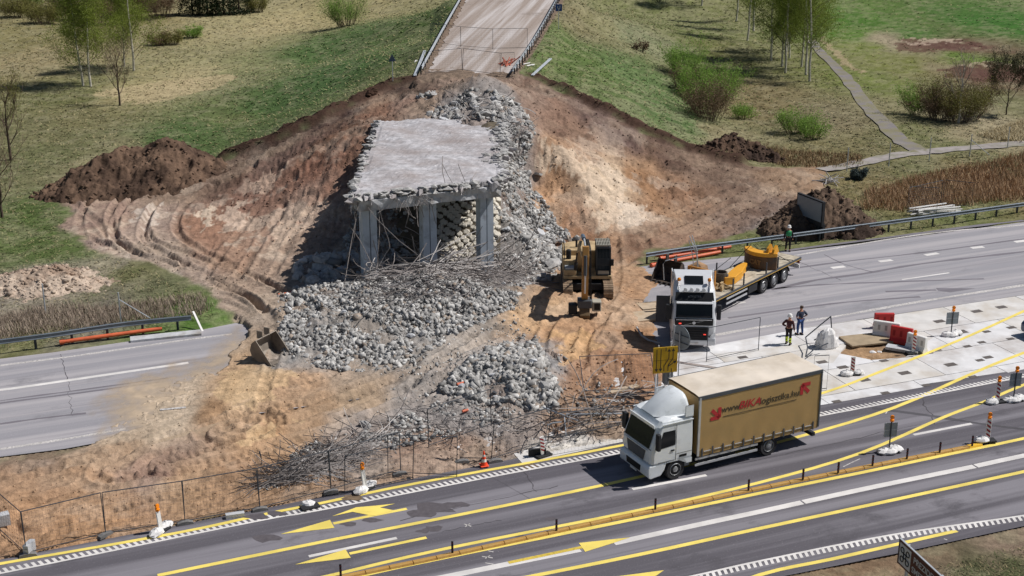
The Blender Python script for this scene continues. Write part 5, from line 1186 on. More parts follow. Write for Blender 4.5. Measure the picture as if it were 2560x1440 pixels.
# roof spoiler hood
MB().add([(.45, -.98, 3.52), (.45, .98, 3.52), (-.30, 1.05, 3.90), (-.30, -1.05, 3.90), (-1.05, 1.12, 4.02), (-1.05, -1.12, 4.02), (-1.05, 1.12, 3.55), (-1.05, -1.12, 3.55)],
         [[0, 1, 2, 3], [3, 2, 4, 5], [5, 4, 6, 7], [0, 3, 5, 7], [1, 6, 4, 2], [0, 7, 6, 1]]).build('roof_spoiler', M_CABS, tu, bevel=.04)
quadslab('roof_hatch', [(.36, -.52, 3.60), (.36, .52, 3.60), (-.22, .52, 3.885), (-.22, -.52, 3.885)], M_GLASS, tu, .03)
quadslab('windscreen', [(1.40, -1.03, 1.95), (1.40, 1.03, 1.95), (1.14, 1.0, 2.86), (1.14, -1.0, 2.86)], M_GLASS, tu)
quadslab('header_panel', [(1.13, -1.10, 2.88), (1.13, 1.10, 2.88), (.86, 1.05, 3.28), (.86, -1.05, 3.28)], M_GRILL, tu, .02)
MB().box(1.22, 1.50, -1.02, 1.02, 2.80, 2.86, bev=.02).build('sun_visor', M_CABS, tu)
quadslab('nose_panel', [(1.455, -1.06, 1.52), (1.455, 1.06, 1.52), (1.43, 1.08, 1.92), (1.43, -1.08, 1.92)], M_GRILL, tu)
quadslab('grille', [(1.50, -.78, .62), (1.50, .78, .62), (1.462, .86, 1.42), (1.462, -.86, 1.42)], M_GRILL, tu, .03)
gb = MB()
for k in range(5): gb.box(1.52, 1.545, -.74, .74, .70 + k * .14, .735 + k * .14)
gb.build('grille_bars', M_CHAS, tu)
MB().box(1.475, 1.50, -1.0, 1.0, 1.84, 1.87).build('chrome_strip', M_ALU, tu)
MB().add([(1.49, -.55, 1.56), (1.49, -.50, 1.56), (1.49, .55, 1.80), (1.49, .50, 1.80)], [[0, 1, 2, 3]]).build('badge_bar', M_ALU, tu)
MB().lathe([(.07, 1.478), (.09, 1.50), (.05, 1.505)], 14, Matrix.Translation((0, 0, 1.68)), 'x').build('badge', M_ALU, tu)
MB().box(1.54, 1.56, -.28, .28, .42, .53).build('number_plate', M_WHITE, tu)
MB().box(.78, 1.0, -.68, .68, 3.34, 3.38).build('lamp_bar', M_ALU, tu)
for k in range(4): MB().lathe([(.05, .84), (.105, .92), (.115, 1.0), (.09, 1.02)], 14, Matrix.Translation((0, -.51 + k * .34, 3.48)), 'x').build('roof_lamp', M_LAMP, tu)
for y, z in ((-.78, 1.62), (-.62, .98), (.62, .98)): MB().box(1.50, 1.545, y - .07, y + .07, z, z + .05).build('marker_lamp', M_REDL, tu)
text('lettering', '#TRUSTER', .16, M_LETG, tu, facing((1.035, 0, 3.09), (0, 1, 0), (-.56, 0, .83)), ext=.01)
# interior glimpses / dashboard shawl
quadslab('dashboard', [(1.415, -.95, 1.97), (1.415, .95, 1.97), (1.39, .9, 2.06), (1.39, -.9, 2.06)], M_CHAS, tu, .012)
MB().box(-5.3, -.85, -.42, .42, .62, .95).build('chassis', M_CHAS, tu)
MB().box(-2.2, -.95, -1.15, -.55, .35, 1.0).build('fuel_tank', M_ALU, tu, bevel=.08); MB().box(-2.2, -.95, .55, 1.15, .35, 1.0).build('battery_box', M_CHAS, tu)
MB().box(-4.5, -3.4, -.5, .5, .95, 1.12).build('coupling_plate', M_CHAS, tu)
for s in (-1, 1): wheel(tu, 0, s * 1.06, .50, .30, s); wheel(tu, -3.75, s * .98, .50, .45, s)
# open side locker seen left of the cab
MB().box(-.60, -.50, -2.05, -1.26, .95, 2.55, bev=.02).build('side_fairing', M_DTRIM, tu)

# ---- C: flatbed semi trailer ----
rn = P(2003, 641, 1.28); fn = P(1787, 748, 1.28); td = (fn - rn); td.z = 0; td.normalize(); tl = Vector((-td.y, td.x, 0))
TL = 13.2; # local: x forward, y left (near side is +y?)
near_sign = 1 if (tl.y < 0) else -1
to = rn - tl * near_sign * 1.25
tr_ = empty('flatbed_trailer', (to.x, to.y, 0), math.atan2(td.y, td.x), label='three axle flatbed semi trailer carrying yellow machine parts', cat='trailer')
ns = near_sign
M_BED = mat('weathered_planks', s2l('b3a997'), var=.18, scale=3, dirt=tuple(s2l('8d8272')), dirt_amt=.5, dirt_scale=2)
MB().box(0, TL, -1.25, 1.25, 1.06, 1.16).build('bed_frame', M_CHAS, tr_)
for k in range(8):
    y = -1.19 + k * .298; o_ = MB().box(.03, TL - .05, y, y + .285, 1.163, 1.23 + (k % 3) * .004).build('plank', M_BED, tr_)
for s in (-1, 1):
    MB().box(0, TL, s * 1.20, s * 1.28, 1.10, 1.25).build('side_rail', M_DTRIM, tr_)
    MB().box(0, TL, s * 1.281, s * 1.287, 1.10, 1.135).build('reflective_strip', mat('yellow_reflective', s2l('c9a24a'), var=.1), tr_)
    MB().box(.3, TL - 1, s * .35, s * .50, .62, 1.06).build('main_beam', M_CHAS, tr_)
    for x in (5.1, 3.75, 2.4): wheel(tr_, x - .35, s * 1.02, .50, .38, s); MB().prism([(math.cos(a) * .60, .5 + math.sin(a) * .60) for a in [R(10 + 16 * q) for q in range(11)]] + [(math.cos(a) * .57, .5 + math.sin(a) * .57) for a in [R(170 - 16 * q) for q in range(11)]], s * .82, s * 1.24, 'y', Matrix.Translation((x - .35, 0, .02))).build('mudguard', M_CHAS, tr_)
    for z in (.50, .82): MB().box(6.9, 9.4, s * 1.18, s * 1.22, z, z + .12).build('side_guard', M_ALU, tr_)
    MB().box(5.6, 6.7, s * .85, s * 1.2, .45, 1.0).build('tool_box', M_CHAS, tr_, bevel=.03)
    MB().box(9.6, 9.75, s * .55, s * .7, .1, 1.0).build('landing_leg', M_CHAS, tr_)
    for x in (3.1, 4.6, 7.4, 8.7) if s * ns > 0 else (6.6, 9.6): MB().box(x - .04, x + .04, s * 1.18, s * 1.25, 1.2, 2.0).build('stake', M_POST, tr_)
MB().box(-.04, .02, -1.25, 1.25, .98, 1.22).build('rear_beam', M_CHAS, tr_); MB().box(.02, .12, -1.2, 1.2, .48, .72).build('underrun_bar', M_WHITE, tr_)
for s in (-1, 1): MB().box(-.05, .0, s * .75, s * 1.15, .78, .95).build('rear_lamp', mat('rear_lens', s2l('7a2422'), rough=.3, var=0), tr_)
def TW(x, y, z): return Vector((to.x, to.y, 0)) + td * x + tl * y * ns + Vector((0, 0, z))   # y towards camera side
M_YEL = mat('machine_yellow', s2l('d89a2b'), rough=.45, var=.08, spec=.4, dirt=tuple(s2l('a8762c')), dirt_amt=.35)
M_YEL2 = mat('machine_yellow_dusty', s2l('c4ab84'), rough=.65, var=.18, spec=.2, dirt=tuple(s2l('7f6d52')), dirt_amt=.7)
# counterweight: curved thick slab standing across the bed
cwr = math.atan2(td.y, td.x)
cwp = TW(3.9, .15, 1.24)
cw = empty('counterweight', cwp, cwr, label='yellow curved excavator counterweight standing on the flatbed', cat='counterweight')
MB().prism([(math.cos(a) * 1.9 - 1.65, math.sin(a) * 1.55) for a in [R(-50 + 10 * k) for k in range(11)]] + [(math.cos(a) * 1.3 - 1.65, math.sin(a) * 1.30) for a in [R(50 - 20 * k) for k in range(6)]], 0, .86, 'z').build('lower_body', mat('worn_brown_steel', s2l('6b4e33'), rough=.6, var=.2, dirt=tuple(s2l('4a4038')), dirt_amt=.6), cw, bevel=.05)
MB().prism([(math.cos(a) * 1.94 - 1.65, math.sin(a) * 1.58) for a in [R(-50 + 10 * k) for k in range(11)]] + [(math.cos(a) * 1.25 - 1.65, math.sin(a) * 1.28) for a in [R(50 - 20 * k) for k in range(6)]], .861, 1.12, 'z').build('upper_body', M_YEL, cw, bevel=.04)
for y in (.55, .95): MB().prism([(-.75, 1.121), (-.05, 1.121), (-.15, 1.40), (-.5, 1.62)], y, y + .16, 'y').build('lifting_lug', M_YEL, cw)
text('lettering', 'CAT', .42, mat('dim_lettering', s2l('8a6a45'), var=.1), cw, facing((.262, 0, .46), (0, 1, 0), (0, 0, 1)), ext=.012, bold=.02)
# boom part
bm_p = TW(6.6, .25, 1.24); bo_ = empty('boom_section', bm_p, cwr, label='bright yellow excavator boom section lying on the flatbed', cat='boom')
MB().prism([(-1.9, -.35), (-1.2, -.10), (-.2, .25), (1.0, .45), (1.6, .10), (1.5, -.35), (.7, -.25), (-.1, -.45), (-1.1, -.62), (-1.9, -.60)], 0, .50, 'z').build('boom_arm', M_YEL, bo_, bevel=.04)
MB().lathe([(.18, 0), (.18, .62)], 14, Matrix.Translation((1.3, -.05, 0))).build('pin_boss', M_DTRIM, bo_); MB().box(-1.98, -1.5, -.5, -.2, .1, .3).build('lug', M_GRILL, bo_)
dr = tag(MB().lathe([(.10, 0), (.42, 0), (.42, .75), (.36, .75), (.34, .1)], 20).build('steel_drum', mat('dark_worn_steel', s2l('5c544b'), rough=.7, var=.3), loc=TW(8.0, -.1, 1.24)), 'open dark steel drum on the flatbed beside the boom', 'drum')
fr = empty('welded_rack', TW(10.7, -.2, 1.24), cwr, label='orange steel frame with ladder side on the flatbed behind the cab', cat='frame')
M_ORF = mat('orange_brown_steel', s2l('b07a3a'), rough=.6, var=.2)
for x in (-.7, .55): MB().box(x, x + .16, .75, .95, 0, 1.5).build('upright', M_ORF, fr); MB().box(x, x + .12, -1.0, -.85, 0, 1.45).build('upright', M_ORF, fr)
for z in (.3, .85, 1.38): MB().box(-.7, .7, .76, .90, z, z + .12).build('cross_bar', M_ORF, fr); MB().box(-.68, -.56, -.85, .76, z, z + .1).build('cross_bar', M_ORF, fr)
MB().prism([(-.5, .2), (.9, .15), (.9, .5), (.2, .75), (-.5, .6)], -.5, .2, 'y').build('bracket_plate', M_YEL, fr, bevel=.02)
mc = MB(); r5 = random.Random(8)
for k in range(26): a, b = r5.uniform(8.3, 10.3), r5.uniform(-.8, .9); p = TW(a, b, 1.28) - TW(9.3, 0, 1.24); M_ = Matrix.Translation(p) @ Matrix.Rotation(r5.uniform(0, 3), 4, 'Z') @ Matrix.Rotation(r5.uniform(-.3, .3), 4, 'X'); l_ = r5.uniform(.12, .5); mc.box(-l_, l_, -.06, .06, 0, r5.uniform(.06, .3), M_)
tag(mc.build('scrap_parts', M_YEL2, loc=TW(9.3, 0, 1.24)), 'small dusty machine parts on the flatbed between drum and frame', 'scrap')
tg = MB(); 
for a, b in [((4.9, -1.25, 1.25), (4.0, -.3, 2.75)), ((8.2, -1.25, 1.25), (4.9, -1.2, 1.9)), ((1.4, 1.2, 1.25), (3.6, .5, 2.5)), ((1.0, -.9, 1.25), (3.5, -.4, 2.6)), ((2.0, -1.2, 1.26), (1.0, 1.2, 1.26))]:
    tg.tube([TW(*a) - TW(4, 0, 0), TW(*b) - TW(4, 0, 0)], .022, 5)
tag(tg.build('lashing_straps', M_CHAS, loc=TW(4, 0, 0)), 'dark lashing straps over the counterweight on the flatbed', 'straps')

# ---- D: excavator ----
ex = empty('excavator', (4.72, 82.2, hz(4.72, 82.2)), R(-90), label='dusty yellow tracked excavator facing the camera beside the rubble', cat='excavator')
TOOLY = 76.9
for s in (-1, 1):
    n = 44; Lh = 2.0; r0 = .46; path = []
    for k in range(n):
        t = k / n * (4 * Lh + 2 * math.pi * r0)
        if t < 2 * Lh: path.append((-Lh + t, 2 * r0, 1, 0))
        elif t < 2 * Lh + math.pi * r0: a = (t - 2 * Lh) / r0; path.append((Lh + math.sin(a) * r0, r0 + math.cos(a) * r0, math.cos(a), -math.sin(a)))
        elif t < 4 * Lh + math.pi * r0: path.append((Lh - (t - 2 * Lh - math.pi * r0), 0, -1, 0))
        else: a = (t - 4 * Lh - math.pi * r0) / r0; path.append((-Lh - math.sin(a) * r0, r0 - math.cos(a) * r0, -math.cos(a), math.sin(a)))
    tk = MB().prism([(-Lh, .04), (-Lh - .38, .25), (-Lh - .38, .65), (-Lh, .86), (Lh, .86), (Lh + .38, .65), (Lh + .38, .25), (Lh, .04)], s * 1.0, s * 1.52, 'y').build('track', M_CHAS, ex)
    first = None
    for x, z, dx, dz in path:
        if first is None:
            first = MB().box(-.115, .115, -.30, .30, -.03, .03).add([(-.02, -.30, .03), (.02, -.30, .03), (.02, .30, .03), (-.02, .30, .03), (-.02, -.30, .07), (.02, -.30, .07), (.02, .30, .07), (-.02, .30, .07)], [[4, 5, 6, 7], [0, 1, 5, 4], [1, 2, 6, 5], [2, 3, 7, 6], [3, 0, 4, 7]]).build('track_shoe', mat('dusty_track_steel', s2l('8f7b66'), rough=.7, var=.25), tk); o_ = first
        else: o_ = bpy.data.objects.new('track_shoe', first.data); COL.objects.link(o_); o_.parent = tk
        o_.location = (x, s * 1.26, z); o_.rotation_euler = (0, math.atan2(-dz, dx), 0)
MB().box(-1.6, 1.6, -1.0, 1.0, .40, .80).build('undercarriage', M_CHAS, ex)
MB().lathe([(.75, .8), (.75, 1.02)], 20).build('slew_ring', M_CHAS, ex)
MB().box(-2.1, 1.35, -1.5, 1.5, 1.03, 1.25).build('deck_frame', M_YEL2, ex, bevel=.04)
# machinery house: body rear, counterweight, engine cover
MB().box(-2.2, -.55, -1.5, 1.5, 1.251, 2.35).build('engine_house', M_YEL2, ex, bevel=.06)
MB().prism([(math.cos(a) * 1.1 - 1.9, math.sin(a) * 1.52) for a in [R(100 + 16 * k) for k in range(11)]], 1.15, 2.25, 'z').build('counterweight', M_YEL2, ex, bevel=.05)
MB().box(-.54, .5, -1.5, -.62, 1.251, 2.0).build('storage_box', M_YEL2, ex, bevel=.04)
MB().box(.51, 1.30, -1.48, -.70, 1.251, 1.62).build('step_box', M_YEL2, ex, bevel=.04)
MB().box(.55, 1.20, -1.40, -.80, 1.622, 1.70).build('step_plate', M_STEEL, ex)
MB().lathe([(.16, 0), (.16, .55), (.12, .6)], 14, Matrix.Translation((.15, -1.15, 2.0))).build('air_filter', M_BLACK, ex)
MB().lathe([(.07, 0), (.07, .5)], 10, Matrix.Translation((-1.2, -.6, 2.35))).build('exhaust', M_CHAS, ex)
rl = MB()
for a, b in [((-.55, -1.42, 2.0), (-.55, -1.42, 2.9)), ((.45, -1.42, 2.0), (.45, -1.42, 2.7)), ((-.55, -1.42, 2.9), (.45, -1.42, 2.7)), ((-1.9, 1.4, 2.3), (-1.9, 1.4, 2.8)), ((-1.9, 1.4, 2.8), (-.7, 1.4, 2.8)), ((-1.9, -1.4, 2.3), (-1.9, -1.4, 2.8)), ((-1.9, -1.4, 2.8), (-.7, -1.4, 2.8))]: rl.tube([a, b], .022, 5)
rl.build('handrail', M_CHAS, ex)
# cab (machine left = image right)
CB0, CB1 = .50, 1.46
MB().prism([(-.52, 1.251), (-.52, 3.02), (.95, 3.02), (1.25, 2.0), (1.30, 1.251)], CB0 + .04, CB1 - .04, 'y').build('cab', mat('cab_dark', s2l('2c3238'), rough=.5, var=.1), ex, bevel=.03)
quadslab('cab_windscreen', [(1.285, CB0 + .12, 1.62), (1.285, CB1 - .12, 1.62), (.985, CB1 - .12, 2.92), (.985, CB0 + .12, 2.92)], M_GLASS, ex, .03)
M_CAGE = mat('cage_grey', s2l('a09c90'), rough=.6, var=.1)
cg = MB()
for y in (CB0 + .04, CB1 - .04): cg.tube([(1.36, y, 1.30), (1.34, y, 1.75), (1.06, y, 2.98), (-.3, y, 3.14)], .035, 6)
for k in range(9): y = CB0 + .12 + k * (CB1 - CB0 - .24) / 8; cg.tube([(1.36, y, 1.72), (1.07, y, 2.96)], .010, 4); 
for z_, x_ in ((1.32, 1.36), (1.62, 1.35), (2.98, 1.06)): cg.tube([(x_, CB0 + .04, z_), (x_, CB1 - .04, z_)], .03, 6)
cg.build('front_guard', M_CHAS, ex)
rg = MB()
for k in range(9): y = CB0 + .08 + k * (CB1 - CB0 - .16) / 8; rg.box(-.35, .98, y - .02, y + .02, 3.10, 3.16)
for x in (-.38, .30, 1.0): rg.box(x - .03, x + .03, CB0 + .02, CB1 - .02, 3.08, 3.17)
rg.build('roof_guard', M_CAGE, ex)
MB().box(1.20, 1.33, CB0 + .14, CB1 - .14, 1.28, 1.62).build('lower_window_frame', M_CAGE, ex, bevel=.02)
MB().box(1.15, 1.32, CB1 + .0, CB1 + .16, 1.9, 2.3).build('mirror', M_CHAS, ex)
# boom, stick, breaker: side profile in local x (forward) / z
by = -.40
def limb(name, prof, y0, y1, m, bev=.03): return MB().prism(prof, y0, y1, 'y').build(name, m, ex, bevel=bev)
BY0, BY1 = by - .24, by + .24
limb('boom', [(.05, 1.45), (.35, 1.30), (1.6, 2.85), (3.0, 3.45), (5.65, 3.75), (5.95, 4.0), (5.75, 4.18), (3.0, 4.05), (1.1, 3.25), (.1, 1.9)], BY0, BY1, M_YEL2)
limb('stick', [(5.50, 4.50), (6.00, 4.62), (6.15, 4.0), (6.00, 2.0), (5.75, 1.15), (5.45, 1.15), (5.45, 2.2), (5.50, 3.8)], by - .19, by + .19, mat('machine_yellow_brown', s2l('b0834a'), rough=.55, var=.12, dirt=tuple(s2l('8a6a42')), dirt_amt=.5))
for s, x0, z0, x1, z1 in ((-1, .9, 1.35, 2.9, 3.2), (1, .9, 1.35, 2.9, 3.2)):
    c_ = MB(); c_.tube([(x0, by + s * .36, z0), ((x0 + x1) / 2, by + s * .36, (z0 + z1) / 2)], .11, 10); c_.tube([((x0 + x1) / 2, by + s * .36, (z0 + z1) / 2), (x1, by + s * .36, z1)], .055, 8); c_.build('boom_cylinder', M_CHAS, ex)
c_ = MB(); c_.tube([(2.6, by - .02, 4.25), (4.3, by - .02, 4.55)], .13, 10); c_.build('stick_cylinder', mat('cylinder_blue_grey', s2l('4c5f73'), rough=.4, var=.1), ex)
MB().tube([(4.3, by - .02, 4.55), (5.65, by - .02, 4.52)], .06, 8).build('cylinder_rod', M_ALU, ex)
MB().tube([(6.12, by - .02, 4.1), (6.20, by - .02, 2.9)], .10, 10).build('tool_cylinder', M_DTRIM, ex); MB().tube([(6.20, by - .02, 2.9), (6.1, by - .02, 1.75)], .05, 8).build('cylinder_rod', M_ALU, ex)
hs = MB()
for k in range(3): yy = by + .21 + k * .05; hs.tube([(1.2, yy, 3.4), (3.0, yy, 4.15), (5.0, yy, 4.35), (5.9, yy, 4.3), (6.1, yy, 3.3), (5.95, yy + .05, 2.2), (5.8, yy + .1, 1.3)], .025, 5)
hs.build('hoses', M_BLACK, ex)
# crusher / quick coupler and jaws
tool = MB().box(5.25, 6.0, by - .42, by + .42, .75, 1.25, bev=.05).build('coupler', M_DTRIM, ex)
MB().box(5.30, 5.95, by + .44, by + .98, .55, 1.15, bev=.04).build('rotator_box', M_CAGE, ex)
MB().box(5.952, 5.97, by + .56, by + .90, .66, 1.05).build('rotator_opening', M_GRILL, ex)
MB().box(5.35, 5.9, by - .95, by - .44, .35, .95, bev=.05).build('valve_block', M_CHAS, ex)
limb('jaw', [(5.35, .75), (5.9, .75), (6.15, .35), (6.0, .02), (5.7, .05), (5.55, .35), (5.3, .5)], by - .30, by + .30, mat('dusty_tool_steel', s2l('6e5b42'), rough=.6, var=.2)); limb('jaw', [(5.30, .75), (5.1, .4), (5.25, .02), (5.5, .05), (5.45, .45)], by - .26, by + .26, M_CHAS)

# ---- E: car clipped by the right edge ----
cp = P(2570, 842); car = empty('parked_car', (cp.x + 1.9, cp.y + .35, 0), R(22), label='dark blue car at the right edge on the concrete apron', cat='car')
M_CARB = mat('dark_blue_paint', s2l('2a3a5c'), rough=.3, var=.05, coat=.6)
MB().prism([(-2.1, .25), (-2.15, .75), (-1.9, .95), (-1.3, 1.0), (.9, .98), (1.8, .85), (2.12, .65), (2.15, .28)], -.86, .86, 'y').build('body', M_CARB, car, bevel=.10)
MB().prism([(-1.5, .99), (-1.2, 1.40), (.05, 1.44), (.95, .97)], -.72, .72, 'y').build('glasshouse', M_GLASS, car, bevel=.08)
MB().box(-1.15, .05, -.66, .66, 1.42, 1.46, bev=.02).build('roof', M_CARB, car)
for x in (-1.35, 1.35):
    for s in (-1, 1): wheel(car, x, s * .80, .32, .2, s)
# =====================================================================
# GUARDRAILS, FENCES, SIGNS, BARRIERS, PIPES, PEOPLE
# =====================================================================
def guardrail(label, base, step, side=1, zf=None, posts_to=None, zt=.78, m=None, end_=None):
    p = smooth([v for v in base], 4); zf = zf or (lambda x, y: hz(x, y) if abs(hz(x, y)) > .5 else 0)
    root = empty('guardrail', (p[0].x, p[0].y, 0), label=label, cat='guardrail'); o0 = root.location.copy()
    prof = [(0, .0), (-.055, .015), (-.075, .04), (-.06, .07), (-.045, .09), (-.045, .22), (-.06, .24), (-.075, .27), (-.055, .295), (0, .31)]   # w-beam
    v = []; f = []; n = len(prof); zs_ = [zf(q.x, q.y) for q in p]
    zs_ = [sum(zs_[max(0, i - 3):i + 4]) / len(zs_[max(0, i - 3):i + 4]) for i in range(len(p))]
    for i, q in enumerate(p):
        d = p[min(i + 1, len(p) - 1)] - p[max(i - 1, 0)]; d.z = 0; d.normalize(); nn = Vector((-d.y, d.x, 0)) * -side
        for a, z in prof: w_ = q + nn * (a - .08); v.append((w_.x - o0.x, w_.y - o0.y, zs_[i] + zt - .31 + z))
        for a, z in reversed(prof): w_ = q + nn * (a - .08 + .014); v.append((w_.x - o0.x, w_.y - o0.y, zs_[i] + zt - .31 + z))
    k = 2 * n
    for i in range(len(p) - 1):
        for j in range(k): f.append([i * k + j, i * k + (j + 1) % k, (i + 1) * k + (j + 1) % k, (i + 1) * k + j])
    f += [list(range(k)), [(len(p) - 1) * k + j for j in range(k)]]
    MB().add(v, f).build('rail_beam', m or mat('rail_steel', s2l('6e767e'), rough=.5, metal=.5, var=.12, scale=1.2, spec=.5), root)
    first = None; acc = .15
    for i in range(len(p) - 1):
        a, b = p[i], p[i + 1]; l = (b - a).xy.length
        while acc < l:
            q = a.lerp(b, acc / l); z = zs_[i] + (zs_[i + 1] - zs_[i]) * acc / l
            if first is None: first = MB().box(-.06, .06, -.06, .06, -.5, zt - .02).build('post', M_POST, root); o_ = first
            else: o_ = bpy.data.objects.new('post', first.data); COL.objects.link(o_); o_.parent = root
            o_.location = (q.x - o0.x, q.y - o0.y, z); acc += step
        acc -= l
    return root
guardrail('grey guardrail curving along the far edge of the left road', [P(*q) for q in [(-300,915),(-100,892),(20,877),(146,860),(318,834),(480,818)]], 2.0, -1)
guardrail('long grey guardrail along the far edge of the right road', [P(*q) for q in [(1612,659),(1700,645),(1797,632),(2033,601),(2366,556),(2560,529),(3000,470)]], 2.0, -1)
rz_ = lambda x, y: float(ramp_xz(y, RL)[1])
guardrail('grey guardrail on the left side of the ramp road', [P(1052,188,6.8), P(1098,100,7.0), P(1154,0,7.2), P(1215,-110,7.4)], 2.0, -1, rz_, m=M_STEEL)
guardrail('grey guardrail on the right side of the ramp road', [P(1285,193,6.8), P(1345,100,7.0), P(1400,0,7.2), P(1460,-110,7.4)], 2.0, 1, rz_, m=M_STEEL)
def beam_loose(a, b, label, w_=.3, zz=.08, m=M_STEEL):
    A, B = GH(*a), GH(*b); A.z += zz; B.z += zz + .15; d = B - A; L = d.length; M = facing((0, 0, 0), d, Vector((0, 0, 1)) - d.normalized() * d.normalized().z)
    pr = [(-.15, .0), (-.10, .07), (-.05, .07), (0, 0), (.05, .07), (.10, .07), (.15, 0), (.15, -.015), (-.15, -.015)]
    tag(MB().prism([(u, v) for u, v in pr], 0, L, 'x', M @ Matrix.Rotation(R(-90), 4, 'X') @ Matrix.Rotation(R(0), 4, 'X')).build('rail_section', m, loc=A), label, 'rail section')
beam_loose((1036,186),(1062,150),'pale rail section leaning at the foot of the left ramp guardrail'); beam_loose((1330,198),(1376,163),'bent pale rail section lying on grass right of the ramp')
def pieces(label, px, n, L, m, rr=.04, dirv=(1, 0, 0), sp=.25, cat='posts', name='pile_of_posts'):
    r6 = random.Random(int(px[0])); c = GH(*px); mb = MB()
    for k in range(n):
        d = (Vector(dirv) + Vector((r6.gauss(0, sp), r6.gauss(0, sp), 0))).normalized(); o_ = Vector((r6.uniform(-.5, .5), r6.uniform(-.4, .4), rr + .03 * k)); mb.tube([o_ - d * L / 2, o_ + d * L / 2], rr, 6)
    tag(mb.build(name, m, loc=c), label, cat)
pieces('short pale posts stacked left of the ramp foot', (1031,172), 4, 1.3, M_WHITE, .06, (0, 1, 0), .06); pieces('short pale posts laid on the grass right of the ramp', (1328,181), 5, 1.0, M_WHITE, .05, (.6, .8, 0), .1)
pieces('red and white broken boards inside the ramp gate', (1268,172), 12, 1.8, mat('faded_red', s2l('a05a48'), var=.4, scale=4), .05, (.3, .9, .3), .5, 'boards', 'pile_of_boards')
pieces('white boards lying behind the right guardrail', (2335,530), 16, 3.6, M_WHITE, .06, (.95, .3, 0), .14, 'boards', 'pile_of_boards')
pieces('pale scrap sticks beside the dark heap on the right', (2070,458), 14, 1.8, M_REBAR2, .04, (.9, .2, .2), .6, 'scrap', 'scrap_sticks')
# pipes
def pipe(label, a, b, r_=.12, z=.12, m=M_PIPE, sock=True, za=None):
    A, B = P(*a), P(*b); mb = MB(); o_ = A.copy(); o_.z = z; mb.tube([Vector((0, 0, 0)), (B - A)], r_, 12)
    if sock: d = (B - A).normalized(); mb.tube([Vector((0, 0, 0)) - d * .02, d * .22], r_ * 1.3, 12)
    tag(mb.build('plastic_pipe', m, loc=o_), label, 'pipe')
pipe('orange plastic pipe along the left road edge below the guardrail', (150,860), (405,826)); 
pipe('upper orange pipe behind the right guardrail end', (1650,655), (1826,625), z=.25); pipe('lower orange pipe behind the right guardrail end', (1652,662), (1800,634), z=.12); pipe('short orange pipe piece at the guardrail end', (1628,668), (1672,655), z=.12); pipe('middle orange pipe lying across the others', (1640,650),(1735,640), z=.36)
pipe('broken orange pipe end on the dirt left of the rubble', (697,748), (790,727), .1, .25); pipe('tiny orange pipe piece on the second rubble pile', (1143,992), (1165,986), .07, .7, sock=False); pipe('tiny orange pipe piece near the mesh fence', (1156,1040), (1170,1036), .07, .25, sock=False)
tag(MB().box(-2.0, 2.0, -.35, .35, 0, .14).build('concrete_plank', M_CONC, loc=P(415,843), rz=RDANG - .1), 'flat grey concrete plank lying beside the orange pipe', 'plank')
tag(MB().box(-1.0, 1.0, -.06, .06, 0, .06).build('white_bar', M_WHITE, loc=P(498,812,.25), rz=R(-55)), 'white bar leaning at the end of the left guardrail', 'bar').rotation_euler = (0, R(35), R(-55))

# ---- temporary mesh fence panels ----
def panel_mesh(Wd=3.45, Ht=2.0, name='fence_frame'):
    mb = MB(); r_ = .021
    mb.tube([(0, 0, .02), (0, 0, Ht)], r_, 6); mb.tube([(Wd, 0, .02), (Wd, 0, Ht)], r_, 6); mb.tube([(0, 0, Ht), (Wd, 0, Ht)], r_, 6); mb.tube([(0, 0, .12), (Wd, 0, .12)], r_ * .9, 6)
    return mb
def wire_mesh(Wd=3.45, Ht=2.0):
    mb = MB(); q = .0028; vs = []; fs = []
    for k in range(1, 23): x = Wd * k / 23; mb.tube([(x, 0, .12), (x, 0, Ht)], q, 3, caps=False)
    for k in range(1, 10): z = .12 + (Ht - .12) * k / 10; mb.tube([(0, 0, z), (Wd, 0, z)], q, 3, caps=False)
    return mb
pm = panel_mesh().build('frame', M_POST); wm = wire_mesh().build('wire_mesh', M_POST); fm, wmm = pm.data, wm.data; bpy.data.objects.remove(pm); bpy.data.objects.remove(wm)
def fence_panel(A, B, label, group=None, lean=0.0, z=None, wires=True, tilt=0.0):
    A = Vector(A); B = Vector(B); d = B - A; L = d.xy.length
    r_ = empty('mesh_fence_panel', (A.x, A.y, A.z), math.atan2(d.y, d.x), label=label, cat='fence panel', group=group)
    r_.rotation_euler = (lean, -math.atan2(B.z - A.z, L) + tilt, math.atan2(d.y, d.x)); s = L / 3.45
    o_ = bpy.data.objects.new('frame', fm); COL.objects.link(o_); o_.parent = r_; o_.scale = (s, 1, 1)
    if wires: o_ = bpy.data.objects.new('wire_mesh', wmm); COL.objects.link(o_); o_.parent = r_; o_.scale = (s, 1, 1)
    return r_
def fg(px, py, z=None): v = P(px, py); v.z = max(hz(v.x, v.y), 0) if z is None else z; return v
FB = [(67,1388),(265,1341),(463,1308),(650,1274),(828,1233),(1002,1185)]
nm_ = ['left of the leaning delineator', 'behind the leaning delineator at far left', 'right of the leftmost delineator', 'in front of the bar bundle', 'right end of the bar bundle']
for (a, b), l_ in zip(zip(FB[:-1], FB[1:]), nm_): fence_panel(fg(*a), fg(*b), 'mesh fence panel along the near road, ' + l_, 'mesh panels along the near road')
fence_panel(fg(67,1390), fg(-75,1262), 'mesh fence panel turning away at the lower left corner', 'mesh panels along the near road')
fence_panel(fg(862,1235), fg(1032,1199), 'mesh fence panel leaning behind the sandbagged delineator', 'mesh panels along the near road', lean=.12); fence_panel(fg(970,1190), fg(1142,1192), 'small mesh gate panel left of the traffic cone', 'mesh panels along the near road')
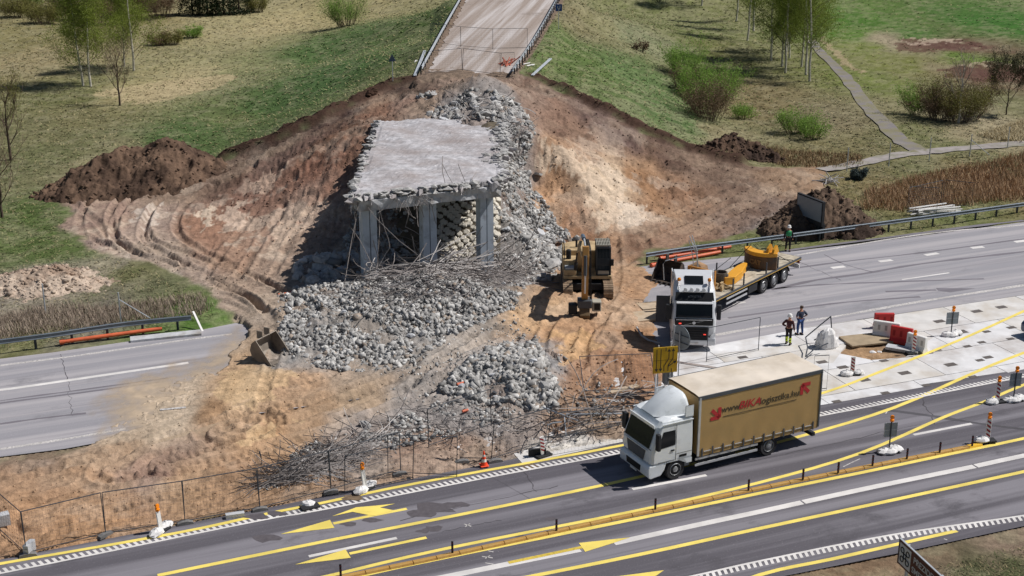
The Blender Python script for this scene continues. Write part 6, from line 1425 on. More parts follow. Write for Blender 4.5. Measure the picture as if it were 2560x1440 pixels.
fence_panel(fg(1150,1150), fg(1230,1152), 'narrow mesh panel behind the traffic cone', 'mesh panels along the near road', lean=-.1); fence_panel(fg(1072,1120), fg(1228,1070), 'mesh panel standing behind the gate panel near the cone', 'mesh panels along the near road'); fence_panel(fg(1228,1152), fg(1370,1108), 'mesh fence panel between cone and fallen fences', 'mesh panels along the near road', lean=.15)
for a, b, ln, l_ in [((1360,1100),(1560,1065),1.15,'fallen mesh panel nearest the road beside the moving lorry'), ((1370,1060),(1570,1045),1.0,'fallen mesh panel lying on the dirt behind the moving lorry cab'), ((1450,1010),(1600,990),1.2,'fallen mesh panel below the yellow lane sign'), ((1400,1090),(1500,1070),.7,'half fallen mesh panel by the tilted delineator'), ((1460,1000),(1640,985),-.7,'leaning mesh panel under the yellow lane sign')]:
    A, B = fg(*a), fg(*b); A.z += .15; B.z += .2; fence_panel(A, B, l_, 'fallen mesh panels', lean=ln)
# bent poles of the fallen fences
def poles(label, segs, r_=.028, m=M_STEEL, cat='pole', name='bent_pole'):
    o0 = P(*segs[0][0][:2]); mb = MB()
    for s_ in segs: mb.tube([P(q[0], q[1], 0) .lerp(P(q[0], q[1], 0), 0) if len(q) < 3 else PD(q[0], q[1], q[2]) for q in s_] and [((PD(q[0], q[1], q[2]) if len(q) > 2 else P(q[0], q[1], .1)) - o0) for q in s_], r_, 6)
    tag(mb.build(name, m, loc=o0), label, cat)
poles('long grey pole leaning across the fallen fences', [[(1357,1018,62.5),(1445,1052,61.8)]], .04)
poles('curved fence pole standing beside the tilted delineator', [[(1363,1100,59),(1370,1062,59),(1382,1057,59),(1404,1055,59)]], .03); poles('upright bent fence pole above the fallen panels', [[(1411,1043,61),(1414,1075,60.5),(1415,1092,60.2)]], .03)
poles('horizontal pole resting on the fallen panels', [[(1415,1036,62.3),(1560,1034,62.4)]], .045); poles('bent frame corner left of the fence line', [[(640,1172,57.3),(655,1160,57.3),(652,1140,57.3),(648,1128,57.3)]], .035, M_POST)
poles('bent fence frame behind the tractor unit', [[(1660,700,80.5),(1658,660,80.5),(1664,652,80.5),(1745,632,80.5)]], .03); poles('tall bent fence frame sticking up behind the tractor', [[(1745,690,80),(1742,640,80),(1724,590,80)],[(1730,588,80.1),(1742,625,80),(1746,680,80)],[(1735,690,80.2),(1732,640,80),(1722,600,80)],[(1726,600,80.2),(1744,628,80)]], .03)
# ramp gates
for ys_, l_ in [([(1078,116),(1152,122),(1232,128),(1318,132)],'upper row across the ramp road'), ([(1063,184),(1156,187),(1250,190),(1288,194)],'lower row across the ramp road')]:
    for k, (a, b) in enumerate(zip(ys_[:-1], ys_[1:])):
        A, B = GH(*a), GH(*b); A.z += .05; B.z += .05; fence_panel(A, B, 'mesh panel ' + l_ + ', ' + ['left', 'middle', 'right'][k] + ' one', 'mesh panels across the ramp')
for a, b, l_ in [((2267,533),(2351,513),'left mesh panel standing on the verge behind the right guardrail'), ((2356,512),(2428,520),'right mesh panel standing on the verge behind the right guardrail'), ((2270,530),(2341,533),'front mesh panel over the white boards behind the guardrail')]: fence_panel(fg(*a), fg(*b), l_, 'mesh panels over the white boards')
# concrete feet
def foot(px, py, label, rz=0.3, z=None):
    v = fg(px, py); mb = MB().prism([(-.36, 0), (.36, 0), (.32, .10), (.14, .15), (-.14, .15), (-.32, .10)], -.12, .12, 'y'); tag(mb.build('ballast_block', mat('dark_ballast', s2l('706e6d'), var=.25, scale=5), loc=v, rz=rz), label, 'ballast block', 'ballast blocks under the fence')
for px, py, l_ in [(70,1390,'lower left corner'),(265,1343,'second post from the left'),(463,1310,'third post from the left'),(650,1276,'post before the bar bundle'),(828,1236,'post left of the sandbagged delineator'),(1000,1190,'post left of the mesh gate'),(1155,1157,'left of the traffic cone'),(1238,1155,'right of the traffic cone')]: foot(px, py, 'grey concrete ballast block at ' + l_, .35 if px != 265 else .9)
tag(MB().box(-.40, .40, -.12, .12, 0, .2).build('concrete_kerb_block', M_CONC, loc=fg(588,1293), rz=.3), 'loose grey block with holes beside the yellow edge line', 'block')
stk = MB(); 
for k in range(3): stk.box(-.3, .3, -.12, .12, k * .16, k * .16 + .14)
tag(stk.build('stacked_ballast_blocks', M_CONC, loc=fg(75,1383), rz=1.4), 'three stacked concrete blocks at the lower left fence corner', 'ballast block')
tag(MB().box(-.4, .4, -.2, .2, 0, .5).build('concrete_kerb_block', M_CONC, loc=fg(2,1322), rz=.5), 'grey block at the far left edge behind the fence', 'block')
# wire fence posts on verges
def wpost(px, py, h, label, brace=None, grp='wire fence posts'):
    v = fg(px, py); r_ = empty('fence_post', v, label=label, cat='fence post', group=grp); MB().tube([(0, 0, -.2), (0, 0, h)], .045, 8).build('post', M_STEEL, r_)
    if brace: MB().tube([(0, 0, h * .75), (brace[0], brace[1], 0)], .03, 6).build('brace', M_STEEL, r_)
for px, py, t_, b_, l_ in [(2117,424,1.9,None,'leftmost post on the path edge at right'),(2222,411,1.9,None,'second post along the path from the left'),(2323,397,1.9,None,'third post along the path where it forks'),(2424,390,1.95,(1.9, .4),'braced post along the path at right'),(2518,374,1.95,None,'rightmost post along the path'),(302,800,1.75,(1.7,.3),'braced white post on the left verge'),(113,775,1.7,None,'thin grey post on the left verge by the pale heap')]: wpost(px, py, t_, 'wire fence ' + l_, b_)
mbw = MB()
# paths (asphalt footpath)
M_PATH = mat('path_asphalt', s2l('938c89'), var=.15, scale=1.5, dirt=tuple(s2l('6f7050')), dirt_amt=.5, dirt_scale=.8)
def path(px, wd, name='path', m=None):
    p = smooth([G(*q) for q in px], 5); v = []; f = []; r7 = random.Random(4)
    for i, a in enumerate(p):
        d = p[min(i + 1, len(p) - 1)] - p[max(i - 1, 0)]; d.z = 0; d.normalize(); nn = Vector((-d.y, d.x, 0)); w_ = (wd[0] + (wd[1] - wd[0]) * i / (len(p) - 1)) / 2
        for k in range(5): q = a + nn * w_ * (k / 2 - 1) * (1 + r7.uniform(-.2, .2)); v.append((q.x, q.y, max(hz(q.x, q.y), hz(a.x, a.y)) + .06))
    for i in range(len(p) - 1):
        for k in range(4): a = i * 5 + k; f.append([a, a + 1, a + 6, a + 5])
    MB().add(v, f).build(name, m or M_PATH, kind='structure')
PATHA = GP([(2052,428),(2110,416),(2210,398),(2300,384),(2400,374),(2560,362),(2760,345)]); PATHB = GP([(2300,382),(2250,350),(2190,290),(2130,215),(2085,165),(2050,130),(2030,100)])
path([(2052,428),(2110,416),(2210,398),(2300,384),(2400,374),(2560,362),(2760,345)], (1.4, 2.1)); path([(2300,382),(2250,350),(2190,290),(2130,215),(2085,165),(2050,130),(2030,100)], (1.9, 1.2), m=mat('path_asphalt_old', s2l('7d777a'), var=.2, scale=1.2, dirt=tuple(s2l('77724f')), dirt_amt=.8, dirt_scale=.6))
path([(2240,350),(2180,250)], (.01, .01), 'path') if False else None

# ---- signs ----
M_SGNB = mat('sign_back_grey', s2l('8f979d'), rough=.5, metal=.2, var=.06); M_SY = mat('sign_yellow', s2l('d6ac2c'), rough=.5, var=.06, dirt=tuple(s2l('b98f27')), dirt_amt=.4, dirt_scale=1.2); M_SB = mat('sign_blue', s2l('2c4a86'), rough=.4, var=.05); M_SBR = mat('sign_brown', s2l('55261f'), rough=.5, var=.06)
M_AMB = mat('amber_lamp', s2l('f08a1a'), rough=.25, var=.05); M_RED = mat('red_plastic', s2l('b52c2b'), rough=.45, var=.10, dirt=tuple(s2l('8c3b34')), dirt_amt=.3); M_RW = mat('reflective_red', s2l('8f2630'), rough=.4, var=.05)
def sack(mb, x, y, r8, s=1.0):
    b = len(mb.v); n = 10
    for i, (rr, z) in enumerate([(.20, 0), (.30, .05), (.32, .14), (.24, .23), (.08, .29), (.05, .33)]):
        for k in range(n): a = 2 * math.pi * k / n; q = 1 + r8.uniform(-.18, .18); mb.v.append((x + math.cos(a) * rr * s * q * 1.15, y + math.sin(a) * rr * s * q * .85, z * s * (1 + r8.uniform(-.1, .1))))
    for i in range(5):
        for k in range(n): mb.f.append([b + i * n + k, b + i * n + (k + 1) % n, b + (i + 1) * n + (k + 1) % n, b + (i + 1) * n + k])
    mb.f.append([b + 5 * n + k for k in range(n)])
def lamp_(parent, x, y, z):
    MB().lathe([(.09, 0), (.10, .10), (.05, .12)], 12, Matrix.Translation((x, y, z))).build('lamp_housing', M_AMB, parent)
    MB().lathe([(.02, -.04), (.10, -.035), (.11, 0), (.10, .035), (.02, .04)], 14, Matrix.Translation((x, y, z + .22)), 'y').build('lamp_lens', M_AMB, parent)
def delineator(px, py, label, h=1.0, lean=(0, 0), lamp=True, sacks=2, rz=0.0, z=0, front=True, seed=1):
    v = P(px, py, 0); v.z = z; r_ = empty('delineator', v, rz, label=label, cat='delineator'); r8 = random.Random(seed)
    T = Matrix.Rotation(lean[0], 4, 'X') @ Matrix.Rotation(lean[1], 4, 'Y')
    MB().box(-.42, .42, -.22, .22, 0, .10, bev=.03).build('base', M_BLACK, r_)
    MB().box(-.125, .125, -.03, .03, .10, .10 + h, T, bev=.02).build('board', M_WHITE, r_)
    if front:
        for k in range(4):
            z0 = .24 + k * (h - .2) / 4; a = (h - .2) / 4 * .5
            MB().add([T @ Vector(q) for q in [(-.105, -.034, z0 + .13), (.105, -.034, z0 - .02), (.105, -.034, z0 - .02 + a), (-.105, -.034, z0 + .13 + a)]], [[0, 1, 2, 3]]).build('stripe', M_RW, r_)
    if lamp: l0 = T @ Vector((0, 0, h + .10)); lamp_(r_, l0.x, l0.y, l0.z)
    if sacks:
        sk = MB(); sack(sk, -.34, -.05, r8, 1.0); (sack(sk, .38, .05, r8, .9) if sacks > 1 else None); sk.build('sandbag', M_SACK, r_, smooth_=False)
    return r_
delineator(2130, 937, 'red and white delineator with two sandbags on the concrete apron', .95, lamp=False, seed=2, rz=.1)
delineator(2283, 884, 'striped delineator with small lamp in front of the white barrier by the pit', 1.0, seed=3, sacks=0, rz=.2)
delineator(2492, 1006, 'striped delineator with amber lamp and sandbag left of the grey sign', 1.05, seed=4, rz=.2, sacks=1)
delineator(2467, 1106, 'striped delineator with amber lamp at the end of the orange kerb', 1.1, seed=5, rz=.1, sacks=1, z=.06)
delineator(403, 1328, 'thin white delineator with amber lamp at far left in front of mesh fence', .92, lean=(0, -.10), seed=6, rz=1.1, front=False)
delineator(914, 1224, 'leaning white delineator with amber lamp and two white sandbags', 1.0, lean=(0, -.14), seed=7, rz=.9, front=False)
delineator(1358, 1140, 'tilted red and white delineator with exposed black base by the fallen fences', .95, lean=(0, -.12), lamp=False, sacks=0, seed=8, rz=.6, z=.0)
tag(MB().box(-.42, .42, -.10, .10, 0, .36, bev=.04).build('rubber_block', M_BLACK, loc=P(1343, 1139), rz=.15), 'black rubber block standing on edge beside the tilted delineator', 'rubber block')
def backsign(px, py, label, h=1.45, seed=1, rz=0.15, w_=.62, hh=.72):
    v = P(px, py); r_ = empty('road_sign', v, rz, label=label, cat='road sign', group='grey backed signs on sandbagged stands'); r8 = random.Random(seed)
    MB().tube([(0, 0, .1), (0, 0, h + .1)], .035, 8).build('post', M_POST, r_); MB().box(-w_ / 2, w_ / 2, .03, .05, h - hh, h, bev=.0).build('plate', M_SGNB, r_)
    fr_ = MB(); fr_.box(-w_ / 2 - .012, w_ / 2 + .012, .015, .029, h, h + .02); fr_.box(-w_ / 2 - .012, -w_ / 2, .015, .055, h - hh, h); fr_.box(w_ / 2, w_ / 2 + .012, .015, .055, h - hh, h); fr_.box(-w_ / 2, w_ / 2, .02, .029, h - hh * .5 - .015, h - hh * .5 + .015); fr_.build('plate_edge', M_STEEL, r_)
    lamp_(r_, 0, -.02, h + .1); MB().box(-.45, .45, -.25, .25, 0, .09).build('base', M_BLACK, r_)
    sk = MB(); sack(sk, -.30, -.1, r8, .95); sack(sk, .32, .02, r8, 1.05); sack(sk, .02, -.16, r8, .9); sk.build('sandbag', M_SACK, r_)
backsign(2222, 1130, 'grey backed sign with amber lamp between the yellow lines on the near road', 1.5, 11); backsign(2533, 1001, 'grey backed sign with amber lamp at the right edge above the orange kerb', 1.5, 12); backsign(2377, 838, 'grey backed sign with amber lamp on the pale concrete apron', 1.4, 13, w_=.72)
# yellow lane sign
ls = PD(1661, 985, 64.5); ls.z = 0; v0 = PD(1630, 928, 64.5); 
lsr = empty('lane_sign', (v0.x + .66, 64.5, 0), .22, label='square yellow sign with black lane arrows on grey poles', cat='road sign')
# plate coordinates 1.3 wide
zt_ = PD(1660, 868, 64.5).z; zb_ = PD(1660, 932, 64.5).z; hw_ = .65; hh_ = (zt_ - zb_) / 2; zc = (zt_ + zb_) / 2
MB().box(-hw_, hw_, 0, .04, zb_, zt_).build('plate', M_SY, lsr)
MB().box(-hw_, hw_, -.004, .0, zc - .012, zc + .012).build('seam', mat('sign_seam', s2l('8a6b1e'), var=0), lsr)
mk = MB()
def bar2(pts, w_): 
    for a, b in zip(pts[:-1], pts[1:]):
        a = Vector((a[0] * hw_, -.010, zc + a[1] * hh_)); b = Vector((b[0] * hw_, -.010, zc + b[1] * hh_)); d = (b - a).normalized(); n_ = Vector((-d.z, 0, d.x)) * w_; a -= d * w_ * .5; b += d * w_ * .5
        vs = [a - n_, a + n_, b + n_, b - n_]; mk.add(vs + [q + Vector((0, .006, 0)) for q in vs], [[0, 1, 2, 3], [4, 5, 6, 7], [0, 1, 5, 4], [1, 2, 6, 5], [2, 3, 7, 6], [3, 0, 4, 7]])
def head2(x, y, dx, dy, s=.13):
    c = Vector((x * hw_, -.012, zc + y * hh_)); d = Vector((dx, 0, dy)).normalized(); n_ = Vector((-d.z, 0, d.x)); mk.add([c + d * s, c - d * s * .3 + n_ * s * .75, c - d * s * .3 - n_ * s * .75], [[0, 1, 2]])
bar2([(-.72, .85), (-.72, -.62)], .022); head2(-.72, -.70, 0, -1); bar2([(-.38, .85), (-.38, -.62)], .022); head2(-.38, -.70, 0, -1)
bar2([(-.10, -.85), (-.10, -.45), (.28, .10), (.28, .62)], .022); head2(.28, .70, 0, 1); bar2([(.24, -.85), (.24, -.45), (.62, .10), (.62, .62)], .022); head2(.62, .70, 0, 1)
bar2([(.26, -.50), (.72, -.22)], .022); head2(.76, -.20, 1, .6); bar2([(.52, -.95), (.52, -.70)], .022); bar2([(.02, .70), (.02, .97)], .022)
mk.build('arrow_markings', M_LETB, lsr)
for x, z1_ in ((-.35, zt_ + .1), (.30, zt_ + .25)): MB().tube([(x, .08, 0), (x, .08, z1_)], .04, 8).build('pole', M_STEEL, lsr)
MB().box(.05, .50, .12, .55, zb_ - .75, zb_ + .05).build('ballast_box', mat('grey_box', s2l('777b80'), var=.1), lsr, bevel=.02); MB().tube([(-.5, -.1, zb_), (-1.0, -1.4, .3)], .035, 6).build('stay', M_STEEL, lsr)
# round sign back behind it
rs = empty('round_sign', (P(1687, 958).x, 65.6, 0), -.9, label='round grey sign seen from behind above the yellow lane sign', cat='road sign')
zc2 = PD(1688, 844, 65.6).z; MB().lathe([(.02, 0), (.62, 0), (.65, .015), (.65, .03), (.02, .03)], 32, Matrix.Translation((0, 0, zc2)), 'y').build('plate', M_SGNB, rs); MB().tube([(0, -.06, 0), (0, -.06, zc2 + .35)], .035, 8).build('post', M_STEEL, rs)
for z in (-.25, .15): MB().box(-.60, .60, -.05, -.02, zc2 + z, zc2 + z + .03).build('bracket', M_DTRIM, rs)
rp = empty('sign_pole', (P(1668, 950).x, 65.6, 0), 0, label='bare grey pole left of the round sign', cat='pole'); MB().tube([(0, 0, 0), (0, 0, PD(1668, 812, 65.6).z)], .05, 8).build('pole', M_STEEL, rp)
# ramp signs
v = GH(982, 203); tr3 = empty('warning_sign', v, 0, label='grey triangular sign back on a post left of the ramp', cat='road sign'); MB().tube([(0, 0, 0), (0, 0, 2.3)], .035, 8).build('post', M_STEEL, tr3); MB().prism([(-.33, 1.75), (.33, 1.75), (0, 2.42)], -.05, -.03, 'y').build('plate', mat('slate_plate', s2l('5b6a7c'), var=.05), tr3)
v = GH(1396, 97); bs = empty('lane_end_sign', v, .1, label='small blue sign with white forked arrow right of the ramp', cat='road sign'); MB().tube([(0, 0, 0), (0, 0, 2.7)], .035, 8).build('post', M_STEEL, bs); MB().box(-.36, .36, -.06, -.04, 1.95, 2.70).build('plate', M_SB, bs)
mk = MB(); zc, hw_, hh_ = 2.32, .3, .3
def bw(a, b, w_=.03): A_ = Vector((a[0], -.068, a[1])); B_ = Vector((b[0], -.068, b[1])); d = (B_ - A_).normalized(); n_ = Vector((-d.z, 0, d.x)) * w_; mk.add([A_ - n_, A_ + n_, B_ + n_, B_ - n_], [[0, 1, 2, 3]])
bw((-.12, 2.5), (-.12, 2.3)); bw((-.12, 2.3), (0, 2.15)); bw((0, 2.15), (0, 2.0)); bw((.13, 2.55), (.13, 2.3)); bw((.13, 2.3), (0, 2.15)); mk.build('fork_mark', M_LETW, bs)
# brown direction sign at lower right, seen obliquely
b0 = PD(2250, 1347, 46.3); b1 = PD(2243, 1393, 46.3)
bd = (PD(2350, 1440, 0.1 + 43.55) - b0); Lb = 3.2
bsr = empty('brown_sign', (b0.x, b0.y, 0), label='brown tourist sign with white looped square symbol at lower right', cat='road sign')
zt_, zb_ = b0.z, b0.z - 1.0
d2 = PD(2350, 1439, 44.0) - b0
import itertools
bestd = None
for yy in np.arange(40, 46.2, .05):       # the level top edge must pass through this pixel
    q = PD(2350, 1439, float(yy))
    if bestd is None or abs(q.z - b0.z) < bestd[0]: bestd = (abs(q.z - b0.z), q)
dd = bestd[1] - b0; dd.z = 0; dd.normalize(); MB_ = facing((0, 0, 0), dd, (0, 0, 1))   # x along sign, y up, z out
if (MB_.to_3x3() @ Vector((0, 0, 1))).y > 0: pass
def S(x0, x1, y0, y1, z0, z1, name, m): return MB().box(x0, x1, y0, y1, z0, z1, MB_).build(name, m, bsr)
Hs = 1.05
S(0, 3.4, zt_ - Hs, zt_, -.05, 0, 'plate', M_SBR); S(-.02, 3.42, zt_, zt_ + .03, -.06, .01, 'plate_edge', M_STEEL); S(-.03, 0, zt_ - Hs, zt_, -.06, .01, 'plate_edge', M_DTRIM)
S(.06, .86, zt_ - Hs + .08, zt_ - .10, .001, .006, 'symbol_panel', M_LETW)
lp = MB(); cx_, cy_ = .46, zt_ - Hs / 2
pts_ = []
for k in range(81):
    t = k / 80 * 2 * math.pi; rr = .30; x = .30 * (math.sin(t) * 1.0 + .0) ; 
    pts_.append(t)
for sx in (-1, 1):
    for sy in (-1, 1): lp.tube([MB_ @ Vector((cx_ + sx * .19 + .11 * math.cos(a), cy_ + sy * .19 + .11 * math.sin(a), .015)) for a in [2 * math.pi * k / 16 for k in range(17)]], .022, 5)
for k in (-1, 1): lp.tube([MB_ @ Vector((cx_ + k * .085, cy_ - .20, .015)), MB_ @ Vector((cx_ + k * .085, cy_ + .20, .015))], .022, 5); lp.tube([MB_ @ Vector((cx_ - .20, cy_ + k * .085, .015)), MB_ @ Vector((cx_ + .20, cy_ + k * .085, .015))], .022, 5)
lp.build('loop_symbol', M_GRILL, bsr)
for s_, z in (('PREZIDENTO', zt_ - .33), ('SMETONOS', zt_ - .76)):
    Mx_ = MB_.copy(); Mx_.translation = MB_ @ Vector((.95 + (1.15 if s_[0] == 'P' else .95), z, .008)); text('lettering', s_, .36, M_LETW, bsr, Mx_, ext=.003, sx=.98, bold=.004)
for x in (.5, 2.8): MB().box(x - .05, x + .05, 0, zt_, -.15, -.06, MB_).build('post', M_STEEL, bsr)
# billboard
v = P(2023, 587); bb = empty('billboard', (v.x, v.y + .2, 0), -1.12, label='dark framed billboard edge on beside the right guardrail', cat='billboard')
zt_ = PD(2028, 493, v.y).z
for x in (-1.15, 1.15): MB().box(x - .07, x + .07, -.07, .07, -.1, zt_ - .1).build('post', M_CHAS, bb)
MB().box(-1.5, 1.5, -.10, .10, .95, zt_ - .05).build('frame', M_CHAS, bb); MB().box(-1.38, 1.38, -.14, -.101, 1.25, zt_ - .15).build('panel', mat('slate_panel', s2l('7d868e'), rough=.4, var=.05), bb); MB().box(-1.5, 1.5, .02, .22, .05, 1.1).build('lower_skirt', M_CHAS, bb)
# traffic cone
v = P(1210, 1166); v.z = .04; cn_ = empty('traffic_cone', v, .3, label='orange and white traffic cone beside the mesh gate', cat='traffic cone')
MB().box(-.2, .2, -.2, .2, 0, .05, bev=.03).build('base', mat('cone_orange', s2l('e8502e'), rough=.5, var=.05), cn_)
for nm2, r0_, z0_, r1_, z1_, m_ in [('body', .15, .05, .12, .22, MATS['cone_orange']), ('band', .12, .22, .095, .36, M_WHITE), ('body', .095, .36, .072, .48, MATS['cone_orange']), ('band', .072, .48, .058, .58, M_WHITE), ('body', .058, .58, .03, .75, MATS['cone_orange'])]: MB().lathe([(r0_, z0_), (r1_, z1_)], 16).build(nm2, m_, cn_)
# plastic barriers
def barrier(px, py, m, label, rz=.3, L=1.5, h=.95, tilt=0.0, z=0.0):
    v = P(px, py); v.z = z; r_ = empty('water_barrier', v, rz, label=label, cat='barrier'); r_.rotation_euler = (tilt, 0, rz)
    MB().prism([(-.26, 0), (.26, 0), (.26, .16), (.15, .34), (.12, h - .04), (.07, h), (-.07, h), (-.12, h - .04), (-.15, .34), (-.26, .16)], -L / 2, L / 2, 'x', Matrix(((1, 0, 0, 0), (0, 1, 0, 0), (0, 0, 1, 0), (0, 0, 0, 1)))).build('shell', m, r_, bevel=.03)
    for x in (-.4, 0, .4): MB().box(x - .07, x + .07, -.145, -.10, .40, h - .22).build('recess', (mat('barrier_recess_white', s2l('a9a6a4'), var=.1) if m is M_WHITE else mat('barrier_recess_red', s2l('8f2424'), var=.1)), r_)
barrier(2208, 820, M_RED, 'rear red plastic barrier by the pit on the apron', .0, 1.15, z=0); barrier(2214, 842, M_WHITE, 'white plastic barrier between the two red ones', -.42, 1.5); barrier(2252, 858, M_RED, 'front red plastic barrier by the pit', -.55, 1.25, 1.0); barrier(2290, 876, M_WHITE, 'white plastic barrier leaning behind the small delineator', -.85, 1.2, .95)
MB().box(-.9, .9, -.3, .3, 0, .16, Matrix.Identity(4)).build('pit_kerb', M_CONC, kind='structure', loc=P(2256, 876), rz=-.5)
tag(MB().box(-1.35, 1.35, -.8, .8, 0, .10, bev=.01).build('timber_sheet', mat('pit_board', s2l('9b8a72'), var=.15, scale=2), loc=P(2166, 851, .02), rz=RDANG - .12), 'flat brown board covering part of the pit', 'board')
# white bulk bags
r9 = random.Random(9)
def bulkbag(px, py, s, h, label, rz):
    v = P(px, py); mb = MB(); n = 16; rings = [(.95, 0), (1.05, .12), (1.0, .35), (.92, .6), (.80, .85), (.55, 1.0), (.2, 1.03)]
    for rr, z in rings:
        for k in range(n): a = 2 * math.pi * k / n; q = (abs(math.cos(a)) ** 4 + abs(math.sin(a)) ** 4) ** -.25; j = 1 + r9.uniform(-.10, .10); mb.v.append((math.cos(a) * rr * s * q * j, math.sin(a) * rr * s * q * j * .8, z * h * (1 + r9.uniform(-.06, .06))))
    for i in range(len(rings) - 1):
        for k in range(n): mb.f.append([i * n + k, i * n + (k + 1) % n, (i + 1) * n + (k + 1) % n, (i + 1) * n + k])
    mb.f.append([(len(rings) - 1) * n + k for k in range(n)]); tag(mb.build('bulk_bag', M_SACK, loc=v, rz=rz), label, 'bag')
bulkbag(2067, 868, .50, 1.05, 'tall white crumpled bulk bag left of the pit', .3); bulkbag(2081, 866, .36, .55, 'low white bag at the foot of the tall bulk bag', .9); bulkbag(2052, 866, .30, .8, 'narrow white bag end left of the tall bulk bag', .1)
sk = MB(); sack(sk, 0, 0, r9, .9); tag(sk.build('sandbag', M_SACK, loc=fg(770, 1265)), 'white sandbag on a black base beside the yellow edge line', 'sandbag'); tag(MB().box(-.42, .42, -.2, .2, 0, .11, bev=.03).build('rubber_block', M_BLACK, loc=fg(775, 1270), rz=.5), 'black rubber block under the white sandbag by the edge line', 'rubber block')
sk = MB(); sack(sk, 0, 0, r9, .6); sack(sk, .4, .1, r9, .45); tag(sk.build('rag', M_SACK, loc=(P(2182, 876) - Vector((0, 0, .2)))), 'white rag lying in the pit', 'rag')
# tripod / leaning frame by the bags
lf = empty('tipped_fence_frame', P(2014, 845), label='tipped dark fence frame beside the white bulk bags', cat='fence frame'); o0 = P(2014, 845); q_ = MB()
for a, b in [((2014,843,72.7),(2077,791,73.2)), ((2014,843,72.7),(2019,868,71.5)), ((2077,791,73.2),(2080,838,73.2)), ((2019,868,71.5),(2014,892,70.2)), ((2014,892,70.2),(2050,860,71.5)), ((2035,850,72.7),(2078,833,73)), ((2030,876,71),(2070,858,71.5))]: q_.tube([PD(*a) - o0, PD(*b) - o0], .035, 6)
q_.build('frame_tubes', M_POST, lf)
fence_panel(P(1776, 932) + Vector((0, 1.6, 0)), P(1908, 903) + Vector((0, 1.6, 0)), 'mesh panel standing behind the lorry roof', None, wires=False); fence_panel(P(2030, 978), P(2066, 976), 'mesh panel standing at the rear of the moving lorry', None, wires=False)

# ---- orange kerb separator with flexible posts ----
M_KERB = mat('orange_kerb', s2l('b08a4a'), rough=.6, var=.18, scale=3, dirt=tuple(s2l('946c33')), dirt_amt=.5, dirt_scale=3); M_KERBY = mat('yellow_kerb_end', s2l('dcae34'), rough=.6, var=.1)
kp = smooth([P(*q) for q in [(600,1495),(780,1460),(922,1431),(1137,1386),(1503,1305),(1600,1285),(1900,1222),(2190,1164),(2450,1113)]], 10)
rs_ = [kp[0]]; Lk = 1.0; kroot = empty('lane_divider_kerb', kp[0], label='low orange kerb divider between the yellow lines', cat='kerb divider')
acc = 0; pts_k = []; dist = 0; cum = [0]
for a, b in zip(kp[:-1], kp[1:]): cum.append(cum[-1] + (b - a).length)
def atd(s):
    for i in range(len(kp) - 1):
        if cum[i + 1] >= s: t = (s - cum[i]) / max(cum[i + 1] - cum[i], 1e-6); return kp[i].lerp(kp[i + 1], t), (kp[i + 1] - kp[i]).normalized()
    return kp[-1], (kp[-1] - kp[-2]).normalized()
kmod = None; s_ = 0
while s_ + Lk < cum[-1]:
    p_, d_ = atd(s_ + Lk / 2)
    if kmod is None:
        kmod = MB().prism([(-.14, 0), (.14, 0), (.10, .08), (.05, .10), (-.05, .10), (-.10, .08)], -.485, .485, 'x').build('kerb_unit', M_KERB, kroot); o_ = kmod; kmb = MB().box(-.02, .02, -.06, -.02, .08, .105).data if False else None
    else: o_ = bpy.data.objects.new('kerb_unit', kmod.data); COL.objects.link(o_); o_.parent = kroot
    o_.location = p_ - kp[0]; o_.location.z = .006; o_.rotation_euler = (0, 0, math.atan2(d_.y, d_.x)); s_ += Lk
pe, de = atd(cum[-1] - .4); MB().prism([(-.14, 0), (.14, 0), (.10, .09), (-.10, .09)], -.3, .45, 'x').build('kerb_end', M_KERBY, kroot, loc=pe - kp[0] + Vector((0, 0, .006)), rz=math.atan2(de.y, de.x))
for px, py in [(852,1441),(1131,1383),(1391,1327),(1638,1274),(1871,1226),(2007,1199),(2095,1182),(2181,1164),(2267,1147),(2349,1131),(2430,1115)]:
    v = P(px, py, .09); r_ = empty('flexible_post', v, .2, label='dark striped flexible post standing on the orange kerb divider', cat='marker post', group='flexible posts on the kerb divider')
    MB().box(-.045, .045, -.025, .025, 0, .55, bev=.01).build('post', M_CHAS, r_)
    for z in (.12, .28, .44): MB().box(-.046, .046, -.027, .027, z, z + .05).build('band', mat('maroon_band', s2l('6b3038'), var=.05), r_)

# ---- excavator buckets ----
def bucket(loc, rz, label, s=1.0, teeth=True, m=None, tilt=0):
    m = m or mat('worn_bucket_steel', s2l('8a8075'), rough=.6, metal=.2, var=.25, dirt=tuple(s2l('4f4a46')), dirt_amt=.5); r_ = empty('excavator_bucket', loc, rz, label=label, cat='bucket'); r_.rotation_euler = (0, tilt, rz)
    arc = [(1.15, .05), (.75, .0), (.35, .05), (.05, .28), (-.05, .62), (.06, .95), (.30, 1.15)]; W2 = .75 * s
    v = []; f = []
    for y in (-W2, W2):
        v += [(x * s, y, z * s) for x, z in arc]
    n = len(arc)
    for off in (0,):
        for i in range(n - 1): f.append([i, i + 1, n + i + 1, n + i])
    sh = MB().add(v, f).build('shell', m, r_); so = sh.modifiers.new('s', 'SOLIDIFY'); so.thickness = .05
    for y in (-W2, W2):
        MB().prism([(x * s, z * s) for x, z in arc], y - .025, y + .025, 'y').build('side_plate', m, r_)
        MB().box(.0, .32 * s, y * .35 - .04, y * .35 + .04, 1.05 * s, 1.42 * s, bev=.02).build('hanger_lug', m, r_)
    if teeth:
        for k in range(5): y = -W2 + .1 + k * (2 * W2 - .2) / 4; MB().prism([(1.12 * s, .0), (1.38 * s, .02), (1.12 * s, .10)], y - .05, y + .05, 'y').build('tooth', m, r_)
bucket(P(655, 893, .12), R(-28), 'open steel excavator bucket on the ground left of the rubble', 1.2)
